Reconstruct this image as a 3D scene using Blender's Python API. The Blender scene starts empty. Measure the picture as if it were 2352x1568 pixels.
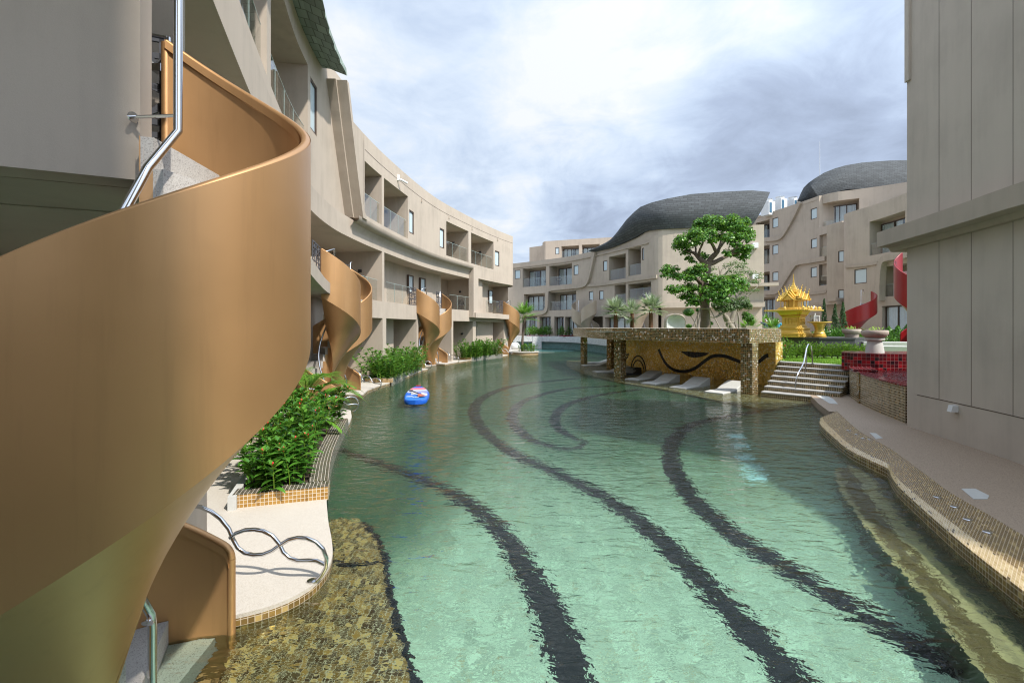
import bpy, bmesh, math, random
from mathutils import Vector, Matrix
random.seed(7)
PI = math.pi
sc = bpy.context.scene
COL = sc.collection
FPX, CX, HY, EYE = 1045.0, 1176.0, 751.0, 2.5      # survey scale of the photograph, eye height in metres

# ------------------------------------------------------------------ helpers
def at(x, y, Y):
    return Vector(((x-CX)/FPX*Y, Y, EYE+(HY-y)/FPX*Y))
def gp(x, y, z=0.0):
    Y = FPX*(EYE-z)/(y-HY)
    return Vector(((x-CX)/FPX*Y, Y, z))

class MB:
    def __init__(self):
        self.v=[]; self.f=[]; self.uv=[]
    def quad(self, a,b,c,d, uv=None):
        n=len(self.v); self.v+= [tuple(a),tuple(b),tuple(c),tuple(d)]; self.f.append((n,n+1,n+2,n+3))
        self.uv.append(uv or [(0,0),(1,0),(1,1),(0,1)])
    def tri(self, a,b,c, uv=None):
        n=len(self.v); self.v+= [tuple(a),tuple(b),tuple(c)]; self.f.append((n,n+1,n+2))
        self.uv.append(uv or [(0,0),(1,0),(.5,1)])
    def poly(self, pts, uv=None):
        n=len(self.v); self.v+=[tuple(p) for p in pts]; self.f.append(tuple(range(n,n+len(pts))))
        self.uv.append(uv or [(p[0],p[1]) for p in pts])
    def grid(self, rows, closed_u=False, uvs=None):
        # rows: list of lists of points, shared vertices (smooth)
        n=len(self.v); m=len(rows[0])
        for r in rows: self.v+=[tuple(p) for p in r]
        for i in range(len(rows)-1):
            for j in range(m if closed_u else m-1):
                k=(j+1)%m
                self.f.append((n+i*m+j, n+i*m+k, n+(i+1)*m+k, n+(i+1)*m+j))
                if uvs:
                    U=uvs; self.uv.append([U[i][j],U[i][k],U[i+1][k],U[i+1][j]])
                else: self.uv.append([(j,i),(j+1,i),(j+1,i+1),(j,i+1)])
    def box(self, lo, hi, M=None):
        x0,y0,z0=lo; x1,y1,z1=hi
        P=[Vector(p) for p in ((x0,y0,z0),(x1,y0,z0),(x1,y1,z0),(x0,y1,z0),(x0,y0,z1),(x1,y0,z1),(x1,y1,z1),(x0,y1,z1))]
        S=[(0,1,5,4),(1,2,6,5),(2,3,7,6),(3,0,4,7),(4,5,6,7),(3,2,1,0)]
        if M is not None: Q=[M@p for p in P]
        else: Q=P
        for s in S:
            p=[P[i] for i in s]
            if s in (S[4],S[5]): uv=[(q.x,q.y) for q in p]
            elif s in (S[0],S[2]): uv=[(q.x,q.z) for q in p]
            else: uv=[(q.y,q.z) for q in p]
            self.quad(*[Q[i] for i in s], uv=uv)
    def hexa(self, b, t):
        # b, t: 4 bottom and 4 top points (counter-clockwise from above)
        for i in range(4):
            j=(i+1)%4
            L=(Vector(b[j])-Vector(b[i])).length
            self.quad(b[i],b[j],t[j],t[i], uv=[(0,b[i][2]),(L,b[j][2]),(L,t[j][2]),(0,t[i][2])])
        self.quad(*t, uv=[(p[0],p[1]) for p in t]); self.quad(*b[::-1], uv=[(p[0],p[1]) for p in b[::-1]])
    def prism(self, pts, z0, z1, bottom=True, top=True):
        n=len(pts); L=0
        for i in range(n):
            a=pts[i]; b=pts[(i+1)%n]; l=math.hypot(b[0]-a[0],b[1]-a[1])
            self.quad((a[0],a[1],z0),(b[0],b[1],z0),(b[0],b[1],z1),(a[0],a[1],z1), uv=[(L,z0),(L+l,z0),(L+l,z1),(L,z1)]); L+=l
        if top: self.poly([(p[0],p[1],z1) for p in pts])
        if bottom: self.poly([(p[0],p[1],z0) for p in pts[::-1]])
    def tube(self, pts, r, seg=8, cap=True, closed=False):
        pts=[Vector(p) for p in pts]; rows=[]; n=len(pts)
        up=None
        for i,p in enumerate(pts):
            if closed: d=pts[(i+1)%n]-pts[i-1]
            else: d=pts[min(i+1,n-1)]-pts[max(i-1,0)]
            d.normalize()
            if up is None:
                up=Vector((0,0,1)) if abs(d.z)<.9 else Vector((1,0,0))
            s=d.cross(up)
            if s.length<1e-5: s=d.cross(Vector((1,0,0)))
            s.normalize(); up=s.cross(d).normalized()
            rr=r[i] if isinstance(r,(list,tuple)) else r
            rows.append([p+ (s*math.cos(a)+up*math.sin(a))*rr for a in [2*PI*k/seg for k in range(seg)]])
        if closed: rows.append(rows[0])
        self.grid(rows, closed_u=True)
        if cap and not closed:
            self.poly(rows[0]); self.poly(rows[-1][::-1])
    def lathe(self, prof, c=(0,0,0), seg=24):
        rows=[[ (c[0]+r*math.cos(2*PI*k/seg), c[1]+r*math.sin(2*PI*k/seg), c[2]+z) for k in range(seg)] for r,z in prof]
        self.grid(rows, closed_u=True)
        if prof[0][0]>1e-4: self.poly(rows[0][::-1])
        if prof[-1][0]>1e-4: self.poly(rows[-1])
    def ball(self, c, r, seg=14, rings=9, noise=0):
        rows=[]
        for i in range(rings+1):
            t=PI*i/rings; rr=[]
            for k in range(seg):
                q=1+random.uniform(-noise,noise)
                rr.append((c[0]+r[0]*q*math.sin(t)*math.cos(2*PI*k/seg), c[1]+r[1]*q*math.sin(t)*math.sin(2*PI*k/seg), c[2]-r[2]*q*math.cos(t)))
            rows.append(rr)
        self.grid(rows, closed_u=True)
    def build(self, name, mat, parent=None, smooth=False, angle=None):
        me=bpy.data.meshes.new(name); me.from_pydata(self.v,[],self.f)
        uvl=me.uv_layers.new(name='UVMap'); flat=[]
        for u in self.uv:
            for a in u: flat+= [a[0],a[1]]
        uvl.data.foreach_set('uv', flat)
        me.materials.append(mat)
        if smooth: me.polygons.foreach_set('use_smooth',[True]*len(me.polygons))
        me.update()
        if angle is not None:
            me.set_sharp_from_angle(angle=math.radians(angle))
        o=bpy.data.objects.new(name, me); COL.objects.link(o)
        if parent is not None:
            o.parent=parent
            o.matrix_parent_inverse=parent.matrix_world.inverted() if parent.get('_inv') else Matrix.Translation(-Vector(parent.location))
        return o

def tag(o, label=None, cat=None, group=None, kind=None):
    if label: o['label']=label
    if cat: o['category']=cat
    if group: o['group']=group
    if kind: o['kind']=kind
    return o
def thing(name, label, cat, loc=(0,0,0), group=None):
    # an Empty at the base of the thing; meshes are built in world space and parented to it
    o=bpy.data.objects.new(name,None); COL.objects.link(o); o.location=loc; o.empty_display_size=.2
    return tag(o,label,cat,group)
def proto_part(name, mb, mat, parent, smooth=False, angle=None):
    # parts built in the thing's own coordinates
    o=mb.build(name,mat,None,smooth,angle); o.parent=parent; return o
def copy_tree(o, parent=None):
    c=o.copy(); COL.objects.link(c)
    if parent is not None: c.parent=parent
    for ch in list(o.children): copy_tree(ch,c)
    return c

class Path:
    """plan curve with offset normal; s is arc length"""
    def __init__(self, pts, smooth=True, side=1, step=.25):
        P=[Vector((p[0],p[1])) for p in pts]; out=[]
        if smooth:
            Q=[P[0]*2-P[1]]+P+[P[-1]*2-P[-2]]
            for i in range(1,len(Q)-2):
                n=max(2,int((Q[i+1]-Q[i]).length/step))
                for k in range(n):
                    t=k/n; a,b,c,d=Q[i-1],Q[i],Q[i+1],Q[i+2]
                    out.append(.5*((2*b)+(c-a)*t+(2*a-5*b+4*c-d)*t*t+(3*b-a-3*c+d)*t**3))
            out.append(P[-1])
        else:
            for i in range(len(P)-1):
                n=max(1,int((P[i+1]-P[i]).length/step))
                for k in range(n): out.append(P[i].lerp(P[i+1],k/n))
            out.append(P[-1])
        self.p=out; self.s=[0]
        for a,b in zip(out,out[1:]): self.s.append(self.s[-1]+(b-a).length)
        self.L=self.s[-1]; self.side=side
    def pt(self, s):
        s0=min(max(s,0),self.L); lo,hi=0,len(self.s)-1
        while hi-lo>1:
            m=(lo+hi)//2
            if self.s[m]<=s0: lo=m
            else: hi=m
        t=(s0-self.s[lo])/max(1e-9,self.s[hi]-self.s[lo])
        p=self.p[lo].lerp(self.p[hi],t)
        a=self.p[max(0,lo-1)]; b=self.p[min(len(self.p)-1,hi+1)]
        d=(b-a).normalized()
        if s!=s0: p=p+d*(s-s0)
        return p,d
    def __call__(self, s, n, z):
        p,d=self.pt(s); nv=Vector((d.y,-d.x))*self.side
        q=p+nv*n
        return Vector((q.x,q.y,z))
    def sx(self, x, n=0.0, s0=0, s1=None):
        # arc length where the curve passes the sight line through photo column x
        k=(x-CX)/FPX; best=None; N=800; s1=self.L if s1 is None else s1
        prev=None
        for i in range(N+1):
            s=s0+(s1-s0)*i/N; q=self(s,n,0); v=q.x-k*q.y
            if prev is not None and (prev[1]<=0<=v or prev[1]>=0>=v):
                t=prev[1]/(prev[1]-v) if prev[1]!=v else 0
                return prev[0]+(s-prev[0])*t
            if best is None or abs(v)<best[1]: best=(s,abs(v))
            prev=(s,v)
        return best[0]
    def zy(self, s, y, n=0.0):
        q=self(s,n,0); return EYE+(HY-y)/FPX*q.y

def ribbon(mb, fn, s0,s1,n0,n1,z0,z1, ds=.4):
    """curved box along a path"""
    N=max(1,int(abs(s1-s0)/ds)); S=[s0+(s1-s0)*i/N for i in range(N+1)]
    for a,b in zip(S,S[1:]):
        mb.quad(fn(a,n1,z0),fn(b,n1,z0),fn(b,n1,z1),fn(a,n1,z1),uv=[(a,z0),(b,z0),(b,z1),(a,z1)])
        mb.quad(fn(b,n0,z0),fn(a,n0,z0),fn(a,n0,z1),fn(b,n0,z1),uv=[(b,z0),(a,z0),(a,z1),(b,z1)])
        mb.quad(fn(a,n1,z1),fn(b,n1,z1),fn(b,n0,z1),fn(a,n0,z1),uv=[(a,n1),(b,n1),(b,n0),(a,n0)])
        mb.quad(fn(a,n0,z0),fn(b,n0,z0),fn(b,n1,z0),fn(a,n1,z0),uv=[(a,n0),(b,n0),(b,n1),(a,n1)])
    for s in (s0,s1):
        mb.quad(fn(s,n0,z0),fn(s,n1,z0),fn(s,n1,z1),fn(s,n0,z1),uv=[(n0,z0),(n1,z0),(n1,z1),(n0,z1)])

def facade(mb, fn, s0,s1,z0,z1,n, holes, ds=.4, zmax=None):
    """front sheet at offset n with openings; holes: (sa,sb,za,zb,depth)"""
    holes=[h for h in holes if min(h[1],s1)-max(h[0],s0)>.02]
    S={round(s0,4),round(s1,4)}; Z={round(z0,4),round(z1,4)}
    for h in holes:
        for a in h[:2]:
            if s0<a<s1: S.add(round(a,4))
        for a in h[2:4]:
            if z0<a<z1: Z.add(round(a,4))
    S=sorted(S); T=[]
    for a,b in zip(S,S[1:]):
        k=max(1,int(math.ceil((b-a)/ds))); T+=[a+(b-a)*i/k for i in range(k)]
    T.append(S[-1]); Z=sorted(Z)
    for a,b in zip(T,T[1:]):
        for c,d in zip(Z,Z[1:]):
            ms,mz=(a+b)/2,(c+d)/2
            if any(h[0]<ms<h[1] and h[2]<mz<h[3] for h in holes): continue
            mb.quad(fn(a,n,c),fn(b,n,c),fn(b,n,d),fn(a,n,d),uv=[(a,c),(b,c),(b,d),(a,d)])
    for h in holes:
        if h[4]==0: continue
        a0,b0=max(h[0],s0),min(h[1],s1); za,zb,dp=h[2],h[3],h[4]
        m=n-dp; tt=[t for t in T if a0-1e-4<=t<=b0+1e-4]
        for a,b in zip(tt,tt[1:]):
            mb.quad(fn(a,n,za),fn(b,n,za),fn(b,m,za),fn(a,m,za),uv=[(a,n),(b,n),(b,m),(a,m)])
            mb.quad(fn(a,m,zb),fn(b,m,zb),fn(b,n,zb),fn(a,n,zb),uv=[(a,m),(b,m),(b,n),(a,n)])
            mb.quad(fn(a,m,za),fn(b,m,za),fn(b,m,zb),fn(a,m,zb),uv=[(a,za),(b,za),(b,zb),(a,zb)])
        for s in (a0,b0):
            mb.quad(fn(s,m,za),fn(s,n,za),fn(s,n,zb),fn(s,m,zb),uv=[(m,za),(n,za),(n,zb),(m,zb)])
# ------------------------------------------------------------------ materials
class NT:
    def __init__(self, name):
        self.m=bpy.data.materials.new(name); self.m.use_nodes=True
        self.t=self.m.node_tree; self.t.nodes.clear()
        self.out=self.t.nodes.new('ShaderNodeOutputMaterial')
    def n(self, typ, **kw):
        nd=self.t.nodes.new(typ)
        for k,v in kw.items():
            if k.startswith('i_'):
                key=k[2:]; key=int(key) if key.isdigit() else key.replace('_',' ')
                s=nd.inputs[key]
                if isinstance(v,bpy.types.NodeSocket): self.t.links.new(v,s)
                else: s.default_value=v
            else: setattr(nd,k,v)
        return nd
    def math(self, op, a, b=None, c=None):
        nd=self.t.nodes.new('ShaderNodeMath'); nd.operation=op
        for i,v in enumerate((a,b,c)):
            if v is None: continue
            if isinstance(v,bpy.types.NodeSocket): self.t.links.new(v,nd.inputs[i])
            else: nd.inputs[i].default_value=v
        return nd.outputs[0]
    def mix(self, f, a, b, blend='MIX'):
        nd=self.t.nodes.new('ShaderNodeMix'); nd.data_type='RGBA'; nd.blend_type=blend
        for i,v in ((0,f),(6,a),(7,b)):
            if isinstance(v,bpy.types.NodeSocket): self.t.links.new(v,nd.inputs[i])
            else: nd.inputs[i].default_value= v if i==0 else (*v[:3],1)
        return nd.outputs[2]
    def ramp(self, fac, stops, interp='LINEAR'):
        nd=self.t.nodes.new('ShaderNodeValToRGB'); nd.color_ramp.interpolation=interp
        e=nd.color_ramp.elements
        while len(e)>1: e.remove(e[-1])
        e[0].position=stops[0][0]; e[0].color=(*stops[0][1][:3],1)
        for p,c in stops[1:]:
            k=e.new(p); k.color=(*c[:3],1)
        self.t.links.new(fac,nd.inputs[0]); return nd.outputs[0]
    def surf(self, sh): self.t.links.new(sh,self.out.inputs[0]); return self.m
    def noise(self, vec, scale, detail=3, rough=.5, dist=0):
        nd=self.n('ShaderNodeTexNoise'); nd.inputs['Scale'].default_value=scale; nd.inputs['Detail'].default_value=detail
        nd.inputs['Roughness'].default_value=rough; nd.inputs['Distortion'].default_value=dist
        if vec is not None: self.t.links.new(vec,nd.inputs['Vector'])
        return nd.outputs['Fac']
    def pos(self): return self.n('ShaderNodeNewGeometry').outputs['Position']
    def uv(self): return self.n('ShaderNodeTexCoord').outputs['UV']
    def vmul(self, v, s):
        nd=self.n('ShaderNodeVectorMath',operation='MULTIPLY'); self.t.links.new(v,nd.inputs[0]); nd.inputs[1].default_value=s if hasattr(s,'__len__') else (s,s,s); return nd.outputs[0]
    def bump(self, h, strength=.3, dist=.01, normal=None):
        nd=self.n('ShaderNodeBump'); nd.inputs['Strength'].default_value=strength; nd.inputs['Distance'].default_value=dist
        self.t.links.new(h,nd.inputs['Height'])
        if normal is not None: self.t.links.new(normal,nd.inputs['Normal'])
        return nd.outputs[0]
    def schlick(self, f0, normal=None):
        g=self.n('ShaderNodeNewGeometry'); dt=self.n('ShaderNodeVectorMath',operation='DOT_PRODUCT')
        self.t.links.new(g.outputs['Incoming'],dt.inputs[0]); self.t.links.new(normal if normal is not None else g.outputs['Normal'],dt.inputs[1])
        k=self.math('POWER',self.math('SUBTRACT',1.0,self.math('MINIMUM',self.math('ABSOLUTE',dt.outputs['Value']),1.0)),5.0)
        return self.math('ADD',f0,self.math('MULTIPLY',k,1-f0))
    def pbr(self, **kw):
        nd=self.n('ShaderNodeBsdfPrincipled')
        for k,v in kw.items():
            s=nd.inputs[k.replace('_',' ')]
            if isinstance(v,bpy.types.NodeSocket): self.t.links.new(v,s)
            else: s.default_value= (*v,1) if (hasattr(v,'__len__') and len(v)==3 and s.type=='RGBA') else v
        return nd.outputs[0]

def m_plain(name, col, rough=.6, metal=0, var=.08, nscale=6, bump=.0, bscale=60, coat=0):
    t=NT(name); p=t.pos()
    c=t.mix(t.noise(p,nscale,4), [x*(1-var) for x in col], [min(1,x*(1+var)) for x in col])
    kw=dict(Base_Color=c,Roughness=rough,Metallic=metal)
    if coat: kw['Coat_Weight']=coat
    if bump: kw['Normal']=t.bump(t.noise(p,bscale,3),bump,.01)
    return t.surf(t.pbr(**kw))

def m_stucco(name, col, joint=None):
    t=NT(name); p=t.pos()
    a=t.noise(p,.7,5,.6); b=t.noise(t.vmul(p,(3,3,.35)),1.2,4,.6)
    f=t.math('ADD',t.math('MULTIPLY',a,.6),t.math('MULTIPLY',b,.4))
    c=t.ramp(f,[(.3,[x*.80 for x in col]),(.52,col),(.75,[min(1,x*1.07) for x in col])])
    fine=t.noise(p,90,2)
    c=t.mix(t.math('MULTIPLY',fine,.22),c,[x*.7 for x in col])
    return t.surf(t.pbr(Base_Color=c,Roughness=.85,Normal=t.bump(t.noise(p,140,3,.7),.25,.004)))

def m_mosaic(name, size, stops, grout=(.62,.6,.54), coord='uv', metal=.5, rough=.25, gap=.09, patch=None, rect=1.0, tilt=.12):
    """square glass tiles of random colour with pale joints"""
    t=NT(name); v=t.uv() if coord=='uv' else t.pos()
    sv=t.vmul(v,(1/(size*rect),1/size,1/size if coord=='xyz' else 0))
    fl=t.n('ShaderNodeVectorMath',operation='FLOOR'); t.t.links.new(sv,fl.inputs[0])
    fr=t.n('ShaderNodeVectorMath',operation='FRACTION'); t.t.links.new(sv,fr.inputs[0])
    wn=t.n('ShaderNodeTexWhiteNoise'); t.t.links.new(fl.outputs[0],wn.inputs['Vector'])
    val=wn.outputs['Value']
    if patch:
        big=t.noise(v,patch,2,.5)
        val=t.math('ADD',t.math('MULTIPLY',val,.55),t.math('MULTIPLY',big,.5))
    c=t.ramp(val,stops,'CONSTANT' if not patch else 'LINEAR')
    sep=t.n('ShaderNodeSeparateXYZ'); t.t.links.new(fr.outputs[0],sep.inputs[0])
    def edge(o): return t.math('GREATER_THAN',t.math('ABSOLUTE',t.math('SUBTRACT',o,.5)),.5-gap)
    g=t.math('MAXIMUM',edge(sep.outputs[0]),edge(sep.outputs[1]))
    if coord=='xyz': g=t.math('MAXIMUM',g,edge(sep.outputs[2]))
    col=t.mix(g,c,grout)
    inv=t.math('SUBTRACT',1,g)
    nb=t.n('ShaderNodeNormalMap') if False else None
    # each tile sits at its own slight tilt
    tl=t.n('ShaderNodeVectorMath',operation='MULTIPLY_ADD'); t.t.links.new(wn.outputs['Color'],tl.inputs[0])
    tl.inputs[1].default_value=(tilt,)*3; tl.inputs[2].default_value=(-tilt/2,)*3
    geo=t.n('ShaderNodeNewGeometry')
    ad=t.n('ShaderNodeVectorMath',operation='ADD'); t.t.links.new(geo.outputs['Normal'],ad.inputs[0]); t.t.links.new(tl.outputs[0],ad.inputs[1])
    nm=t.n('ShaderNodeVectorMath',operation='NORMALIZE'); t.t.links.new(ad.outputs[0],nm.inputs[0])
    return t.surf(t.pbr(Base_Color=col,Roughness=t.math('ADD',t.math('MULTIPLY',g,.5),rough),Metallic=t.math('MULTIPLY',inv,metal),Normal=nm.outputs[0]))

def m_glass(name, tint=(.86,.92,.9), refl=1.0, base=.06):
    t=NT(name)
    fr=t.schlick(.04)
    tr=t.n('ShaderNodeBsdfTransparent'); tr.inputs[0].default_value=(*tint,1)
    gl=t.n('ShaderNodeBsdfGlossy'); gl.inputs['Roughness'].default_value=.02
    f=t.math('MULTIPLY',t.math('ADD',fr,base),refl)
    mx=t.n('ShaderNodeMixShader'); t.t.links.new(f,mx.inputs[0]); t.t.links.new(tr.outputs[0],mx.inputs[1]); t.t.links.new(gl.outputs[0],mx.inputs[2])
    return t.surf(mx.outputs[0])

def m_leaf(name, cols, rough=.4, transl=.35):
    t=NT(name); g=t.n('ShaderNodeNewGeometry')
    c=t.ramp(g.outputs['Random Per Island'],[(i/max(1,len(cols)-1),k) for i,k in enumerate(cols)])
    b=t.pbr(Base_Color=c,Roughness=rough)
    tl=t.n('ShaderNodeBsdfTranslucent'); t.t.links.new(t.mix(.5,c,(.25,.4,.05)),tl.inputs[0])
    mx=t.n('ShaderNodeMixShader'); mx.inputs[0].default_value=transl; t.t.links.new(b,mx.inputs[1]); t.t.links.new(tl.outputs[0],mx.inputs[2])
    return t.surf(mx.outputs[0])

def m_shingle(name, col, w=.42, h=.2):
    t=NT(name); br=t.n('ShaderNodeTexBrick'); t.t.links.new(t.uv(),br.inputs['Vector'])
    br.inputs['Scale'].default_value=1; br.inputs['Brick Width'].default_value=w; br.inputs['Row Height'].default_value=h
    br.inputs['Mortar Size'].default_value=.018; br.inputs['Mortar Smooth'].default_value=.1
    br.inputs['Color1'].default_value=(*[x*.72 for x in col],1); br.inputs['Color2'].default_value=(*[x*1.35 for x in col],1)
    br.inputs['Mortar'].default_value=(*[x*.3 for x in col],1); br.inputs['Bias'].default_value=0
    c=t.mix(t.math('MULTIPLY',t.noise(t.pos(),.5,4),.5),br.outputs['Color'],[x*.8 for x in col])
    return t.surf(t.pbr(Base_Color=c,Roughness=.8,Normal=t.bump(br.outputs['Fac'],-.6,.02)))

M={}
M['stucco']=m_stucco('beige_stucco',(.465,.395,.322))
M['stucco2']=m_stucco('beige_stucco_weathered',(.435,.368,.298))
M['stucco_r']=m_stucco('taupe_stucco',(.56,.49,.415))
def m_gold(name, col, rough, metal):
    t=NT(name); p=t.pos()
    a=t.noise(p,1.1,4,.55); b=t.noise(t.vmul(p,(1,1,.25)),9,3,.6)
    c=t.mix(a,[x*.86 for x in col],[min(1,x*1.1) for x in col])
    st=t.noise(t.vmul(p,(7,7,.5)),1.6,5,.65)
    c=t.mix(t.ramp(st,[(.55,(0,0,0)),(.75,(.3,.3,.3))]),c,[x*.7 for x in col])
    r=t.math('ADD',t.math('MULTIPLY',t.noise(p,2.5,4),.16),rough-.08)
    r=t.math('ADD',r,t.math('MULTIPLY',b,.03))
    return t.surf(t.pbr(Coat_Weight=.22,Coat_Roughness=.3,Base_Color=c,Roughness=r,Metallic=metal,Normal=t.bump(t.noise(p,260,2),.06,.003,t.bump(t.noise(p,2.2,3),.25,.02))))
M['gold']=m_gold('gold_metallic_paint',(.54,.305,.135),.43,.72)
M['bronze']=m_gold('beige_metallic_paint',(.42,.345,.26),.5,.15)
M['red']=m_gold('red_gloss_paint',(.27,.006,.010),.3,.0)
M['gilt']=m_plain('gilded_paint',(.80,.53,.12),.34,.5,.12,8,.15,40)
def m_terrazzo(name, base, chip, sc1=70):
    t=NT(name); p=t.pos()
    vo=t.n('ShaderNodeTexVoronoi'); vo.inputs['Scale'].default_value=sc1; t.t.links.new(p,vo.inputs['Vector'])
    sp=t.n('ShaderNodeSeparateColor'); t.t.links.new(vo.outputs['Color'],sp.inputs[0])
    c=t.ramp(sp.outputs[0],[(0,chip),(.18,[x*.85 for x in base]),(.4,base),(.85,[min(1,x*1.12) for x in base])])
    c=t.mix(t.math('MULTIPLY',t.noise(p,1.6,5,.65),.45),c,[x*.80 for x in base])
    return t.surf(t.pbr(Base_Color=c,Roughness=.7,Normal=t.bump(vo.outputs['Distance'],.15,.004)))
M['terrazzo']=m_terrazzo('cream_terrazzo',(.53,.49,.43),(.42,.35,.27),170)
M['tread']=m_terrazzo('grey_terrazzo',(.50,.475,.44),(.2,.17,.15),190)
M['aggregate']=m_terrazzo('exposed_aggregate',(.36,.275,.20),(.13,.10,.08),120)
M['chrome']=m_plain('polished_steel',(.62,.62,.63),.14,1,.03)
M['dark_iron']=m_plain('dark_iron',(.035,.036,.042),.5,.3)
M['lattice']=m_plain('grey_lattice_paint',(.085,.09,.105),.5,.3)
M['frame']=m_plain('brown_window_frame',(.075,.048,.035),.45,.1)
M['frost']=m_plain('frosted_window_film',(.52,.62,.66),.25,0,.05,2)
M['glass']=m_glass('clear_glass',(.955,.975,.97),1.0,.02)
M['doorglass']=m_glass('door_glass',(.90,.93,.93),1.0,.05)
M['water_glass']=m_glass('case_glass',(.9,.93,.93),1,.05)
M['edge']=m_plain('glass_edge',(.40,.50,.47),.2)
def m_curtain():
    t=NT('white_curtain'); c=t.mix(t.noise(t.pos(),3,3),(.62,.63,.64),(.78,.79,.79))
    return t.surf(t.pbr(Base_Color=c,Roughness=.9))
M['curtain']=m_curtain()
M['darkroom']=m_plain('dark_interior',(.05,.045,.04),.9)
M['roof_dark']=m_shingle('dark_slate_shingle',(.060,.067,.071))
M['roof_green']=m_shingle('green_slate_shingle',(.24,.30,.26),.34,.42)
G0=(.42,.24,.05); G1=(.10,.075,.025); G2=(.27,.15,.04); G3=(.17,.15,.05); W=(.8,.79,.76); G4=(.5,.3,.1); K=(.03,.026,.02)
M['mos_bar']=m_mosaic('gold_mirror_mosaic',.066,[(0,G1),(.2,G2),(.36,(.2,.17,.06)),(.52,(.11,.095,.04)),(.66,(.36,.2,.06)),(.8,(.22,.2,.1)),(.90,W)],(.40,.31,.17),metal=.7,rough=.18,gap=.07,tilt=.25)
M['mos_wall']=m_mosaic('gold_wall_mosaic',.055,[(0,(.80,.47,.10)),(.25,(.97,.62,.17)),(.42,(.88,.55,.14)),(.58,(.72,.54,.15)),(.75,(1.0,.78,.34)),(.92,(.8,.74,.62))],(.5,.36,.15),metal=.55,rough=.25,gap=.04,tilt=.35)
M['mos_step']=m_mosaic('brown_gold_mosaic',.066,[(0,(.10,.075,.03)),(.3,(.2,.13,.05)),(.6,(.14,.1,.035)),(.85,(.32,.2,.07))],(.55,.47,.33),metal=.5,rough=.2,gap=.09)
M['mos_kerb']=m_mosaic('gold_kerb_mosaic',.05,[(0,(.36,.19,.04)),(.3,(.46,.26,.065)),(.6,(.4,.22,.05)),(.85,(.5,.3,.09))],(.66,.6,.5),metal=.25,rough=.25,gap=.06)
M['mos_dark']=m_mosaic('dark_brown_mosaic',.05,[(0,(.035,.03,.022)),(.3,(.07,.055,.035)),(.55,(.05,.045,.03)),(.8,(.11,.085,.045))],(.6,.54,.46),coord='uv',metal=.35,rough=.15,gap=.055)
M['mos_cop']=m_mosaic('olive_coping_mosaic',.052,[(0,(.19,.12,.04)),(.35,(.28,.175,.055)),(.6,(.22,.14,.05)),(.86,(.5,.36,.15))],(.55,.47,.36),coord='uv',metal=.25,rough=.22,gap=.05)
M['mos_cream']=m_mosaic('cream_coping_mosaic',.052,[(0,(.5,.37,.18)),(.3,(.58,.44,.23)),(.55,(.46,.33,.15)),(.8,(.62,.49,.28)),(.93,(.12,.08,.035))],(.6,.52,.4),coord='uv',metal=.2,rough=.22,gap=.05)
M['mos_blue']=m_mosaic('mixed_planter_mosaic',.055,[(0,(.06,.06,.05)),(.35,(.10,.11,.09)),(.55,(.05,.08,.09)),(.75,(.2,.15,.06)),(.9,(.12,.2,.2))],(.5,.48,.42),metal=.3,rough=.2,gap=.1)
M['mos_red']=m_mosaic('red_square_tile',.115,[(0,(.15,.004,.008)),(.35,(.10,.004,.008)),(.55,(.055,.005,.010)),(.72,(.24,.006,.012)),(.88,(.022,.005,.008))],(.22,.10,.10),metal=0,rough=.14,gap=.03)
M['mos_grey']=m_mosaic('pale_grey_mosaic',.12,[(0,(.5,.52,.53)),(.4,(.58,.6,.6)),(.75,(.42,.45,.47))],(.55,.55,.54),metal=0,rough=.35,gap=.06)
M['mos_teal']=m_mosaic('teal_mosaic',.12,[(0,(.05,.17,.16)),(.4,(.08,.22,.2)),(.75,(.04,.12,.12))],(.3,.36,.35),metal=0,rough=.35,gap=.06)
M['black_tile']=m_mosaic('black_wave_mosaic',.055,[(0,(.010,.012,.017)),(.5,(.016,.019,.026)),(.85,(.028,.032,.042))],(.024,.025,.028),metal=.2,rough=.25,gap=.07)
M['granite']=m_plain('dark_granite',(.055,.056,.06),.4,0,.4,25)
M['stone']=m_plain('pinkish_stone',(.40,.33,.285),.85,0,.2,7,.5,40)
M['concrete']=m_plain('pale_concrete',(.50,.50,.475),.8,0,.12,9,.3,90)
M['tread2']=m_plain('grey_step_stone',(.37,.36,.34),.8,0,.14,9,.3,90)
M['white']=m_plain('white_paint',(.74,.75,.75),.5,0,.04)
M['soil']=m_plain('dark_soil',(.045,.03,.02),.95,0,.4,30,.6,60)
M['bark']=m_plain('grey_brown_bark',(.14,.105,.08),.9,0,.45,9,1.0,22)
M['bark2']=m_plain('pale_bark',(.30,.26,.215),.9,0,.35,9,.8,25)
M['palmbark']=m_plain('red_brown_palm_bark',(.16,.075,.045),.9,0,.5,14,1,18)
M['wood']=m_plain('grey_timber_pole',(.33,.28,.23),.85,0,.2,12)
M['leaf_tree']=m_leaf('glossy_tree_leaf',[(.02,.075,.011),(.05,.16,.018),(.09,.25,.026),(.19,.40,.05)],.4,.33)
M['leaf_fine']=m_leaf('fine_pale_leaf',[(.06,.12,.04),(.1,.17,.06),(.14,.22,.08)],.5,.35)
M['leaf_shrub']=m_leaf('shrub_leaf',[(.025,.10,.012),(.05,.17,.018),(.085,.25,.03),(.15,.33,.045)],.3,.3)
M['leaf_hedge']=m_leaf('hedge_leaf',[(.06,.14,.015),(.11,.23,.025),(.2,.34,.05)],.4,.35)
M['leaf_palm']=m_leaf('green_palm_leaf',[(.06,.19,.02),(.12,.29,.03),(.2,.4,.05)],.35,.35)
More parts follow.
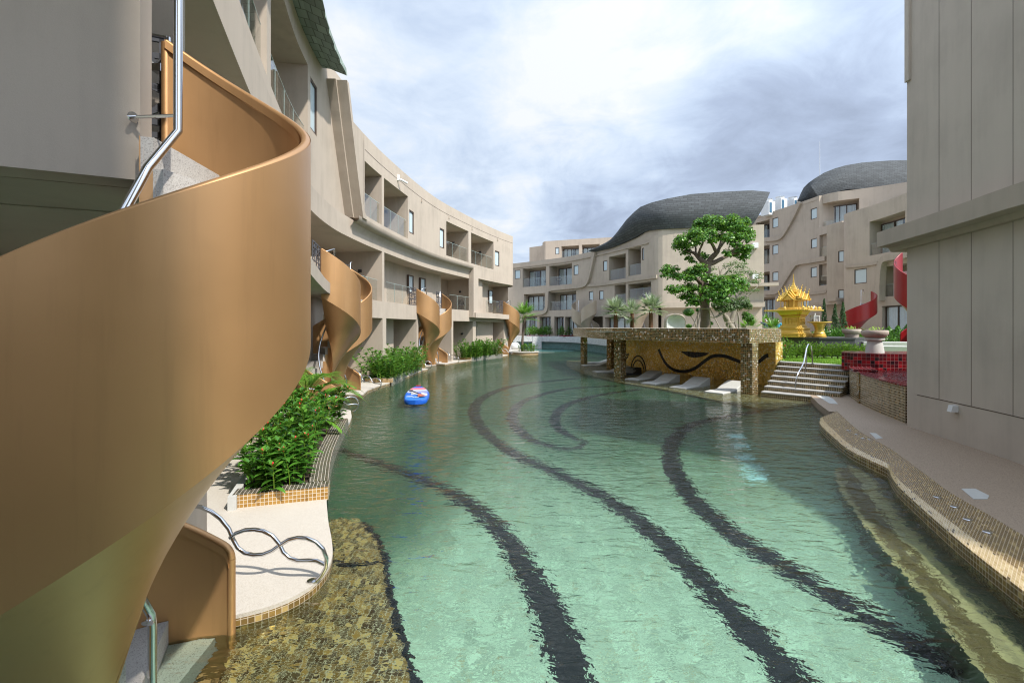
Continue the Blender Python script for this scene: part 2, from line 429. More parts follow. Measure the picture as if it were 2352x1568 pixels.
M['leaf_silver']=m_leaf('silver_palm_leaf',[(.2,.26,.17),(.30,.36,.25),(.40,.45,.33)],.5,.3)
M['leaf_dark']=m_leaf('dark_conifer_leaf',[(.015,.05,.015),(.025,.08,.02),(.045,.11,.03)],.6,.2)
M['leaf_yellow']=m_leaf('yellow_green_leaf',[(.2,.33,.03),(.3,.42,.06)],.4,.35)
M['flower']=m_plain('red_flower',(.5,.02,.015),.5)
M['blue']=m_plain('blue_board_rim',(.012,.10,.5),.3,0,.05)
M['navy']=m_plain('navy_cloth',(.012,.02,.09),.8)
M['teal']=m_plain('turquoise_cloth',(.02,.3,.5),.8)
M['skin']=m_plain('brown_skin',(.32,.17,.1),.6)
M['black']=m_plain('matte_black',(.018,.018,.02),.5)
M['hair']=m_plain('dark_hair',(.02,.016,.014),.7)
M['ac']=m_plain('white_metal_casing',(.72,.74,.75),.45)
M['fin']=m_plain('blue_coil_fins',(.07,.17,.27),.5,.2)
# ------------------------------------------------------------------ camera, light, sky
cam=bpy.data.cameras.new('camera'); cam.sensor_width=36; cam.lens=36*FPX/2352.0
cam.shift_y=-(784-HY)/2352.0*1.0; cam.clip_end=3000; cam.clip_start=.05
co=bpy.data.objects.new('camera',cam); COL.objects.link(co); co.location=(0,0,EYE); co.rotation_euler=(PI/2,0,0); sc.camera=co
SUN_EL=math.radians(50); SDIR=Vector((.75,-.66,0)).normalized()
sdir=Vector((SDIR.x*math.cos(SUN_EL),SDIR.y*math.cos(SUN_EL),math.sin(SUN_EL)))
sl=bpy.data.lights.new('sun','SUN'); sl.energy=4.3; sl.angle=math.radians(1.4); sl.color=(1,.945,.86)
so=bpy.data.objects.new('sun',sl); COL.objects.link(so); so.location=(30,-30,60)
so.rotation_euler=sdir.to_track_quat('Z','Y').to_euler()
sc.view_settings.view_transform='Standard'; sc.view_settings.look='None'; sc.view_settings.exposure=.42; sc.view_settings.gamma=1
sc.cycles.filter_width=1.15; sc.cycles.max_bounces=10; sc.cycles.transparent_max_bounces=16; sc.cycles.glossy_bounces=5; sc.cycles.transmission_bounces=6
sc.cycles.caustics_reflective=False; sc.cycles.caustics_refractive=True; sc.cycles.sample_clamp_indirect=6

w=bpy.data.worlds.new('World'); sc.world=w; w.use_nodes=True
class WT(NT):
    def __init__(self):
        self.m=w; self.t=w.node_tree; self.t.nodes.clear(); self.out=self.t.nodes.new('ShaderNodeOutputWorld')
t=WT()
sky=t.n('ShaderNodeTexSky',sky_type='NISHITA'); sky.sun_disc=False; sky.sun_elevation=SUN_EL
sky.sun_rotation=math.atan2(SDIR.x,SDIR.y); sky.air_density=1.2; sky.dust_density=2.0
d=t.n('ShaderNodeTexCoord').outputs['Generated']
nrm=t.n('ShaderNodeVectorMath',operation='NORMALIZE'); t.t.links.new(d,nrm.inputs[0]); dn=nrm.outputs[0]
sep=t.n('ShaderNodeSeparateXYZ'); t.t.links.new(dn,sep.inputs[0])
zz=t.math('MAXIMUM',sep.outputs[2],.04)
zz=t.math('ADD',zz,.22)
px=t.math('DIVIDE',sep.outputs[0],zz); py=t.math('DIVIDE',sep.outputs[1],zz)
cmb=t.n('ShaderNodeCombineXYZ'); t.t.links.new(px,cmb.inputs[0]); t.t.links.new(py,cmb.inputs[1]); cmb.inputs[2].default_value=3.7
P2=cmb.outputs[0]
def blob(x,y,width,amount):
    v=Vector(((x-CX)/FPX,1,(HY-y)/FPX)).normalized()
    dp=t.n('ShaderNodeVectorMath',operation='DOT_PRODUCT'); t.t.links.new(dn,dp.inputs[0]); dp.inputs[1].default_value=v
    a=t.math('MULTIPLY',t.math('SUBTRACT',dp.outputs['Value'],1.0),1.0/(width*width))
    return t.math('MULTIPLY',t.math('POWER',2.718,a),amount)
n1=t.noise(P2,1.3,10,.58,.6)
n2=t.noise(P2,3.6,10,.62,.5)
br=t.math('ADD',t.math('MULTIPLY',n1,.6),t.math('MULTIPLY',n2,.4))
br=t.math('ADD',t.math('MULTIPLY',t.math('SUBTRACT',br,.5),2.2),.62)
for b in ((1330,260,.13,.30),(1250,340,.1,.12),(1100,480,.10,.22),(950,260,.14,.06),(880,450,.12,.06),(1760,75,.055,.30),(1560,140,.05,.22),(1480,330,.1,.12),
          (2000,190,.17,-.30),(1830,280,.12,-.14),(1080,150,.09,-.15),(1080,300,.06,-.10),(1500,430,.14,-.18),(1620,230,.09,-.14),(1350,500,.1,-.22),(1800,400,.14,-.08),(2000,500,.2,.0)):
    br=t.math('ADD',br,blob(*b))
ccol=t.ramp(br,[(.05,(.31,.37,.49)),(.28,(.38,.455,.60)),(.48,(.485,.58,.735)),(.70,(.60,.69,.82)),(.95,(.76,.79,.82))])
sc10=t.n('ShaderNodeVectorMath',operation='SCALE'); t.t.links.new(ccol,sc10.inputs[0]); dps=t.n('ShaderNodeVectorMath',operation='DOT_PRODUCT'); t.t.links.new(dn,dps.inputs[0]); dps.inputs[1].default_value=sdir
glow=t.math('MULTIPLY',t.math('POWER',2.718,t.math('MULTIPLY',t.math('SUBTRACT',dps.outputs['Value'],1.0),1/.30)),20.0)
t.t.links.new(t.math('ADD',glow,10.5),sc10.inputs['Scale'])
cover=t.ramp(t.math('ADD',n1,t.math('MULTIPLY',n2,.2)),[(.25,(.80,.80,.80)),(.5,(.97,.97,.97))])
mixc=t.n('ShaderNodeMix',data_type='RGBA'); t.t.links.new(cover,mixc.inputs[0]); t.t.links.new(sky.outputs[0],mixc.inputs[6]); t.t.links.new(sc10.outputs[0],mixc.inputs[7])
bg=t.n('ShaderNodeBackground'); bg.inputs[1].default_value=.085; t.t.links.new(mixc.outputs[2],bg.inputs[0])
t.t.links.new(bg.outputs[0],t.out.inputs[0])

# ------------------------------------------------------------------ plan curves
FAC=Path([(-1.2,-1.0),(-1.9,1.0),(-2.62,3.25),(-3.37,5.23),(-4.22,7.54),(-5.05,10.0),(-5.75,12.2),(-6.35,14.5),(-6.68,17),(-6.66,19.2),(-6.38,22.2),(-5.72,26.5),(-5.02,29.65),(-3.96,32.8),(-2.64,36.3),(-1.35,39.3),(0.05,42.0)])

# ------------------------------------------------------------------ ground, pool floor, water
mb=MB(); mb.quad((-400,-300,-1.6),(400,-300,-1.6),(400,500,-1.6),(-400,500,-1.6))
tag(mb.build('ground',m_plain('ground_soil',(.2,.19,.14),.95,0,.2,.5)),kind='structure')
def zf(Y):
    return -.85+ .40*min(1,max(0,(Y-6)/9.0))
def gu(x,y,z):
    """point at depth z under the water surface seen at photo position x, y (refracted sight line)"""
    w_=gp(x,y,0); r=math.hypot(w_.x,w_.y); th=math.atan2(r,EYE); t2=math.asin(math.sin(th)/1.33); k=1+(-z)*math.tan(t2)/r
    return Vector((w_.x*k,w_.y*k,z))
def fp(x,y,dz=0.0):
    """point on the pool floor seen at photo position x, y"""
    z=-.6
    for _ in range(8):
        q=gu(x,y,z); z=zf(q.y)
    return Vector((q.x,q.y,z+dz))
t=NT('pool_floor_mosaic'); p=t.pos()
wob=t.n('ShaderNodeTexNoise'); wob.inputs['Scale'].default_value=3.2; wob.inputs['Detail'].default_value=3; t.t.links.new(p,wob.inputs['Vector'])
pw=t.n('ShaderNodeVectorMath',operation='MULTIPLY_ADD'); t.t.links.new(wob.outputs['Color'],pw.inputs[0]); pw.inputs[1].default_value=(.08,.08,0); t.t.links.new(p,pw.inputs[2])
sp=t.n('ShaderNodeSeparateXYZ'); t.t.links.new(p,sp.inputs[0])
y=sp.outputs[1]; x=sp.outputs[0]
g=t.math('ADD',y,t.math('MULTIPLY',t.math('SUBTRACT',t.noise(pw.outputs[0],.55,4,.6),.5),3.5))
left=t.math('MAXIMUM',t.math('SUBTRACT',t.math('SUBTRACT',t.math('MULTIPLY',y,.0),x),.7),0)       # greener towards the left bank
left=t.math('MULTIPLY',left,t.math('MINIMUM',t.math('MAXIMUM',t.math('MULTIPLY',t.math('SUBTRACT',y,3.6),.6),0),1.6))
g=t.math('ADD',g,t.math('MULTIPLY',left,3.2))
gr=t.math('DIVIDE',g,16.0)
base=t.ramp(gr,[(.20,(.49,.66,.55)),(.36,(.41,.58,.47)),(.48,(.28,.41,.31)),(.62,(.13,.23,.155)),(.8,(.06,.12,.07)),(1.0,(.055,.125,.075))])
cell=t.vmul(pw.outputs[0],(1/.055,1/.055,0))
fl=t.n('ShaderNodeVectorMath',operation='FLOOR'); t.t.links.new(cell,fl.inputs[0])
wn=t.n('ShaderNodeTexWhiteNoise'); t.t.links.new(fl.outputs[0],wn.inputs['Vector'])
mot=t.noise(pw.outputs[0],4.5,5,.7)
mul=t.math('MULTIPLY',t.math('ADD',.66,t.math('MULTIPLY',wn.outputs['Value'],.6)),t.math('ADD',.55,t.math('MULTIPLY',mot,.9)))
sc1=t.n('ShaderNodeVectorMath',operation='SCALE'); t.t.links.new(base,sc1.inputs[0]); t.t.links.new(mul,sc1.inputs['Scale'])
gold=t.math('GREATER_THAN',wn.outputs['Value'],.965)
cfl=t.mix(t.math('MULTIPLY',gold,.6),sc1.outputs[0],(.3,.24,.1))
M['floor']=t.surf(t.pbr(Base_Color=cfl,Roughness=.5))
mb=MB(); rows=[]
for Yv in [-14,-4,2,6,7.5,9,10.5,12,13.5,15,18,24,32,44,60]:
    rows.append([(X,Yv,zf(Yv)) for X in (-14,0,14,22)])
mb.grid(rows); tag(mb.build('pool_floor',M['floor']),kind='structure')

def smooth_pts(pts,step=.12):
    pa=Path([(q[0],q[1]) for q in pts],True,1,step); return pa
random.seed(11)
def stripe(img, widths, name='pool_stripe', mat='black_tile', dz=.006, wob=.012):
    """dark mosaic line set in the pool floor"""
    pts=[fp(*q) for q in img]; pa=Path([(q.x,q.y) for q in pts],True,1,.08)
    N=len(pa.p); k=[]; 
    # arc length of each control point
    cs=[0]
    for a,b in zip(pts,pts[1:]): cs.append(cs[-1]+(Vector((b.x,b.y))-Vector((a.x,a.y))).length)
    tot=cs[-1]; mb=MB(); rows=[]
    for i,s in enumerate(pa.s):
        u=s/pa.L*tot; j=0
        while j<len(cs)-2 and cs[j+1]<u: j+=1
        f=(u-cs[j])/max(1e-6,cs[j+1]-cs[j]); wd=.74*(widths[j]+(widths[min(j+1,len(widths)-1)]-widths[j])*min(1,max(0,f)))
        a=wd/2+random.uniform(-wob,wob); b=wd/2+random.uniform(-wob,wob)
        q=pa(s,a,0); r=pa(s,-b,0)
        rows.append([(q.x,q.y,zf(q.y)+dz),(r.x,r.y,zf(r.y)+dz)])
    mb.grid(rows); return tag(mb.build(name,M[mat]),kind='structure')
stripe([(775,1030),(870,1062),(1000,1112),(1090,1165),(1165,1240),(1228,1340),(1280,1450),(1325,1580),(1380,1750)],[.34,.36,.38,.42,.44,.46,.46,.46,.46])
stripe([(1330,868),(1200,882),(1130,902),(1092,930),(1100,975),(1168,1033),(1280,1085),(1390,1142),(1500,1222),(1610,1330),(1715,1440),(1830,1568),(1990,1750)],[.5,.5,.5,.5,.46,.46,.46,.45,.45,.45,.45,.45,.45])
stripe([(1420,885),(1300,893),(1215,915),(1182,940),(1180,968),(1212,1003),(1275,1025),(1325,1027),(1345,1012)],[.4,.42,.44,.44,.42,.4,.36,.25,.1])
stripe([(1470,893),(1370,908),(1300,930),(1275,958),(1285,985),(1320,1005),(1345,1012)],[.35,.4,.42,.42,.38,.3,.1])
stripe([(1780,940),(1680,953),(1590,975),(1548,1008),(1540,1045),(1556,1095),(1605,1160),(1700,1237),(1830,1318),(1980,1410),(2120,1490),(2250,1568),(2420,1690)],[.42,.45,.48,.5,.5,.5,.5,.5,.48,.46,.46,.46,.46])
M['pad']=m_plain('turquoise_tile',(.45,.78,.88),.35,0,.15,20)
for k,(y0,xa,xb) in enumerate(((997,1676,1712),(1018,1684,1722),(1044,1694,1734),(1067,1704,1750),(1087,1712,1762))):
    h=(9,9,11,12,16)[k]; mb=MB(); 
    q=[fp(xa,y0+h,.008),fp(xb,y0+h,.008),fp(xb-4,y0,.008),fp(xa-4,y0,.008)]
    mb.poly(q); tag(mb.build('pool_marking',M['pad']),kind='structure')

def water_mat(name,tint,base=(0,0,0),mixb=0,scale=1.0,strength=.72):
    t=NT(name); p=t.pos()
    a=t.noise(t.vmul(p,(2.2*scale,4.0*scale,1)),1.0,2,.5,.6)
    b=t.noise(t.vmul(p,(6.5*scale,9.5*scale,1)),1.0,3,.55,.4)
    c=t.noise(t.vmul(p,(.5,.8,1)),1.0,2)
    f_=t.noise(t.vmul(p,(14*scale,22*scale,1)),1.0,2,.5,.3)
    h=t.math('ADD',t.math('ADD',t.math('MULTIPLY',a,.8),t.math('MULTIPLY',b,.36)),t.math('MULTIPLY',f_,.10))
    h=t.math('MULTIPLY',h,t.math('ADD',.6,t.math('MULTIPLY',c,.8)))
    nm=t.bump(h,strength,.09)
    fr=t.schlick(.02,nm)
    rf=t.n('ShaderNodeBsdfRefraction'); rf.inputs['IOR'].default_value=1.33; rf.inputs['Color'].default_value=(*tint,1); rf.inputs['Roughness'].default_value=0; t.t.links.new(nm,rf.inputs['Normal'])
    gl=t.n('ShaderNodeBsdfGlossy'); gl.inputs['Roughness'].default_value=.03; t.t.links.new(nm,gl.inputs['Normal'])
    mx=t.n('ShaderNodeMixShader'); t.t.links.new(fr,mx.inputs[0]); t.t.links.new(rf.outputs[0],mx.inputs[1]); t.t.links.new(gl.outputs[0],mx.inputs[2])
    return t.surf(mx.outputs[0])
M['water']=water_mat('pool_water',(.82,.93,.86))
M['water_red']=water_mat('basin_water',(.95,.9,.9),scale=1.2)
mb=MB(); mb.quad((-14,-14,0),(22,-14,0),(22,60,0),(-14,60,0))
WAT=tag(mb.build('water',M['water'],None,True),kind='structure')

# ------------------------------------------------------------------ left terraces
def deck(pts,z=.10,zb=-1.2,cap='terrazzo',edge='mos_cop',name='terrace'):
    mb=MB(); mb.prism(pts,zb,z-.035,top=False); tag(mb.build('pool_edge',M[edge]),kind='structure')
    mb=MB(); mb.prism(pts,z-.035,z,bottom=False); tag(mb.build(name,M[cap]),kind='structure')
def back(s0,s1,n=-3.2):
    N=max(2,int(abs(s1-s0)/1.0)); return [tuple(FAC(s0+(s1-s0)*i/N,n,0))[:2] for i in range(N+1)]
sY=lambda Y:next(FAC.s[i] for i in range(len(FAC.p)) if FAC.p[i].y>=Y)
near_img=[(541,1411),(600,1397),(660,1376),(712,1347),(747,1312),(763,1278),(762,1240),(754,1195),(750,1150)]
c1=[tuple(gp(x,y,.1))[:2] for x,y in near_img]
pa=Path(c1,True,1,.08); c1=[(q.x,q.y) for q in pa.p]
P1O=[(-2.57,6.36),(-2.75,6.85),(-2.99,7.5),(-3.22,8.2),(-3.44,8.96),(-3.72,10.0),(-4.0,11.1)]
PP=Path(P1O,True,1,.15)
deck([(-3.3,3.95),(-2.55,3.85)]+c1+[(q.x-.02,q.y) for q in PP.p[1:]]+[(-4.1,11.5),(-4.3,12.2),(-4.66,13.15),(-4.9,13.35)]+back(sY(13.5),sY(4.2)))
deck([tuple(gp(833,906,.1))[:2],(-5.52,17.4),(-5.47,18.6),(-5.3,19.72),(-5.22,21),(-5.1,23),(-5.03,25.4),(-4.85,26.2),(-5.1,26.6)]+back(sY(26.9),sY(17.2)))
deck([(-4.35,29.6),(-4.1,30.4),(-3.6,31.8),(-3.0,33.35),(-2.3,35),(-1.5,36.5),(-.8,37.7),(-.35,39.2),(-.5,40)]+back(sY(40.3),sY(30.4)))
deck([(1.0,42.6),(1.5,43.5),(1.6,47),(0,54),(-5,54),(-4.2,42.5)],cap='terrazzo')

# gold mosaic step under water by the near terrace
st=[(500,1600),(541,1425),(600,1410),(665,1388),(720,1358),(752,1322),(768,1280),(764,1240),(756,1192),(790,1186),(832,1196),(862,1225),(884,1270),(893,1330),(905,1390),(925,1450),(950,1530),(970,1600)]
q=[tuple(gu(x,y,-.24))[:2] for x,y in st]
t=NT('gold_step_mosaic'); p=t.pos()
wob=t.n('ShaderNodeTexNoise'); wob.inputs['Scale'].default_value=7; t.t.links.new(p,wob.inputs['Vector'])
pw=t.n('ShaderNodeVectorMath',operation='MULTIPLY_ADD'); t.t.links.new(wob.outputs['Color'],pw.inputs[0]); pw.inputs[1].default_value=(.03,.03,0); t.t.links.new(p,pw.inputs[2])
cell=t.vmul(pw.outputs[0],(1/.05,1/.05,0))
fl=t.n('ShaderNodeVectorMath',operation='FLOOR'); t.t.links.new(cell,fl.inputs[0]); frc=t.n('ShaderNodeVectorMath',operation='FRACTION'); t.t.links.new(cell,frc.inputs[0])
wn=t.n('ShaderNodeTexWhiteNoise'); t.t.links.new(fl.outputs[0],wn.inputs['Vector'])
s2=t.n('ShaderNodeSeparateXYZ'); t.t.links.new(frc.outputs[0],s2.inputs[0])
e=lambda o:t.math('GREATER_THAN',t.math('ABSOLUTE',t.math('SUBTRACT',o,.5)),.44)
gr=t.math('MAXIMUM',e(s2.outputs[0]),e(s2.outputs[1]))
cc=t.ramp(wn.outputs['Value'],[(0,(.11,.06,.02)),(.25,(.3,.17,.04)),(.5,(.5,.29,.07)),(.68,(.17,.11,.045)),(.84,(.8,.55,.2))],'CONSTANT')
cc=t.mix(gr,cc,(.75,.66,.46))
M['mos_under']=t.surf(t.pbr(Base_Color=cc,Roughness=.25,Metallic=.45))
mb=MB(); mb.prism(q,-1.2,-.24,bottom=False); tag(mb.build('pool_step',M['mos_under']),kind='structure')
def strip_xy(img,z,w,mat,name,wob=.02):
    pa=Path([tuple(gu(x,y,z))[:2] for x,y in img],True,1,.06); mb=MB(); rows=[]; uv=[]
    for s in pa.s:
        a=w/2+random.uniform(-wob,wob); rows.append([pa(s,a,z),pa(s,-w/2+random.uniform(-wob,wob),z)]); uv.append([(s,0),(s,w)])
    mb.grid(rows,uvs=uv); return tag(mb.build(name,M[mat]),kind='structure')
strip_xy([(762,1288),(800,1296),(840,1292),(880,1286)],-.234,.1,'black_tile','pool_stripe')
strip_xy([(832,1198),(862,1227),(882,1272),(890,1330),(902,1390),(921,1450),(946,1530),(966,1600)],-.234,.07,'black_tile','pool_stripe')

# ------------------------------------------------------------------ right bank: coping, path, underwater bench
wat=[(1745,915),(1800,925),(1850,930),(1878,947)]
outer_img=[(1884,958),(1884,972),(1906,994),(1947,1028),(2008,1058),(2038,1072),(2047,1090),(2062,1112),(2095,1143),(2175,1213),(2260,1282),(2352,1352),(2470,1440),(2620,1552)]
inner_img=[(1916,948),(1922,944),(1945,965),(1978,992),(2030,1021),(2052,1034),(2064,1043),(2085,1058),(2112,1078),(2177,1126),(2262,1176),(2352,1229),(2470,1296),(2620,1380)]
CZ=.17
po=Path([tuple(gp(x,y,CZ))[:2] for x,y in outer_img],True,1,.12); pi_=Path([tuple(gp(x,y,CZ+.03))[:2] for x,y in inner_img],True,1,.12)
mb=MB(); mc=MB(); rows=[];uv=[];rows2=[];uv2=[]; sides=[];uv3=[]; N=130
for i in range(N+1):
    f=i/N; a,_=po.pt(po.L*f); b,_=pi_.pt(pi_.L*f); s=po.L*f; L=(b-a).length
    cw=min(.24+.06*math.sin(f*9),L*.45); cpt=a.lerp(b,cw/L)
    rows.append([(cpt.x,cpt.y,CZ+.012),(b.x,b.y,CZ+.03)]); uv.append([(s,cw),(s,L)])
    rows2.append([(a.x,a.y,CZ-.02),(cpt.x,cpt.y,CZ+.012)]); uv2.append([(s,0),(s,cw)])
    o=(a-b).normalized()*.02
    sides.append([(a.x+o.x,a.y+o.y,-1.2),(a.x+o.x,a.y+o.y,CZ-.045),(a.x,a.y,CZ-.02)]); uv3.append([(s,-1.2),(s,0.0),(s,.04)])
mb.grid(rows,uvs=uv); tag(mb.build('pool_coping',M['mos_cop']),kind='structure')
ms=MB(); ms.grid(sides,uvs=uv3); tag(ms.build('pool_edge',M['mos_cop']),kind='structure')
mc.grid(rows2,uvs=uv2); tag(mc.build('pool_edge',M['mos_cream']),kind='structure')
path_pts=[(q.x,q.y) for q in pi_.p]
tip=[tuple(gp(x,y,.2))[:2] for x,y in ((1856,896),(1862,908),(1880,926),(1905,944))]
pp=tip+path_pts[2:]+[(14,-8),(14,10.0),(11.9,13.4),(13,17.5),tuple(gp(1935,897,.2))[:2]]
mb=MB(); mb.prism(pp,-1.2,.19,bottom=False); tag(mb.build('path',M['aggregate']),kind='structure')
# pale patched repairs and drain covers in the path
for img in ([(2208,1122),(2240,1122),(2272,1138),(2268,1146),(2236,1146)],[(1997,993),(2012,995),(2028,1006),(2012,1008)],[(1872,906),(1890,903),(1915,917),(1925,928),(1905,926)]):
    mb=MB(); q=[tuple(gp(x,y,.19))[:2] for x,y in img]; mb.prism(q,.18,.195,bottom=False)
    tag(mb.build('path_patch',M['concrete']),kind='structure')
drains=[(2153,1141),(2192,1163),(2222,1192),(2268,1221),(1968,997),(1983,1006),(1998,1009),(1949,988)]
for k,(x,y) in enumerate(drains):
    c=gp(x,y,.2); mb=MB(); mb.lathe([(.045,0),(.045,.018),(.036,.024),(.01,.022)],(c.x,c.y,.185),18)
    lab=('round steel drain cap set in the coping, %s'%('nearest of four along the path' if k==3 else 'beside the pale patch' if k==0 else 'second of the near row' if k==1 else 'third of the near row')) if k<4 else 'small round steel cap in the far mosaic coping tip'
    tag(mb.build('drain_cap',M['chrome'],None,True,30),lab,'drain cap','drain caps in the coping')
# bench under water along the right bank
bo=[(1932,1072),(1919,1085),(1924,1108),(1942,1145),(1970,1185),(2040,1275),(2135,1392),(2250,1540),(2330,1640)]
bi=[(1960,1066),(1990,1074),(2030,1090),(2048,1112),(2090,1165),(2180,1262),(2290,1375),(2420,1500),(2560,1640)]
ZB=-.30
p1=Path([tuple(gu(x,y,ZB))[:2] for x,y in bo],True,1,.1); p2=Path([tuple(gu(x,y,ZB))[:2] for x,y in bi],True,1,.1)
t=NT('striped_bench_mosaic'); u=t.uv()
su=t.n('ShaderNodeSeparateXYZ'); t.t.links.new(u,su.inputs[0])
cell=t.vmul(u,(1/.16,1/.055,0)); fl=t.n('ShaderNodeVectorMath',operation='FLOOR'); t.t.links.new(cell,fl.inputs[0]); frc=t.n('ShaderNodeVectorMath',operation='FRACTION'); t.t.links.new(cell,frc.inputs[0])
wn=t.n('ShaderNodeTexWhiteNoise'); t.t.links.new(fl.outputs[0],wn.inputs['Vector'])
# bands across the bench: cream edge, brown middle, cream middle, dark inner
vv=t.math('ADD',su.outputs[1],t.math('MULTIPLY',t.math('SUBTRACT',wn.outputs['Value'],.5),.14))
cb=t.ramp(vv,[(0,(.44,.37,.2)),(.1,(.14,.10,.04)),(.42,(.42,.36,.2)),(.66,(.36,.31,.16)),(.72,(.05,.06,.035)),(1,(.04,.05,.03))],'CONSTANT')
mul=t.math('ADD',.75,t.math('MULTIPLY',wn.outputs['Value'],.5)); sc2=t.n('ShaderNodeVectorMath',operation='SCALE'); t.t.links.new(cb,sc2.inputs[0]); t.t.links.new(mul,sc2.inputs['Scale'])
s2=t.n('ShaderNodeSeparateXYZ'); t.t.links.new(frc.outputs[0],s2.inputs[0])
gr=t.math('MAXIMUM',t.math('GREATER_THAN',s2.outputs[0],.95),t.math('GREATER_THAN',s2.outputs[1],.9))
M['bench']=t.surf(t.pbr(Base_Color=t.mix(t.math('MULTIPLY',gr,.5),sc2.outputs[0],(.3,.27,.18)),Roughness=.4))
mb=MB(); rows=[]; uv=[]; side=[]; uvs=[]
for i in range(121):
    f=i/120; a,_=p1.pt(p1.L*f); b,_=p2.pt(p2.L*f); s=p1.L*f
    rows.append([Vector((a.x,a.y,ZB)).lerp(Vector((b.x,b.y,ZB)),k/6) for k in range(7)]); uv.append([(s,k/6) for k in range(7)])
    side.append([(a.x,a.y,-1.2),(a.x,a.y,ZB)]); uvs.append([(s,.9),(s,.9)])
mb.grid(rows,uvs=uv); mb.grid(side,uvs=uvs); tag(mb.build('pool_bench',M['bench']),kind='structure')

# ------------------------------------------------------------------ far end of the pool, upper terrace and lawn
farw=Path([((x-CX)/FPX*Y,Y) for x,Y in ((1150,54.5),(1200,54),(1250,54),(1307,52),(1345,48.5),(1375,45),(1402,41.5),(1430,38.5),(1460,36))],True,1,.5)
mb=MB(); ribbon(mb,farw,0,farw.L,-.8,.35,.78,1.42); t1=tag(mb.build('upper_pool_wall',M['mos_grey']),'pale grey mosaic rim of the upper pool at the far end','wall')
mb=MB(); ribbon(mb,farw,0,farw.L,-.8,0,-.9,.78); tag(mb.build('teal_pool_wall',M['mos_teal']),'teal mosaic wall under the pale overflow rim','wall')
s0=farw.sx(1222); mb=MB(); ribbon(mb,farw,s0,s0+1.2,.351,.42,-.5,1.43); tag(mb.build('overflow_wall',M['mos_grey']),'pale grey mosaic pier between the two overflow rims','wall')
fw=[(q.x,q.y+.6) for q in farw.p]
mb=MB(); mb.prism(fw+[(16,33),(60,33),(60,90),(-30,90),(-30,54.6)],-1.2,1.38,bottom=False); tag(mb.build('terrace',M['terrazzo']),kind='structure')
M['pale_aqua']=m_plain('turquoise_shelf_tile',(.2,.47,.52),.4,0,.08,5)
for c,rx,ry,z,mt in ((gp(1247,807,-.1),3.3,2.2,-.10,'pale_aqua'),(gp(1215,809,-.02),2.6,1.8,-.035,'concrete')):
    mb=MB(); mb.prism([(c.x+rx*math.cos(a),c.y+ry*math.sin(a)) for a in [2*PI*k/40 for k in range(40)]],-1.0,z,bottom=False); tag(mb.build('pool_shelf',M[mt]),kind='structure')
# ------------------------------------------------------------------ buildings
def pbox(mb, fn, s0,s1,n0,n1,z0,z1): ribbon(mb,fn,s0,s1,n0,n1,z0,z1,ds=.6)

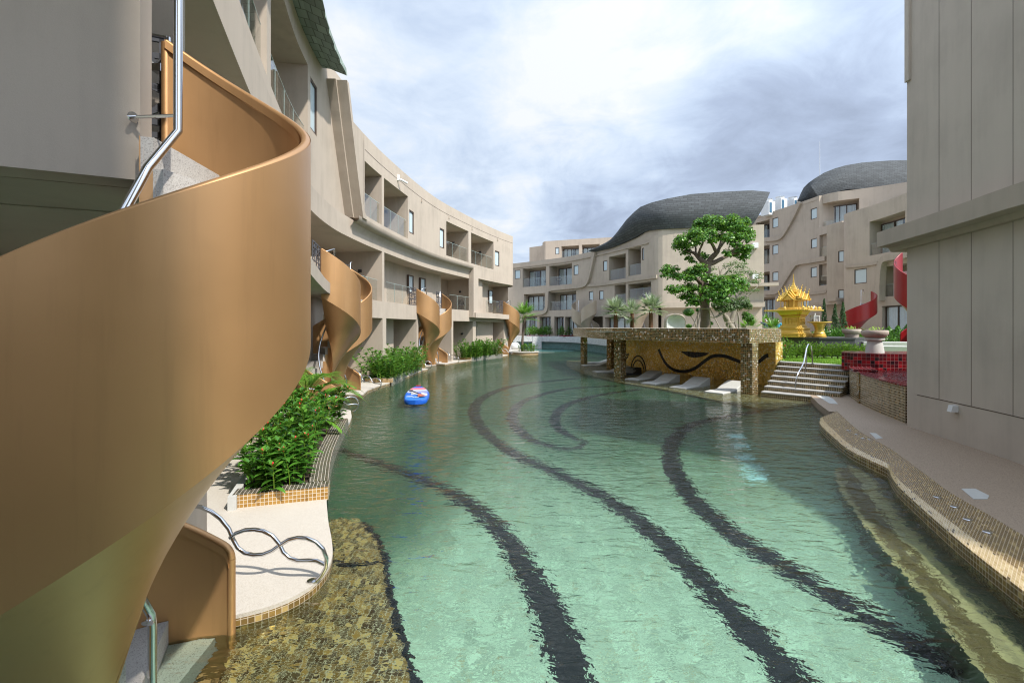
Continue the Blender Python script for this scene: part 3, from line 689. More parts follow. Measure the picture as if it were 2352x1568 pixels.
class Bldg:
    def __init__(self, th, path, mat):
        self.t=th; self.p=path; self.mat=mat; self.holes=[]; self.extra=MB()
    def z(self,x,y,n=0.0): return self.p.zy(self.p.sx(x,n),y,n)
    def h(self,x0,x1,yt,yb,n,dp):
        a,b=sorted((self.p.sx(x0,n),self.p.sx(x1,n))); m=(a+b)/2
        return (a,b,self.p.zy(m,yb,n),self.p.zy(m,yt,n),dp)
    def win(self,x0,x1,yt,yb,n=0.0,holes=None,label=None):
        h=self.h(x0,x1,yt,yb,n,.2); (self.holes if holes is None else holes).append(h)
        self.winparts(h,n,label)
    def winparts(self,h,n,label=None):
        s0,s1,z0,z1,_=h; f=.07; P=self.p; mb=MB(); e=.003
        pbox(mb,P,s0+e,s0+f,n-.15,n-.02,z0+e,z1-e); pbox(mb,P,s1-f,s1-e,n-.15,n-.02,z0+e,z1-e)
        pbox(mb,P,s0+f,s1-f,n-.15,n-.02,z0+e,z0+f); pbox(mb,P,s0+f,s1-f,n-.15,n-.02,z1-f,z1-e)
        fr=mb.build('window',M['frame'],self.t)
        if label: fr['label']=label
        mb=MB(); pbox(mb,P,s0+f,s1-f,n-.14,n-.07,z0+f,z1-f); mb.build('pane',M['frost'],fr)
    def door(self,s0,s1,z0,z1,n,panels=3,ny=None):
        """sliding door: n is the wall behind it"""
        P=self.p; f=.075; mb=MB(); W=(s1-s0)/panels
        pbox(mb,P,s0,s1,n+.02,n+.16,z1-f,z1); pbox(mb,P,s0,s1,n+.02,n+.16,z0,z0+.06)
        for k in range(panels+1):
            c=s0+W*k; a=c-(f/2 if 0<k<panels else (0 if k==0 else f)); pbox(mb,P,a,a+f,n+.02,n+.16,z0+.06,z1-f)
        d=mb.build('balcony_door',M['frame'],self.t)
        mb=MB(); 
        for k in range(panels):
            a=s0+W*k+f/2; b=a+W-f; pbox(mb,P,a,b,n+.10,n+.112,z0+.06,z1-f)
        mb.build('door_glass',M['doorglass'],d)
        mb=MB(); N=int((s1-s0)/.045); rows=[[],[]]
        gap=s0+(s1-s0)*random.uniform(.35,.65); gw=random.choice((.0,.18,.32))
        for i in range(N+1):
            s=s0+.03+(s1-s0-.06)*i/N; dn=n+.05+.022*math.sin(i*1.3+math.sin(i*.37)*1.2)
            if abs(s-gap)<gw:
                if len(rows[0])>1: mb.grid(rows)
                rows=[[],[]]; continue
            rows[0].append(P(s,dn,z0+.08)); rows[1].append(P(s,dn,z1-.09))
        if len(rows[0])>1: mb.grid(rows)
        mb.build('curtain',M['curtain'],d)
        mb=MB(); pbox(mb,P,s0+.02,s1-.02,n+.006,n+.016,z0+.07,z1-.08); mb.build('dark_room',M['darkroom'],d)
    def rail(self,s0,s1,z0,n,hgt=1.05,joint=1.15):
        P=self.p; mb=MB(); N=max(1,round((s1-s0)/joint)); W=(s1-s0)/N
        for k in range(N): ribbon(mb,P,s0+W*k+.006,s0+W*(k+1)-.006,n-.007,n+.007,z0+.02,z0+hgt,ds=.5)
        g=mb.build('glass_railing',M['glass'],self.t)
        mb=MB(); ribbon(mb,P,s0,s1,n-.009,n+.009,z0+hgt,z0+hgt+.014,ds=.5)
        for k in range(1,N): pbox(mb,P,s0+W*k-.006,s0+W*k+.006,n-.008,n+.008,z0+.02,z0+hgt)
        mb.build('glass_edge',M['edge'],g)
    def bal(self,x0,x1,yt,yb,n=0.0,dp=1.9,door=None,panels=3,rail=True,holes=None,lamp=True,hr=1.05,dtop=.25):
        h=self.h(x0,x1,yt,yb,n,dp); (self.holes if holes is None else holes).append(h)
        self.balparts(h,n,door,panels,rail,lamp,hr,dtop); return h
    def balparts(self,h,n,door,panels,rail,lamp,hr=1.05,dtop=.25):
        s0,s1,z0,z1,dp=h; w=s1-s0
        if door: self.door(s0+w*door[0],s0+w*door[1],z0+.02,z1-dtop,n-dp,panels)
        if rail: self.rail(s0+.03,s1-.03,z0,n-.12,hr)
        if lamp:
            mb=MB(); pbox(mb,self.p,s1-.14,s1-.002,n-dp*.62-.07,n-dp*.62+.07,z0+(z1-z0)*.62,z0+(z1-z0)*.62+.15)
            mb.build('wall_lamp',M['black'],self.t)
    def vent(self,x,y,n):
        s=self.p.sx(x,n); z=self.p.zy(s,y,n); mb=MB(); pbox(mb,self.p,s-.08,s+.08,n,n+.05,z-.09,z+.09); mb.build('vent_cover',M['stucco2'],self.t)

def lofted(mb, lower, upper, rows=8, bulge=0.0, back=None):
    """grid between two 3D polylines with the same number of points; uv in metres"""
    R=[];U=[];acc=[0]
    for a,b in zip(lower,lower[1:]): acc.append(acc[-1]+(b-a).length)
    for i in range(rows+1):
        f=i/rows; r=[];u=[]
        for k,(a,b) in enumerate(zip(lower,upper)):
            q=a.lerp(b,f)
            if bulge and back is not None: q=q+back[k]*(-bulge*math.sin(PI*f))
            r.append(q); u.append((acc[k],(b-a).length*f))
        R.append(r);U.append(u)
    mb.grid(R,uvs=U); return R

# ---- left hotel wing
NL,N2,NN=-.05,.35,-.35
HL=thing('hotel_building','curved beige hotel wing with golden spiral stairs along its pool front, at left','hotel',(-7,20,0))
B=Bldg(HL,FAC,M['stucco'])
sE=FAC.sx(1178,N2); sM=FAC.sx(836,N2); sNE=FAC.sx(790,NN)
ROOF=10.72; LIP=7.12; SOF=6.22; SL=3.77; SB=2.94
# second floor, main volume
H2=[]
for x0,x1,yt,yb,dr in ((824,877,0,0,None),(882,937,0,0,None),(1025,1076,0,0,(0,.55)),(1082,1133.6,0,0,(0,.55))):
    a=FAC.sx(max(x0,837.5),N2); b=FAC.sx(x1,N2); h=(a,b,7.3,9.6,2.0); H2.append(h)
    B.balparts(h,N2,dr or (0.02,.6),2,True,True,1.0)
for x0,x1 in ((940,951),(1010,1020.5),(1137,1147)):
    a=FAC.sx(x0,N2); b=FAC.sx(x1,N2); h=(a,b,7.68,8.95,.2); H2.append(h); B.winparts(h,N2)
wm=MB(); facade(wm,FAC,sM,sE,LIP,ROOF,N2,H2)
# parapet top, end wall, lip underside
ribbon(wm,FAC,sM,sE,-2.9,N2-.003,ROOF-.3,ROOF+.003)
for a,z in ((LIP,ROOF-.3),): wm.quad(FAC(sE,N2,SOF-.1),FAC(sE,-9,SOF-.1),FAC(sE,-9,ROOF),FAC(sE,N2,ROOF))
ribbon(wm,FAC,sM,FAC.sx(1093,N2),NL-.01,N2-.01,LIP-.05,LIP+.002)
wm.build('wall',M['stucco'],HL)
# thin groove line under the parapet and drain spouts
gm=MB(); ribbon(gm,FAC,sM+.1,sE-.05,N2-.01,N2+.006,10.08,10.10); gm.build('groove_trim',M['frame'],HL)
for x,y in ((918,480),(1000,506),(1050,533)): pass
for x in (968,1031,1084,1143):
    s=FAC.sx(x,N2); mb=MB(); pbox(mb,FAC,s-.05,s+.05,N2,N2+.05,9.83,10.02); mb.build('vent_cover',M['stucco2'],HL)
# rounded mouldings under the projecting floor
mm=MB(); sB=FAC.sx(1088,N2)
prof=[(N2-.002,LIP-.0),(N2-.02,LIP-.14),(N2-.10,LIP-.22),(NL+.14,LIP-.25),(NL+.10,LIP-.34),(NL+.02,LIP-.42),(NL+.004,LIP-.55)]
rows=[[FAC(sM-.5+(sB-sM+.5)*i/90,n,z) for n,z in prof] for i in range(91)]
mm.grid(rows); mm.build('cornice_moulding',M['stucco2'],HL,True,40)
# slanted frame that closes the near volume
fm=MB(); K=14
def slant(f): return FAC.sx(836+(799-836)*f,N2+.1)
ztop=FAC.zy(FAC.sx(799,N2+.1),181,N2+.1)
rows=[]
for i in range(K+1):
    f=i/K; z=LIP-.02+(ztop-LIP)*f; s=slant(f)
    s2=s+.30+max(0,.5*(1-f*8))**2; rows.append([FAC(s-.02,NN-.05,z),FAC(s-.02,NN+.35,z),FAC(s+.06,NN+.36,z),FAC(s+.06,N2+.05,z),FAC(s2,N2+.05,z),FAC(s2,NN-.05,z)])
fm.grid(rows); fm.poly(rows[-1]); fm.poly(rows[0][::-1])
for i in range(K):
    f0,f1=i/K,(i+1)/K; za,zb=LIP-.02+(ztop-LIP)*f0,LIP-.02+(ztop-LIP)*f1
    if za>ROOF: break
    a,b=slant(f0)+.29,slant(f1)+.29; fm.quad(FAC(a,N2-.01,za),FAC(sM,N2-.01,za),FAC(sM,N2-.01,min(zb,ROOF)),FAC(b,N2-.01,min(zb,ROOF)))
fm.build('slanted_frame',M['stucco2'],HL)
# end block leg and lower edge
em=MB(); s1=FAC.sx(1088,N2); s2=FAC.sx(1099,N2); s3=sE
ribbon(em,FAC,s1,s2,NL-.02,N2-.005,3.25,LIP+.001); ribbon(em,FAC,s2,s3,NL-.02,N2-.004,6.28,LIP+.001)
ribbon(em,FAC,s1+.1,FAC.sx(1163,N2+.15),NL-2,N2+.15,3.22,3.6)
em.build('end_frame',M['stucco'],HL)
# second floor, near volume
sN0=FAC.sx(330,NN) if False else sY(1.0)
HN=[]; zs=FAC.zy(FAC.sx(622,NN),197,NN); zt=FAC.zy(FAC.sx(707,NN),149,NN)
for x0,x1 in ((470,613),(622,707)):
    h=(FAC.sx(x0,NN),FAC.sx(x1,NN),zs,zt,2.0); HN.append(h); B.balparts(h,NN,None,2,True,False,1.08)
h=(sY(1.5),FAC.sx(462,NN),zs,zt,2.0); HN.append(h)
s_=FAC.sx(720,NN); h=(FAC.sx(713,NN),FAC.sx(728.5,NN),FAC.zy(s_,304,NN),FAC.zy(s_,188,NN),.2); HN.append(h); B.winparts(h,NN)
zr=FAC.zy(FAC.sx(752,NN),174,NN); zsf=FAC.zy(FAC.sx(591,NN),230,NN)
wn_=MB(); facade(wn_,FAC,sN0,slant(0)+.1,6.22,zr+.6,NN,HN); ribbon(wn_,FAC,sN0,slant(0)+.2,-2.9,NN-.004,zr+.3,zr+.603)
ribbon(wn_,FAC,sY(1.0),sY(6.0),-9,NN-.01,6.23,6.45); ribbon(wn_,FAC,sY(2.6),sY(4.3),NN+.01,.75,6.24,6.5); wn_.build('wall',M['stucco'],HL)  # outer ribbon: unseen slab added to shade the wall behind the gate
# green slate cornice
rm=MB(); sR1=FAC.sx(799,.5); zo=FAC.zy(sR1,183,.5); R=[];U=[]
prof=[(NN+.002,zr-.02),(NN+.30,zr-.02+.12*(zo-zr)),(.15,zr+.5*(zo-zr)),(.42,zr+.85*(zo-zr)),(.55,zo),(.50,zo+.3),(.1,zo+.9),(-1.0,zo+1.5),(-3,zo+1.9)]
acc=[0]
for a,b in zip(prof,prof[1:]): acc.append(acc[-1]+math.hypot(a[0]-b[0],a[1]-b[1]))
for i in range(61):
    s=sY(1.0)+(sR1-sY(1.0))*i/60
    jit=.02*math.sin(i*2.1)
    R.append([FAC(s+(0 if i<60 else -.55*(1-k/8)),n+jit*(k==4),z) for k,(n,z) in enumerate(prof)]); U.append([(a,s) for a in acc])
rm.grid(R,uvs=U); rm.poly([Vector(q) for q in R[-1]]); rm.build('roof',M['roof_green'],HL)
# first and ground floors
H1=[]
H1.append((sY(4.0),FAC.sx(880,NL)-.12,SL,SOF,2.6))
H1.append((FAC.sx(880,NL)+.14,FAC.sx(1087,NL),SL,SOF,2.3))
H1.append((FAC.sx(1108,NL),FAC.sx(1168,NL),SL-.1,6.2,1.6))
HG=[]
def gh(x0,x1,dp=2.2):
    h=(FAC.sx(x0,NL),FAC.sx(x1,NL),.04,SB,dp); HG.append(h); return h
g1=gh(742,879); g2=gh(887,957); g3=gh(961,1037,1.5); g4=gh(1041,1086); g5=gh(1093,1157,1.7); g0=(sY(9.6),FAC.sx(712,NL),.04,SB,2.4); HG.append(g0); HG.append((sY(4.9),sY(9.4),.04,SB,0))
wl=MB(); facade(wl,FAC,sY(3.9),sE-.2,0,LIP-.1,NL,H1+HG); wl.quad(FAC(sY(3.9),NL,3.47),FAC(sY(3.9),-9,3.47),FAC(sY(3.9),-9,SOF),FAC(sY(3.9),NL,SOF)); ribbon(wl,FAC,sY(3.9),sY(9.5),-3.2,NL-.01,3.46,3.5); wl.quad(FAC(sY(9.5),NL-.01,0),FAC(sY(9.5),-3.2,0),FAC(sY(9.5),-3.2,3.46),FAC(sY(9.5),NL-.01,3.46)); 
wl.quad(FAC(sE-.2,NL,-.2),FAC(sE-.2,-9,-.2),FAC(sE-.2,-9,LIP),FAC(sE-.2,NL,LIP))
# wall boxes standing in the recesses
def inner(x0,x1,n0,n1,z0,z1,nx=NL): ribbon(wl,FAC,FAC.sx(x0,nx),FAC.sx(x1,nx),n0,n1,z0+.003,z1-.003)
s716=FAC.sx(716,NL)
inner(905,1044,NL-2.29,NL-1.1,SL,SOF)                       # bathroom box on the first floor
ribbon(wl,FAC,sY(12.2),sY(15.2),NL-2.59,NL-1.5,SL+.003,SOF-.003)
inner(1118,1136,NL-1.59,NL-.6,SL-.1,6.2)
ribbon(wl,FAC,g2[0]+1.6,g2[1]-1.0,NL-2.19,NL-1.0,.045,SB-.003)
ribbon(wl,FAC,g5[0]+1.3,g5[1]-.9,NL-1.69,NL-.6,.045,SB-.003)
wl.build('wall',M['stucco'],HL)
bk=MB(); ribbon(bk,FAC,sY(3.9),sE-.25,-9,-3.2,-.2,10.3,ds=1.0); bk.build('wall',M['stucco2'],HL)
for a,b in ((1098,1143),(1203,1248)):
    x0=(800+a/3.136)*.8167; x1=(800+b/3.136)*.8167; n=NL-1.1+.16
    s0=FAC.sx(x0,n); s1=FAC.sx(x1,n); B.winparts((s0,s1,4.62,5.75,.1),n)
n=NL-.6+.16; B.winparts((FAC.sx(1124,n),FAC.sx(1133,n),4.5,5.7,.1),n)
B.door(FAC.sx(1048,NL-2.3),FAC.sx(1087,NL-2.3)-.2,SL+.02,SOF-.25,NL-2.3,3)
B.door(FAC.sx(768,NL-2.6),FAC.sx(806,NL-2.6),SL+.02,SOF-.25,NL-2.6,2)
B.door(FAC.sx(719,NL-1.5),FAC.sx(727,NL-1.5),SL+.6,SOF-.45,NL-1.5,1)
B.door(g4[0]+.2,g4[0]+1.7,.11,SB-.2,NL-2.2,2); B.door(g5[0]+.1,g5[0]+1.2,.11,SB-.2,NL-1.7,1)
B.winparts((FAC.sx(981,NL-1.34),FAC.sx(992,NL-1.34),1.75,2.6,.1),NL-1.34)
for h,z in ((g1,1.9),(g4,1.9)):
    mb=MB(); pbox(mb,FAC,h[1]-.12,h[1]-.002,NL-1.0,NL-.86,z,z+.14); mb.build('wall_lamp',M['black'],HL)
for h in H1[:2]:
    mb=MB(); pbox(mb,FAC,h[1]-.12,h[1]-.002,NL-1.2,NL-1.06,5.2,5.34); mb.build('wall_lamp',M['black'],HL)
# balcony slabs that reach out beside the stairs
def slab(Y0,Y1,w0,w1,z0=3.46,z1=3.775):
    mb=MB(); a,b=sY(Y0),sY(Y1); N=16; pts=[FAC(a,NL-.05,0)]
    for i in range(N+1):
        f=i/N; pts.append(FAC(a+(b-a)*f,w0+(w1-w0)*f,0))
    pts.append(FAC(b,NL-.05,0)); mb.prism([(q.x,q.y) for q in pts],z0,z1); mb.build('balcony_slab',M['stucco'],HL)
slab(7.0,14.7,.78,.72); slab(38.3,40.9,.45,.62,3.2,3.58)
# security camera under the parapet and ledge over the soffit
s=FAC.sx(913,N2); cmr=MB(); q=FAC(s,N2+.16,10.05); pbox(cmr,FAC,s-.05,s+.05,N2,N2+.1,10.0,10.3); cmr.tube([q,FAC(s+.3,N2+.4,9.95)],.055,10); cmr.tube([FAC(s,N2+.05,10.05),q],.03,8)
cmr.build('security_camera',M['white'],HL,True,40)
# glass railings of the first floor (gaps where the stairs start)
for a,b in ((8.2,12.15),(18.45,21.9)): B.rail(sY(a),sY(b),SL,NL-.03,1.0)
B.rail(FAC.sx(889,NL),sY(26.0),SL,NL-.03,1.0); B.rail(sY(31.6),FAC.sx(1086,NL),SL,NL-.03,1.0); B.rail(FAC.sx(1109,NL),sY(39.2),SL-.1,NL+.25,1.0); 

# lattice panels beside the stairs, cut from flat bars: rings, arcs and a grid
def lattice(parent,fn,s0,s1,z0,z1,n,name='lattice_gate',handle=False,big=False):
    mb=MB(); b=.035 if not big else .06; th=.02
    def bar(sa,za,sb,zb,w=b):
        d=Vector((sb-sa,zb-za)); L=d.length; d/=L; o=Vector((-d.y,d.x))*(w/2)
        P=[(sa+o.x,za+o.y),(sb+o.x,zb+o.y),(sb-o.x,zb-o.y),(sa-o.x,za-o.y)]
        mb.hexa([fn(p[0],n-th,p[1]) for p in P],[fn(p[0],n,p[1]) for p in P])
    def arc(cs,cz,r,a0,a1):
        N=max(3,int(abs(a1-a0)/.45))
        for i in range(N):
            u=a0+(a1-a0)*i/N; v=a0+(a1-a0)*(i+1)/N
            p=(cs+r*math.cos(u),cz+r*math.sin(u)); q=(cs+r*math.cos(v),cz+r*math.sin(v))
            if all(s0<t[0]<s1 and z0<t[1]<z1 for t in (p,q)): bar(p[0],p[1],q[0],q[1],.03)
    bar(s0,z0,s1,z0);bar(s0,z1,s1,z1);bar(s0,z0,s0,z1);bar(s1,z0,s1,z1)
    w=s1-s0;h=z1-z0; rr=random.Random(5)
    if big:
        for f in (.12,.24,.34,.62,.86): bar(s0,z0+h*f,s1,z0+h*f,.045)
        bar(s0+w*.72,z0+h*.86,s0+w*.72,z1,.05); bar(s0+w*.5,z0,s0+w*.5,z0+h*.34,.05)
        for cs,cz,r in ((.72,.62,.24),(.80,.36,.27),(.3,.7,.2),(.3,.3,.22)):
            N=28
            for i in range(N):
                u=2*PI*i/N; v=2*PI*(i+1)/N; p=(s0+w*cs+r*math.cos(u),z0+h*cz+r*math.sin(u)); q=(s0+w*cs+r*math.cos(v),z0+h*cz+r*math.sin(v))
                if all(s0<t[0]<s1 and z0<t[1]<z1 for t in (p,q)): bar(p[0],p[1],q[0],q[1],.045)
        return mb.build(name,M['lattice'],parent)
    for i in range(1,4): bar(s0+w*i/4,z0+h*(.0 if i%2 else .3),s0+w*i/4,z0+h*(.34 if i%2 else .62),.028)
    for f in (.12,.34,.5,.66,.86): bar(s0,z0+h*f,s1,z0+h*f,.026)
    for f in (.4,.75): bar(s0+w*f,z0+h*.66,s0+w*f,z1,.028)
    for cs,cz in ((.05,.58),(.62,.55),(.3,.2),(.95,.3),(.35,.88),(.9,.82)):
        arc(s0+w*cs,z0+h*cz,.2,0,2*PI); arc(s0+w*cs,z0+h*cz,.11,0,PI)
    g=mb.build(name,M['lattice'],parent)
    if handle:
        m2=MB(); pbox(m2,fn,s0+.02,s0+.14,n+.002,n+.04,z0+h*.68,z0+h*.76); pbox(m2,fn,s0+.1,s0+.22,n+.03,n+.05,z0+h*.74,z0+h*.77); m2.build('latch',M['chrome'],g)
    return g

# ---- right near building
RW=Path([(9.22,10.62),(8.98,9.4),(8.72,8.2),(8.5,7.3),(8.35,6),(8.3,3),(8.4,-8)],True,1)
HR=thing('villa_building','tall taupe building with vertical joints and projecting ledge, beside the path at right','building',(9.5,5,0))
wm=MB(); sR=next(RW.s[i] for i in range(len(RW.p)) if RW.p[i].y<5.9); ribbon(wm,RW,0,sR,-12,0,0,10.4,ds=.3); ribbon(wm,RW,sR+.001,RW.L,-12,-.004,0,5.0,ds=.6); wm.build('wall',M['stucco_r'],HR)
jm=MB()
for x in (2157,2231,2327):
    s=RW.sx(x,0); pbox(jm,RW,s-.004,s+.004,-.01,.0035,.98,4.45); pbox(jm,RW,s-.004,s+.004,-.01,.0035,4.85,10.3)
ribbon(jm,RW,.35,sR,-.01,.0035,.965,.98,ds=.3); jm.build('groove_trim',M['frame'],HR)
lm=MB(); lz0,lz1=4.42,4.80
def ledge_w(s): return .46 
rows=[]
for i in range(41):
    s=-.42+(RW.L-2)*(i/40)
    rows.append([RW(s,-.4,lz0-.12),RW(s,.10,lz0-.10),RW(s,.16,lz0-.0),RW(s,.40,lz0+.02),RW(s,.40,lz1),RW(s,-.4,lz1+.04)])
lm.grid(rows); lm.poly(rows[0]); lm.build('ledge',M['stucco'],HR)
cm=MB(); ribbon(cm,RW,-.004,.14,0,.05,8.2,10.45,ds=.4); cm.build('upper_band',M['stucco_r'],HR)
s=RW.sx(2197,0); lb=MB(); lb.hexa([RW(s-.06,.003,.80),RW(s-.06,.13,.80),RW(s+.06,.13,.80),RW(s+.06,.003,.80)],[RW(s-.06,.003,.93),RW(s-.06,.10,.93),RW(s+.06,.10,.93),RW(s+.06,.003,.93)]); 
lb.build('wall_lamp',M['ac'],HR)

# ---- middle building with the dark slate swoosh
def zc(zx,zy_): return (1143.4+zx/3.6, 408.35+zy_/3.6)
CP=Path([((x-CX)/FPX*Y,Y) for x,Y in ((1120,61.5),(1165,60),(1200,58.6),(1250,56.3),(1300,53.9),(1360,50),(1420,46),(1465,43.2),(1490,41.9),(1503,41.1),(1514,40.75),(1530,40.5),(1640,39.6),(1755,38.7))],True,1,.2)
HC=thing('hotel_building','beige hotel block with dark slate swoosh roof, behind the big tree','hotel',(12,46,1.4))
C=Bldg(HC,CP,M['stucco'])
sc0=0; scw=CP.sx(1512); scE=CP.L
zroof=CP.zy(CP.sx(1300),590)
def cz(fn,zx0,zx1,zy0,zy1,**k):
    x0,y0=zc(zx0,zy0); x1,y1=zc(zx1,zy1); return fn(x0,x1,y0,y1,**k)
cz(C.win,140,187,762,835); cz(C.win,627,667,722,803); cz(C.win,870,905,685,770); cz(C.win,1192,1209,580,680)
cz(C.bal,205,398,742,897,dp=1.3,door=(.06,.99),panels=4,lamp=False); cz(C.bal,425,612,718,885,dp=1.6,door=(.1,.99),panels=3,lamp=False)
cz(C.bal,918,1058,640,840,dp=2,door=(.45,.99),panels=2); cz(C.bal,1078,1183,578,805,dp=2,door=None,lamp=True)
cz(C.bal,215,388,958,1098,dp=1.0,door=(.02,.99),panels=4,lamp=False); cz(C.bal,425,648,942,1092,dp=1.3,door=(.18,.99),panels=4,lamp=False)
cz(C.win,753,790,938,1013); cz(C.win,838,874,932,1008)
cz(C.bal,965,1058,882,1050,dp=1.8,door=(.5,.99),panels=2); cz(C.bal,1078,1266,868,1005,dp=1.8,door=(.62,.95),panels=2,rail=True)
for a,b,dr,p in ((200,325,(.05,.95),3),(345,438,(.02,.99),3),(466,546,(.02,.98),2),(556,662,(.04,.99),3),(700,868,None,1),(885,1145,(.02,.98),4)):
    cz(C.bal,a,b,1148,1318,dp=.7 if dr else 1.6,door=dr,panels=p,rail=False,lamp=False,dtop=.05)
wm=MB(); zcap=lambda s: zroof
facade(wm,CP,sc0,scw,1.3,zroof,0,[h for h in C.holes])
zwall=CP.zy(CP.sx(1640),521)
zbw=CP.zy(CP.sx(1640),705)
facade(wm,CP,scw,scE,zbw,zwall,0,[]); facade(wm,CP,scw,scE,1.0,zbw,-.5,[])
wm.quad(CP(scw,0,zroof),CP(scw,-3,zroof),CP(scw,-3,zwall),CP(scw,0,zwall))
ribbon(wm,CP,scw,scE,-.52,-.002,zbw-.02,zbw+.002)
ribbon(wm,CP,sc0,scw,-3.2,-.003,zroof-.3,zroof+.003); ribbon(wm,CP,scw,scE,-5.5,-.003,zwall-.3,zwall+.003)
wm.quad(CP(scE,0,zbw),CP(scE,-12,zbw),CP(scE,-12,zwall),CP(scE,0,zwall)); wm.quad(CP(scE-.01,-.5,1),CP(scE-.01,-12,1),CP(scE-.01,-12,zbw),CP(scE-.01,-.5,zbw))
ribbon(wm,CP,sc0-4,scE-.3,-14,-3.2,1,zroof-.25,ds=1.2)
wm.build('wall',M['stucco'],HC)
# parapet lip, fascia lines, canopies, joints
lm=MB(); ribbon(lm,CP,sc0,CP.sx(1490),.0,.12,zroof-.62,zroof-.5); lm.build('ledge',M['stucco2'],HC); lm=MB(); ribbon(lm,CP,CP.sx(1517),scE,0,.2,zbw-.03,zbw+.42); lm.build('ledge',M['stucco2'],HC)
lm=MB(); z=CP.zy(CP.sx(1740),655); ribbon(lm,CP,CP.sx(1690),scE+.9,0,.75,z-.12,z+.12); lm.build('canopy',M['stucco'],HC)
jm=MB()
for x in (1558.5,1606):
    s=CP.sx(x); pbox(jm,CP,s-.012,s+.012,-.01,.004,zbw+.45,zwall-.02)
jm.build('groove_trim',M['stucco_r'],HC)
for x,y in ((1733,569),(1733,640)):
    s=CP.sx(x); z=CP.zy(s,y); mb=MB(); pbox(mb,CP,s-.22,s+.22,0,.32,z-.05,z+.38); mb.build('air_vent',M['white'],HC)
def moulding(b,pts,w,n0,n1,name='slanted_frame',mat='stucco2'):
    P=b.p; sp_=[]
    for x,y in pts:
        s=P.sx(x,n1); sp_.append(Vector((s,P.zy(s,y,n1))))
    # rounded corners
    for _ in range(2):
        q=[sp_[0]]
        for a,b2 in zip(sp_,sp_[1:]): q+= [a.lerp(b2,.25),a.lerp(b2,.75)]
        q.append(sp_[-1]); sp_=q
    mb=MB(); rows=[]
    for i,p in enumerate(sp_):
        d=(sp_[min(i+1,len(sp_)-1)]-sp_[max(0,i-1)]).normalized(); o=Vector((-d.y,d.x))*w/2
        a,c=p+o,p-o
        rows.append([P(a.x,n0,a.y),P(a.x,n1,a.y),P(c.x,n1,c.y),P(c.x,n0,c.y)])
    mb.grid(rows); mb.poly(rows[0]); mb.poly(rows[-1][::-1]); return mb.build(name,M[mat],b.t)
moulding(C,[zc(*q) for q in ((790,615),(765,740),(735,862),(700,893),(560,905),(425,920),(404,935),(402,1010),(398,1090),(372,1117),(300,1125),(200,1122))],.42,-.02,.34)
moulding(C,[zc(*q) for q in ((700,893),(860,880),(1060,850),(1200,830),(1310,815))],.3,-.02,.16,'ledge')
# slate roof: lower edge follows the parapet, upper edge flares back and to the right
lo=[];up=[];bk=[]
LOW=[(780,612),(820,608),(860,600),(910,590),(960,575),(1060,532),(1150,490),(1210,452),(1250,438),(1330,428),(1460,420),(1590,414),(1760,405),(1930,397),(2110,386)]
UPP=[(783,600),(830,575),(890,540),(930,515),(960,490),(1000,430),(1060,350),(1130,280),(1180,240),(1270,205),(1400,172),(1600,135),(1850,116),(2100,104),(2252,118)]
for (a,b),(c,d) in zip(LOW,UPP):
    x,y=zc(a,b); s=CP.sx(x,.15); q=CP(s,.18,0); lo.append(Vector((q.x,q.y,CP.zy(s,y,.18))))
    x2,y2=zc(c,d); Y=q.y+ .35+ .10*max(0,y-y2)/25; up.append(at(x2,y2,Y)); p_,dd=CP.pt(s); nv=Vector((dd.y,-dd.x,0)); bk.append(-nv)
pm=MB(); L0=[];L1=[]
for q in lo:
    s=CP.sx(CX+q.x/q.y*FPX,.18); L0.append(CP(min(s,scE),.01,zroof-.3)); L1.append(Vector((CP(min(s,scE),.01,0).x,CP(min(s,scE),.01,0).y,max(zroof-.2,q.z+.03))))
lofted(pm,L0,L1,1); pm.build('parapet',M['stucco'],HC)
rm=MB(); R=lofted(rm,lo,up,10,.55,bk)
lo2=[q+b*4.5 for q,b in zip(lo,bk)]; up2=[q+b*4.5-Vector((0,0,.6)) for q,b in zip(up,bk)]
lofted(rm,up,up2,3,0); lofted(rm,lo2,up2,3,0)
rm.poly([r[-1] for r in R]+[up2[-1],lo2[-1]]); rm.build('roof',M['roof_dark'],HC,True,50)
# set-back penthouse
PP_=Path([((x-CX)/FPX*Y,Y) for x,Y in ((1216,70),(1245,68.5),(1250,66.9),(1300,65.8),(1400,64),(1460,63))],False,1)
PC=Bldg(HC,PP_,M['stucco']); 
def pcz(fn,zx0,zx1,zy0,zy1,**k):
    x0,y0=zc(zx0,zy0); x1,y1=zc(zx1,zy1); return fn(x0,x1,y0,y1,**k)
pcz(PC.win,475,508,575,632); pcz(PC.bal,525,671,562,668,dp=1.3,door=(.02,.98),panels=4,lamp=False); pcz(PC.bal,695,842,550,655,dp=1.3,door=(.02,.98),panels=4,lamp=False)
zp=PP_.zy(PP_.sx(1300),551); wm=MB(); facade(wm,PP_,PP_.sx(1246),PP_.L,9.5,zp,0,PC.holes); ribbon(wm,PP_,0,PP_.sx(1246),-6,-.01,9.5,zp-.35); ribbon(wm,PP_,PP_.sx(1246),PP_.L,-8,-1.9,9.5,zp+.003); ribbon(wm,PP_,PP_.sx(1246),PP_.L,-2,-.003,zp-.2,zp+.003)
wm.build('penthouse',M['stucco'],HC)

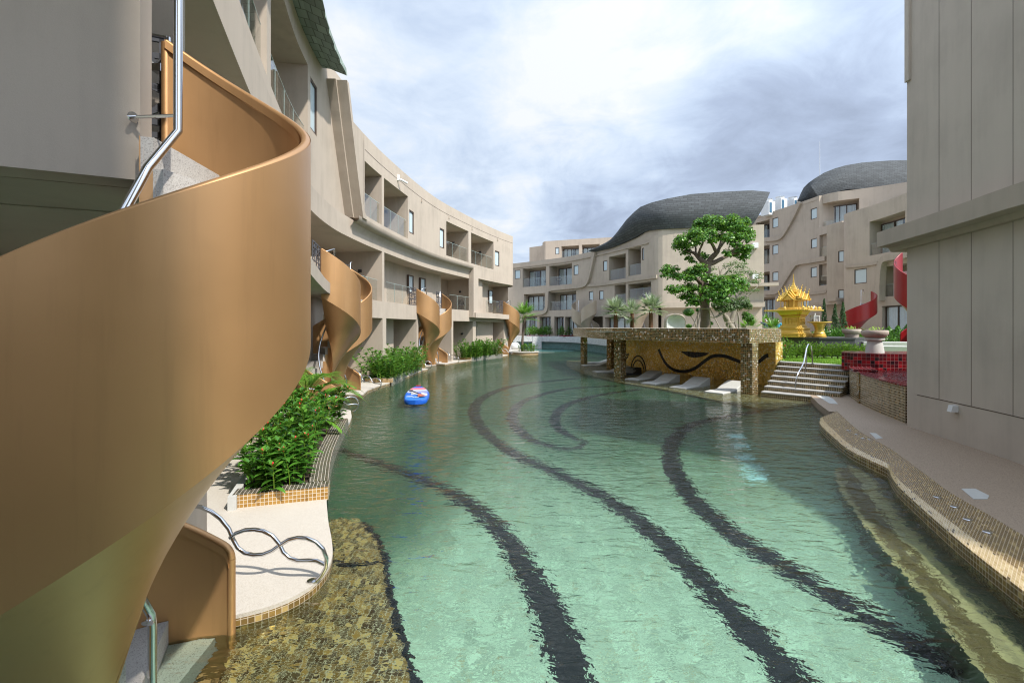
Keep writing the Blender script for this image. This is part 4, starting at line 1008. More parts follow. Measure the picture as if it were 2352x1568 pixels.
# ---- right rear building
def zd(zx,zy_): return (1698.7+zx/3.2, 326.7+zy_/3.2)
DP=Path([((x-CX)/FPX*Y,Y) for x,Y in ((1690,62),(1745,58.6),(1781,56.2),(1830,53),(1869,50.6),(1900,48.6))],False,1,.5)
HD=thing('hotel_building','beige four storey block with green slate roof and slanted frames, at rear right','hotel',(33,50,1.1))
D=Bldg(HD,DP,M['stucco'])
def dz(fn,a,b,c,d,**k):
    x0,y0=zd(a,c); x1,y1=zd(b,d); return fn(x0,x1,y0,y1,**k)
for a,b,c,d in ((241,285,555,628),(241,285,754,823),(241,285,952,1020),(522,570,485,565),(524,570,708,778),(522,569,918,992),(465,513,1138,1208)): dz(D.win,a,b,c,d)
for c,d in ((580,712),(762,898),(955,1092)): dz(D.bal,120,221,c,d,dp=1.2,door=(.1,.98),panels=3,lamp=False)
dz(D.bal,120,260,1140,1300,dp=.8,door=(.05,.95),panels=3,rail=False,lamp=False)
dz(D.bal,587,640,678,842,dp=1.8,door=None); dz(D.bal,583,640,895,1052,dp=1.8,door=None)
wm=MB(); zt1=DP.zy(DP.sx(1790),481); zt2=DP.zy(DP.sx(1869),462)
sQ=DP.sx(1881.5); zQ=DP.zy(sQ,326.7+628/3.2); facade(wm,DP,0,sQ,1.0,zt1,0,D.holes); facade(wm,DP,sQ,DP.L,1.0,zQ,0,D.holes); wm.quad(DP(sQ,0,zQ),DP(sQ,-2,zQ),DP(sQ,-2,zt2),DP(sQ,0,zt2)); ribbon(wm,DP,sQ,DP.L+2,-2,-.003,zQ-.2,zQ+.003); sS=DP.sx(1831)
facade(wm,DP,sS,sQ,zt1,zt2,0,[])
ribbon(wm,DP,0,sQ-.02,-12,-2.0,1,zt1-.02,ds=2); ribbon(wm,DP,sQ,DP.L,-12,-2.0,1,zQ-.3,ds=2); ribbon(wm,DP,sS,sQ-.01,-12,-.003,zt1+.002,zt2+.002,ds=2); ribbon(wm,DP,0,sS,-2.2,-.003,zt1-.25,zt1+.003,ds=2)
wm.build('wall',M['stucco'],HD)
moulding(D,[zd(*q) for q in ((435,440),(400,520),(330,650),(298,695),(270,708),(180,715))],.5,-.02,.3)
moulding(D,[zd(*q) for q in ((640,852),(520,870),(420,885),(395,900),(340,990),(280,1090),(255,1103),(180,1108))],.5,-.02,.3)
moulding(D,[zd(*q) for q in ((700,1096),(560,1108),(440,1117))],.3,-.02,.12,'ledge')
# block and front wing
EP0=Path([((x-CX)/FPX*Y,Y) for x,Y in ((1898.7,47.2),(1939,45.4))],False,1)
EB=Bldg(HD,EP0,M['stucco'])
def ez(fn,a,b,c,d,**k):
    x0,y0=zd(a,c); x1,y1=zd(b,d); return fn(x0,x1,y0,y1,**k)
ez(EB.win,724,768,797,880); ez(EB.win,724,768,1083,1162)
wm=MB(); zt3=EP0.zy(EP0.L*.5,(326.7+600/3.2)); facade(wm,EP0,0,EP0.L,1,zt3,0,EB.holes); ribbon(wm,EP0,0,EP0.L,-4,-.003,zt3-.3,zt3+.003); wm.quad(EP0(0,0,1),EP0(0,-4,1),EP0(0,-4,zt3),EP0(0,0,zt3))
z=EP0.zy(.5,(326.7+1182/3.2)); ribbon(wm,EP0,-1.3,EP0.L,-1,.9,z-.18,z+.12); z=EP0.zy(.5,(326.7+1172/3.2)); ribbon(wm,EP0,1.0,EP0.L,0,1.1,z,z+.3)
wm.build('wall',M['stucco2'],HD)
EP=Path([((x-CX)/FPX*Y,Y) for x,Y in ((1938,45.0),(1942,44.2),(1960,43.2),(2010,40.9),(2060,38.4),(2100,36.5),(2200,32.5))],True,1,.3)
E=Bldg(HD,EP,M['stucco'])
def e2(fn,a,b,c,d,**k):
    x0,y0=zd(a,c); x1,y1=zd(b,d); return fn(x0,x1,y0,y1,**k)
e2(E.bal,955,1217,545,808,dp=1.2,door=(.02,.98),panels=3,lamp=False); e2(E.win,843,935,930,1038); e2(E.win,1246,1290,540,604)
e2(E.bal,1052,1260,900,1128,dp=1.6,door=None,lamp=False); e2(E.bal,1048,1240,1198,1420,dp=.4,door=(.02,.98),panels=2,rail=False,lamp=False,dtop=.05)
zt4=EP.zy(EP.sx(2010),470); wm=MB(); facade(wm,EP,0,EP.L,1,zt4,0,E.holes); ribbon(wm,EP,0,EP.L,-12,-1.7,1,zt4-.02,ds=2); ribbon(wm,EP,0,EP.L,-1.75,-.003,zt4-.3,zt4+.003)
wm.quad(EP(0,0,1),EP(0,-4,1),EP(0,-4,zt4),EP(0,0,zt4)); wm.build('wall',M['stucco'],HD)
moulding(E,[zd(*q) for q in ((1010,1165),(1012,1010),(1022,900),(1040,862),(1080,845),(1270,815))],.55,-.02,.5)
moulding(E,[zd(*q) for q in ((772,915),(900,905),(1010,885))],.25,-.02,.14,'ledge')
# top storey set back behind the front wing, with balcony
TP=Path([((x-CX)/FPX*Y,Y) for x,Y in ((1881.7,50.3),(1892,49.6),(1920,48.6),(1960,47.8),(2020,46.6),(2120,44.5))],True,1,.3)
T=Bldg(HD,TP,M['stucco'])
e3=lambda fn,a,b,c,d,**k:(lambda p,q:fn(p[0],q[0],p[1],q[1],**k))(zd(a,c),zd(b,d))
e3(T.bal,596,880,430,640,dp=1.4,door=(.05,.97),panels=4,lamp=False)
zt5=TP.zy(TP.sx(1960),436); wm=MB(); facade(wm,TP,.02,TP.L,8,zt5,.01,T.holes); ribbon(wm,TP,.0,TP.L,-9,-1.6,8,zt5-.02,ds=2); ribbon(wm,TP,.02,TP.L,-1.7,0,zt5-.2,zt5+.003); wm.build('wall',M['stucco'],HD)
LOW=[(425,442),(470,430),(520,420),(580,408),(640,390),(700,370),(760,353),(800,345),(900,342),(1000,347),(1080,352),(1180,357),(1300,362)]
UPP=[(430,428),(445,385),(470,335),(505,300),(550,268),(620,225),(700,193),(780,170),(900,150),(1000,142),(1100,135),(1200,133),(1350,133)]
lo=[];up=[]
for k,((a,b),(c,d)) in enumerate(zip(LOW,UPP)):
    x,y=zd(a,b); Y=53.2-.0083*(a-425) if a<580 else 51.0-.0048*(a-580)
    lo.append(at(x,y,Y-.3)); x2,y2=zd(c,d); up.append(at(x2,y2,Y+.8+.015*(y-y2)))
rm=MB(); bk=[Vector((.6,.8,0))]*len(lo); R=lofted(rm,lo,up,10,.6,bk)
up2=[q+Vector((3,4,.3)) for q in up]; lo2=[q+Vector((3,4,0)) for q in lo]; lofted(rm,up,up2,3,0); lofted(rm,lo2,up2,2,0); rm.build('roof',M['roof_green'] if False else M['roof_dark'],HD,True,50)
# mast
b0=at(1883,438,56); mb=MB(); mb.tube([b0-Vector((0,0,4)),Vector((b0.x,b0.y,at(1883,325,56).z))],[.06,.015],6)
for k in (-1,1): mb.tube([b0+Vector((k*.5,0,-1.5)),b0+Vector((0,0,1.4))],.012,4)
tag(mb.build('antenna_mast',M['ac'],None,True),'thin lightning mast rising above the rear slate roof','mast')

# ---- roof top cooling units
def ac_unit():
    t_=thing('cooling_unit','white rooftop cooling unit with round fan, partly behind the slate roof tip','air conditioner',(0,0,0),'cooling units on the rear roof')
    mb=MB(); mb.box((-.55,-.55,0),(.55,.55,1.7)); proto_part('casing',mb,M['ac'],t_)
    mb=MB(); mb.lathe([(.50,0),(.46,.1),(.5,.28),(.54,.3),(.48,.31),(.44,.12),(.0,.1)],(0,0,1.7),20); proto_part('fan_guard',mb,M['ac'],t_,True,30)
    mb=MB(); mb.box((.552,-.45,.25),(.575,.45,1.5)); mb.box((-.45,-.575,.25),(-.05,-.552,1.5)); proto_part('coil',mb,M['fin'],t_)
    mb=MB(); mb.box((-.4,-.565,1.2),(-.2,-.553,1.45)); proto_part('nameplate',mb,M['fin'],t_); return t_
u0=ac_unit()
for i,(x,y,lab) in enumerate(((1764,464,None),(1792,458,'white rooftop cooling unit with two coil faces, middle one of three'),(1821,459,'low rooftop cooling unit showing blue coil beside the rear slate roof'))):
    o=u0 if i==0 else copy_tree(u0); q=at(x,y,57+i*.6); o.location=(q.x,q.y,q.z-1.72-(.0)); o.rotation_euler=(0,0,.4)
    if lab: o['label']=lab

# unseen blocks added behind the photographer to shade and darken the nearest stairs
mb=MB(); mb.box((.4,-7,-.2),(4.05,-2.7,17)); mb.box((-9,-7,-.2),(.399,-2.9,3.6)); mb.build('rear_shade_block',M['stucco2'],HL)
# ------------------------------------------------------------------ spiral stairs
def spiral(label, c, ang_t, hand, group, mat='gold', R=1.0, zfl=3.77, zw=0.0, U=388, off=None, slope=.0105, near=False, rail=True, H=1.42, cone=.95):
    """hand -1: turns clockwise going down; the panel starts on the side of the facade tangent"""
    T=thing('spiral_staircase',label,'spiral stairs',(c[0],c[1],zw),group)
    off=(7 if hand<0 else 0) if off is None else off
    a0=ang_t+off if hand<0 else ang_t+180-off
    def A(u): return math.radians(a0+hand*u)
    def pt(u,r,z): a=A(u); return Vector((c[0]+r*math.cos(a),c[1]+r*math.sin(a),z))
    def zt(u):
        z=zfl+1.01-slope*u
        q=max(0,(u-(U-3.5))/3.5); return z-.07*(1-math.sqrt(max(0,1-q*q)))
    def zb(u): return zfl+1.01-slope*u-H
    du=2.5 if near else 5; N=int(U/du); us=[U*i/N for i in range(N+1)]; us=sorted(set(us+[U-5.5,U-4,U-2.5,U-1.4,U-.7,U-.25]))
    mb=MB(); th=.05
    mb.grid([[pt(u,R,zb(u)),pt(u,R,(zb(u)+zt(u))/2),pt(u,R,zt(u)-.01)] for u in us])
    mb.grid([[pt(u,R-th,zt(u)-.01),pt(u,R-th,(zb(u)+zt(u))/2),pt(u,R-th,zb(u))] for u in us])
    for u in (0,U): mb.quad(pt(u,R-th,zb(u)),pt(u,R,zb(u)),pt(u,R,zt(u)-.01),pt(u,R-th,zt(u)-.01))
    pan=mb.build('outer_panel',M[mat],T,True,35)
    mb=MB(); r_=.031
    RC=R-.0315; pts=[pt(u,RC,zt(u)-.028) for u in us]; mb.tube(pts,r_,10)
    pe=pt(U,RC,zt(U)-.028); mb.tube([pe,pt(U,RC,zw-.35)],r_,10); mb.tube([pt(0,RC,zfl-.2),pt(0,RC,zt(0)-.028)],r_,10)
    # small inner lip under the rim
    mb.grid([[pt(u,R-th-.001,zt(u)-.09),pt(u,R-th-.022,zt(u)-.085),pt(u,R-th-.022,zt(u)-.02)] for u in us])
    mb.build('rim',M[mat],pan,True,40)
    ri=.17
    mb=MB(); rows=[]
    for u in us:
        row=[]
        for k in range(9):
            f=k/8; row.append(pt(u,R-.003+(ri-R)*f,zb(u)+.002-cone*(.75*f+.25*f*f)))
        rows.append(row)
    mb.grid(rows); mb.build('soffit',M[mat],T,True)
    ns=19; da=(U-10)/ns
    mb=MB(); mb.grid([[pt(u,.2,zt(u)-1.04),pt(u,.2,zb(u)-.5*cone),pt(u,.19,zb(u)-cone*.98)] for u in us]); mb.build('inner_string',M[mat],T,True)
    for k in range(ns):
        u0=2+da*k; u1=u0+da; z=zfl-slope*u0-.02; mb=MB(); rows=[]
        if z<zw-.5: continue
        M_=4; zl=z-.21
        top=[];bot=[]
        for j in range(M_+1):
            u=u0+(u1-u0+1.2)*j/M_; top.append((pt(u,.2,z),pt(u,R-th-.004,z))); bot.append((pt(u,.2,zl),pt(u,R-th-.004,zl)))
        for j in range(M_):
            mb.quad(top[j][0],top[j][1],top[j+1][1],top[j+1][0]); mb.quad(bot[j][1],bot[j][0],bot[j+1][0],bot[j+1][1])
            mb.quad(bot[j][0],bot[j+1][0],top[j+1][0],top[j][0])
        for j in (0,M_): mb.quad(bot[j][0],bot[j][1],top[j][1],top[j][0])
        mb.build('step',M['tread'],T)
    if rail:
        mb=MB(); rr=.235; seg=12 if near else 7; u0=78
        zr=lambda u: zt(min(u,U-7))-.245
        P=[pt(u0,rr,zfl+1.35)]
        if near: P=[pt(u0-25,rr+.12,zfl+1.30),pt(u0-12,rr+.05,zfl+1.38)]+P
        else: P=[pt(u0-70,rr+.25,zfl+.7),pt(u0-70,rr+.25,zfl+1.0),pt(u0-30,rr+.1,zfl+1.12),pt(u0,rr,zfl+1.05)]
        P+=[pt(u0,rr,zr(u0)+.03)]
        if near: P+=[pt(u0+52,.135,zfl-.32),pt(u0+98,.175,zfl-.62),pt(u0+101,.18,zfl-.70),pt(u0+125,.2,zr(u0+125)+.1)]
        P+=[pt(u,rr+.0,zr(u)) for u in ([u0+2.5] if not near else [])+list(range(int(u0)+(150 if near else 8),int(U-18),6))]
        ue=U-16; P+=[pt(ue,rr+.02,zr(ue)-.02),pt(ue+1,rr+.025,zr(ue)-.1),pt(ue+1,rr+.025,zw-.4)]
        mb.tube(P,.0255,seg); hr=mb.build('handrail',M['chrome'],T,True,60)
        for u in ((u0,260,ue) if near else (u0,170,260,ue)):
            mb=MB()
            z=zr(u)-.03 if u>u0 else zr(u)+.13
            e=pt(u,.205,z-.02) if u>u0 else pt(u,.205,z)
            if near and u==u0: e=Vector((-2.475,2.965,z+.02))
            mb.tube([pt(u,rr,z),e],.011,8)
            if near:
                d=(e-pt(u,rr,z)).normalized(); mb.tube([e-d*.012,e-d*.002],.034,14)
            mb.build('bracket',M['chrome'],hr,True,40)
    return T
def tang(Y):
    p,d=FAC.pt(sY(Y)); return math.degrees(math.atan2(d.y,d.x))
GS='gold spiral stairs along the curved wing'
stairs=[((-2.31,2.75),110,-1,'huge nearest bronze gold spiral stairs filling the left foreground'),
 ((-5.74,14.1),tang(13.6),1,'gold spiral stairs beside the areca palm, nearer of the second pair'),
 ((-6.08,16.4),tang(16.9),-1,'gold spiral stairs whose inner face shows, farther of the second pair'),
 ((-5.46,28.0),tang(27.5),1,'gold spiral stairs behind the red flowered shrubs, left of the third pair'),
 ((-4.96,29.84),tang(30.3),-1,'gold spiral stairs with white top steps, right of the third pair'),
 ((-.30,41.2),tang(40.7),1,'farthest single gold spiral stairs next to the islet palm')]
for i,(c,a,hd,lab) in enumerate(stairs): spiral(lab,c,a,hd,GS,near=(i==0))
# landing of the nearest stairs
def plate(pts,z0,z1,name,mat,par): 
    mb=MB(); mb.prism(pts,z0,z1); return mb.build(name,M[mat],par)
plate([(-2.46,3.01),(-2.55,3.22),(-4.7,2.36),(-4.6,2.1),(-3.1,2.735)],3.47,5.3,'privacy_wall','stucco',HL)
plate([(-2.56,3.23),(-2.86,3.72),(-3.0,4.0),(-5.6,5.0),(-5.4,2.62),(-4.72,2.37)],3.47,3.765,'balcony_slab','stucco2',HL)
# lattice gates: at the clockwise stairs inside the panel, at the other stairs on the near side of it
class Line2:
    def __init__(self,a,b): self.a=Vector(a); d=Vector(b)-self.a; self.L=d.length; self.d=d/self.L; self.n=Vector((self.d.y,-self.d.x))
    def __call__(self,s,n,z): q=self.a+self.d*s+self.n*n; return Vector((q.x,q.y,z))
g=Line2((-3.50,3.42),(-2.80,3.69)); lattice(HL,g,0.0,g.L-.02,SL+.03,SL+1.06,0.0,'lattice_gate',big=True)
mb=MB(); mb.tube([g(g.L+.012,0,SL),g(g.L+.012,0,SL+1.08)],.014,8); mb.tube([g(0,0,SL+1.075),g(g.L,0,SL+1.075)],.012,8); pbx=g(g.L-.06,.02,SL+.80); 
mb.box((pbx.x-.02,pbx.y-.03,pbx.z-.03),(pbx.x+.05,pbx.y+.03,pbx.z+.03)); mb.tube([pbx+Vector((-.01,0,.03)),pbx+Vector((-.05,-.05,.05)),pbx+Vector((-.06,-.06,.09))],.008,6); mb.build('gate_post',M['chrome'],HL)
for c,a,hd,lab in stairs[1:]:
    t_=Vector((math.cos(math.radians(a)),math.sin(math.radians(a)))); n_=Vector((t_.y,-t_.x)); cc=Vector(c)
    st=cc+t_*(1.0 if hd<0 else -1.0)-n_*.02
    if hd>0: q=Line2(st-t_*1.15,st-t_*.03); lattice(HL,q,0,q.L,SL+.02,SL+1.02,0.0)
    else: q=Line2(st-t_*.86,st-t_*.10); lattice(HL,q,0,q.L,SL+.02,SL+1.05,-.05)
for ia,ib in ((1,2),(3,4)):
    ca,cb=Vector(stairs[ia][0]),Vector(stairs[ib][0]); d=(cb-ca).normalized(); n_=Vector((d.y,-d.x))
    a=ca+d*.25-n_*.15; b=cb-d*.25-n_*.15; 
    plate([tuple(a),tuple(b),tuple(b-n_*.9),tuple(a-n_*.9)],SL-.3,SL+.95,'privacy_wall','stucco',HL)

# figure-of-eight grab rails by the stair exits
def rail_pts():
    z6=lambda q:at(q[0]/2.4,980+q[1]/2.4,4.3)
    s1=[(1000,428),(1050,430),(1110,442),(1165,467),(1215,505),(1262,562),(1285,620),(1310,665),(1350,695),(1400,706),(1450,702),(1500,682),(1545,650),(1590,622),(1640,610),(1690,613),(1740,633),(1780,672),(1800,725),(1795,775),(1770,820),(1722,866)]
    s2=[(1268,612),(1300,586),(1350,568),(1400,565),(1450,573),(1500,598),(1540,645),(1560,690),(1595,722),(1640,737),(1700,735),(1745,738),(1788,756)]
    return [z6(q) for q in s1],[z6(q) for q in s2]
r1,r2=rail_pts(); base=Vector((-2.31,2.75,0)); a1=math.radians(110)
def loc(p):
    q=p-base; return Vector((q.x*math.cos(a1)+q.y*math.sin(a1), q.x*math.sin(a1)-q.y*math.cos(a1), q.z))   # (t, n, z)
L1=[loc(p) for p in r1]; L2=[loc(p) for p in r2]
def grab(c,a,hd,label,seg):
    ar=math.radians(a); t_=Vector((math.cos(ar),math.sin(ar),0)); n_=Vector((t_.y,-t_.x,0)); cc=Vector((c[0],c[1],0))
    f=lambda q: cc+t_*q.x*(1 if hd<0 else -1)+n_*q.y+Vector((0,0,q.z))
    mb=MB()
    for L in (L1,L2):
        pp=[f(q) for q in L]; mb.tube(pp,.019,seg)
    e=f(L1[-1]); mb.lathe([(.048,0),(.048,.012),(.03,.02),(.02,.02)],(e.x,e.y,.1),16)
    w=f(L1[0]); d=(f(L1[1])-w).normalized(); mb.tube([w-d*.01,w+d*.01],.04,14)
    tag(mb.build('grab_rail',M['chrome'],None,True,50),label,'handrail','figure of eight grab rails at the stair exits')
grab(*stairs[0][:3],'big polished figure of eight grab rail on the nearest terrace',12)
grab(*stairs[1][:3],'polished looped grab rail half hidden by the near planter leaves',8)
grab(*stairs[2][:3],'polished looped grab rail in front of the ground floor wire chair',8)
grab(*stairs[3][:3],'polished looped grab rail at the end of the red flowered planter',8)
grab(*stairs[4][:3],'polished looped grab rail on the white terrace corner of the third stairs',8)
grab(*stairs[5][:3],'polished looped grab rail by the farthest gold stairs',6)

# ------------------------------------------------------------------ plants
UP=Vector((0,0,1))
def rdir(up=.3):
    while True:
        v=Vector((random.uniform(-1,1),random.uniform(-1,1),random.uniform(-1,1)))
        if .05<v.length<1: v.normalize(); break
    v.z=abs(v.z)*up+v.z*(1-up); return v.normalized()
def blade(mb,b,d,L,W,droop=.3,seg=3,fold=.15):
    """pointed leaf with a fold along its midrib"""
    d=d.normalized(); s=d.cross(UP)
    if s.length<.05: s=Vector((1,0,0))
    s.normalize(); n=len(mb.v); prof=[0,.8,1,.62,0] if seg==4 else ([0,1,.7,0] if seg==3 else [0,1,0])
    k=len(prof)-1; p=b.copy(); dd=d.copy(); V=[]
    for i,w in enumerate(prof):
        up=s.cross(dd)
        if w==0: V.append([p.copy()])
        else: V.append([p-s*(W/2*w)+up*(W*fold*w),p.copy(),p+s*(W/2*w)+up*(W*fold*w)])
        p=p+dd*(L/k); dd=(dd+Vector((0,0,-droop/k))).normalized()
    idx=[]
    for r in V:
        idx.append(list(range(len(mb.v),len(mb.v)+len(r)))); mb.v+=[tuple(q) for q in r]
    def face(*f): mb.f.append(f); mb.uv.append([(0,0)]*len(f))
    for a,c in zip(idx,idx[1:]):
        if len(a)==1: face(a[0],c[1],c[0]); face(a[0],c[2],c[1])
        elif len(c)==1: face(a[0],a[1],c[0]); face(a[1],a[2],c[0])
        else: face(a[0],a[1],c[1],c[0]); face(a[1],a[2],c[2],c[1])
def petal(mb,c,n,r,asp=.6):
    n=n.normalized(); s=n.cross(UP)
    if s.length<.05: s=Vector((1,0,0))
    s.normalize(); u=n.cross(s); a=random.uniform(0,2*PI); e=s*math.cos(a)+u*math.sin(a); f=n.cross(e)
    mb.quad(c-e*r,c-f*r*asp,c+e*r,c+f*r*asp)
def clump(mb,c,r,n,size,flat=1.0,shell=.55):
    for _ in range(n):
        v=rdir(.35); q=random.random()**(1/2.2)*(1-shell)+shell*random.uniform(.75,1.05)
        if random.random()<.2: q=random.random()
        p=c+Vector((v.x*r*q,v.y*r*q,v.z*r*q*flat))
        nn=(v*.7+UP*.8+rdir(0)*.8); petal(mb,p,nn,size*random.uniform(.7,1.3))
def ginger(c,h,n_st,group,label,leafL=.2,leafW=.062,flowers=True,stemr=.006,nl=15,spread=.22,seg=3,name='flowering_shrub',low=.22,wild=1.0):
    T=thing(name,label,'shrub',tuple(c),group); st=MB(); lf=MB(); fl=MB()
    for _ in range(n_st):
        a=random.uniform(0,2*PI); b=c+Vector((math.cos(a),math.sin(a),0))*random.uniform(0,spread)
        lean=Vector((math.cos(a),math.sin(a),0))*random.uniform(.05,.42)*wild; hh=h*random.uniform(.7 if wild==1 else .45,1.12); P=[]
        for k in range(6):
            f=k/5; P.append(b+Vector((0,0,hh*f))+lean*hh*f*f*.9)
        st.tube(P,[stemr*(1.3-.7*k/5) for k in range(6)],4,cap=False)
        ph=random.uniform(0,6)
        for k in range(nl):
            f=low+(1-low)*k/nl; i=min(4,int(f*5)); q=P[i].lerp(P[i+1],f*5-i); ph+=2.2
            d=Vector((math.cos(ph),math.sin(ph),random.uniform(.15,.75)-(.2 if f<.5 else 0)))
            blade(lf,q,d,leafL*random.uniform(.75,1.25),leafW*random.uniform(.8,1.25),random.uniform(.35,.9),seg)
        for k in range(4):
            d=Vector((math.cos(ph+k*1.6),math.sin(ph+k*1.6),1.1)); blade(lf,P[-1],d,leafL*.7,leafW*.8,.5,seg)
        if flowers and random.random()<.38: fl.ball(P[-1]+Vector((0,0,.035)),(.016,.016,.04),7,5)
    st.build('stem',M['leaf_yellow'],T); lf.build('foliage',M['leaf_shrub'],T,True)
    if fl.f: fl.build('flower',M['flower'],T,True)
    return T
def feather(mb,rm_,base,az,L,rise,n=26,ll=.32,lw=.028,arch=1.0):
    """arching palm frond with leaflets on both sides"""
    P=[];p=base.copy(); d=Vector((math.cos(az),math.sin(az),rise)).normalized(); K=12
    for k in range(K+1):
        P.append(p.copy()); p=p+d*(L/K); d=(d+Vector((0,0,-.13*arch))).normalized()
    rm_.tube(P,[.012*(1-.8*k/K) for k in range(K+1)],4,cap=False)
    for k in range(n):
        f=.18+.82*k/n; i=min(K-1,int(f*K)); q=P[i].lerp(P[i+1],f*K-i); dd=(P[i+1]-P[i]).normalized(); s=dd.cross(UP).normalized()
        w=ll*math.sin(PI*min(.98,max(.14,f*.9+.05)))**.6
        for sg in (-1,1): blade(mb,q,(s*sg*1.0+dd*.75+Vector((0,0,.35))),w*random.uniform(.85,1.1),lw,random.uniform(.5,.9),3,.05)
    for sg in (-.3,.3): blade(mb,P[-1],d+Vector((0,0,.2)),ll*.6,lw,.4,3)

# near planter
def planter_box(label,name,outer,n_in,front,z=.28,mat='mos_dark',fm='mos_kerb',width=.27,soilz=.22,closed=None):
    T=thing(name,label,'planter',(front[0][0],front[0][1],.1),'mosaic planters on the left bank')
    pa=Path(outer,True,1,.15); mb=MB()
    rows=[];uv=[]
    for s in pa.s:
        rows.append([pa(s,.0,-.6),pa(s,0,z-.01),pa(s,-.012,z),pa(s,-width,z),pa(s,-width,soilz-.2)]); uv.append([(s,0),(s,.6+z),(s,.62+z),(s,.62+z+width),(s,.9+z+width)])
    mb.grid(rows,uvs=uv); mb.build('kerb',M[mat],T)
    (ax,ay),(bx,by)=front; d=Vector((bx-ax,by-ay)).normalized(); nn=Vector((d.y,-d.x)); 
    if nn.y>0: nn=-nn
    mb=MB(); L=Line2((ax,ay),(bx,by)); W=width*.9; sg=-1 if L.n.y<0 else 1
    def fn(s,n,zz): q=L(s,n*(1 if L.n.y<0 else -1),zz); return q
    ribbon(mb,fn,-.0,L.L,-W,0.004,.09,z-.006,ds=5); mb.build('front_kerb',M[fm],T)
    mb=MB(); ribbon(mb,fn,.0,L.L,-W,.006,z-.006,z+.004,ds=5); mb.build('front_cap',M[mat],T)
    soil=[tuple(pa(s,-width+.01,0))[:2] for s in pa.s if s>.25]+[tuple(pa(s,-n_in,0))[:2] for s in pa.s[::-1] if s>.3]+[tuple(pa(.3,-width,0))[:2]]
    mb=MB(); mb.prism(soil,.0,soilz,bottom=False); mb.build('soil',M['soil'],T)
    bk=MB(); ribbon(bk,pa,0,pa.L,-n_in-.1,-n_in,.05,z); bk.build('back_kerb',M['concrete'],T)
    return T,pa
planter_box('long dark mosaic planter with orange tiled front, nearest on the left bank','planter_box',P1O,1.12,((-2.57,6.36),(-3.70,6.02)))
random.seed(21)
SG='red flowering shrubs filling the nearest planter'; SL_='leafy green shrub with red flower buds in the nearest planter by the water'
for Yp,n,hh in ((6.66,(-.44,-.68,-.92),.60),(7.2,(-.48,-.74,-1.0),.74),(7.85,(-.48,-.74,-1.0),.86),(8.5,(-.46,-.74,-1.0),.92),(9.2,(-.46,-.74,-1.0),.92),(9.9,(-.46,-.74,-1.0),.88),(10.6,(-.46,-.72,-.95),.8),(10.9,(-.4,-.6),.7)):
    for k in n:
        i=min(range(len(PP.p)),key=lambda j:abs(PP.p[j].y-Yp)); q=PP(PP.s[i],k+random.uniform(-.06,.06),.2)
        ginger(q+Vector((0,random.uniform(-.12,.12),0)),hh*random.uniform(.85,1.1),7,SG,SL_,leafL=.205,leafW=.075,nl=14,seg=4)
def areca(c,h,nf,label,group=None,L=1.5,az0=0,n=30,name='areca_palm',ll=.36,lw=.03):
    T=thing(name,label,'palm',tuple(c),group); rm_=MB(); lf=MB()
    for k in range(nf):
        az=az0+2*PI*k/nf*1.0+random.uniform(-.25,.25); b=c+Vector((random.uniform(-.08,.08),random.uniform(-.08,.08),h*random.uniform(.1,.5)))
        feather(lf,rm_,b,az,L*random.uniform(.75,1.15),random.uniform(.9,2.2),n,ll,lw,random.uniform(.9,1.5))
    rm_.build('stem',M['leaf_yellow'],T,True); lf.build('fronds',M['leaf_palm'],T,True); return T
areca(Vector((-4.75,10.6,.25)),1.5,13,'feathery areca palm rising behind the shrubs of the nearest planter',None,1.45,.3,34,ll=.42,lw=.034)
areca(Vector((-4.3,9.6,.25)),.5,9,'low areca palm leaning among the nearest planter shrubs',None,.9,.9,30)

# second and third planters
p2=[(-5.22,19.72),(-5.2,21),(-5.12,23),(-5.03,25.4)]
planter_box('long planter of mixed tiles in front of the ground floor, with red flowered shrubs','planter_box',p2,1.25,((-5.22,19.72),(-6.42,19.85)),mat='mos_blue',width=.2)
PP2=Path(p2,True,1,.15); G2_='red flowering shrubs of the middle planter'
for Yp in (20.0,20.9,21.8,22.7,23.6,24.5,25.2):
    for k in (-.35,-.85):
        i=min(range(len(PP2.p)),key=lambda j:abs(PP2.p[j].y-Yp)); q=PP2(PP2.s[i],k,.2)
        ginger(q,1.12*random.uniform(.9,1.1),13,G2_,'dense shrub with red flower spikes in the middle planter beside the paddleboard',leafL=.24,leafW=.11,nl=20,spread=.62,seg=2,stemr=.007,low=.03,wild=2.0)
areca(Vector((-6.1,22.5,.3)),.6,9,'small palm tuft behind the middle planter shrubs',None,1.1,.2,18)
areca(Vector((-6.2,20.2,.3)),.4,12,'spiky palm at the left end of the middle planter',None,.9,.2,14)
p3=[(-2.97,33.4),(-2.3,34.8),(-1.5,36.3),(-.77,37.7)]
planter_box('farther planter of mixed tiles below the end of the wing','planter_box',p3,1.0,((-2.97,33.4),(-3.9,33.5)),mat='mos_blue',width=.2)
PP3=Path(p3,True,1,.15)
for i in range(0,len(PP3.s),4):
    for k in (-.3,-.75):
        ginger(PP3(PP3.s[i],k,.2),1.1*random.uniform(.85,1.15),11,'shrubs of the farther planter','rounded green shrub in the farther planter under the wing end',leafL=.25,leafW=.12,nl=18,spread=.55,seg=2,stemr=.008,low=.03,wild=2.0)
areca(Vector((-2.4,36.0,.3)),1.1,10,'feathery palm rising out of the farther planter',None,1.2,.2,16,lw=.05)

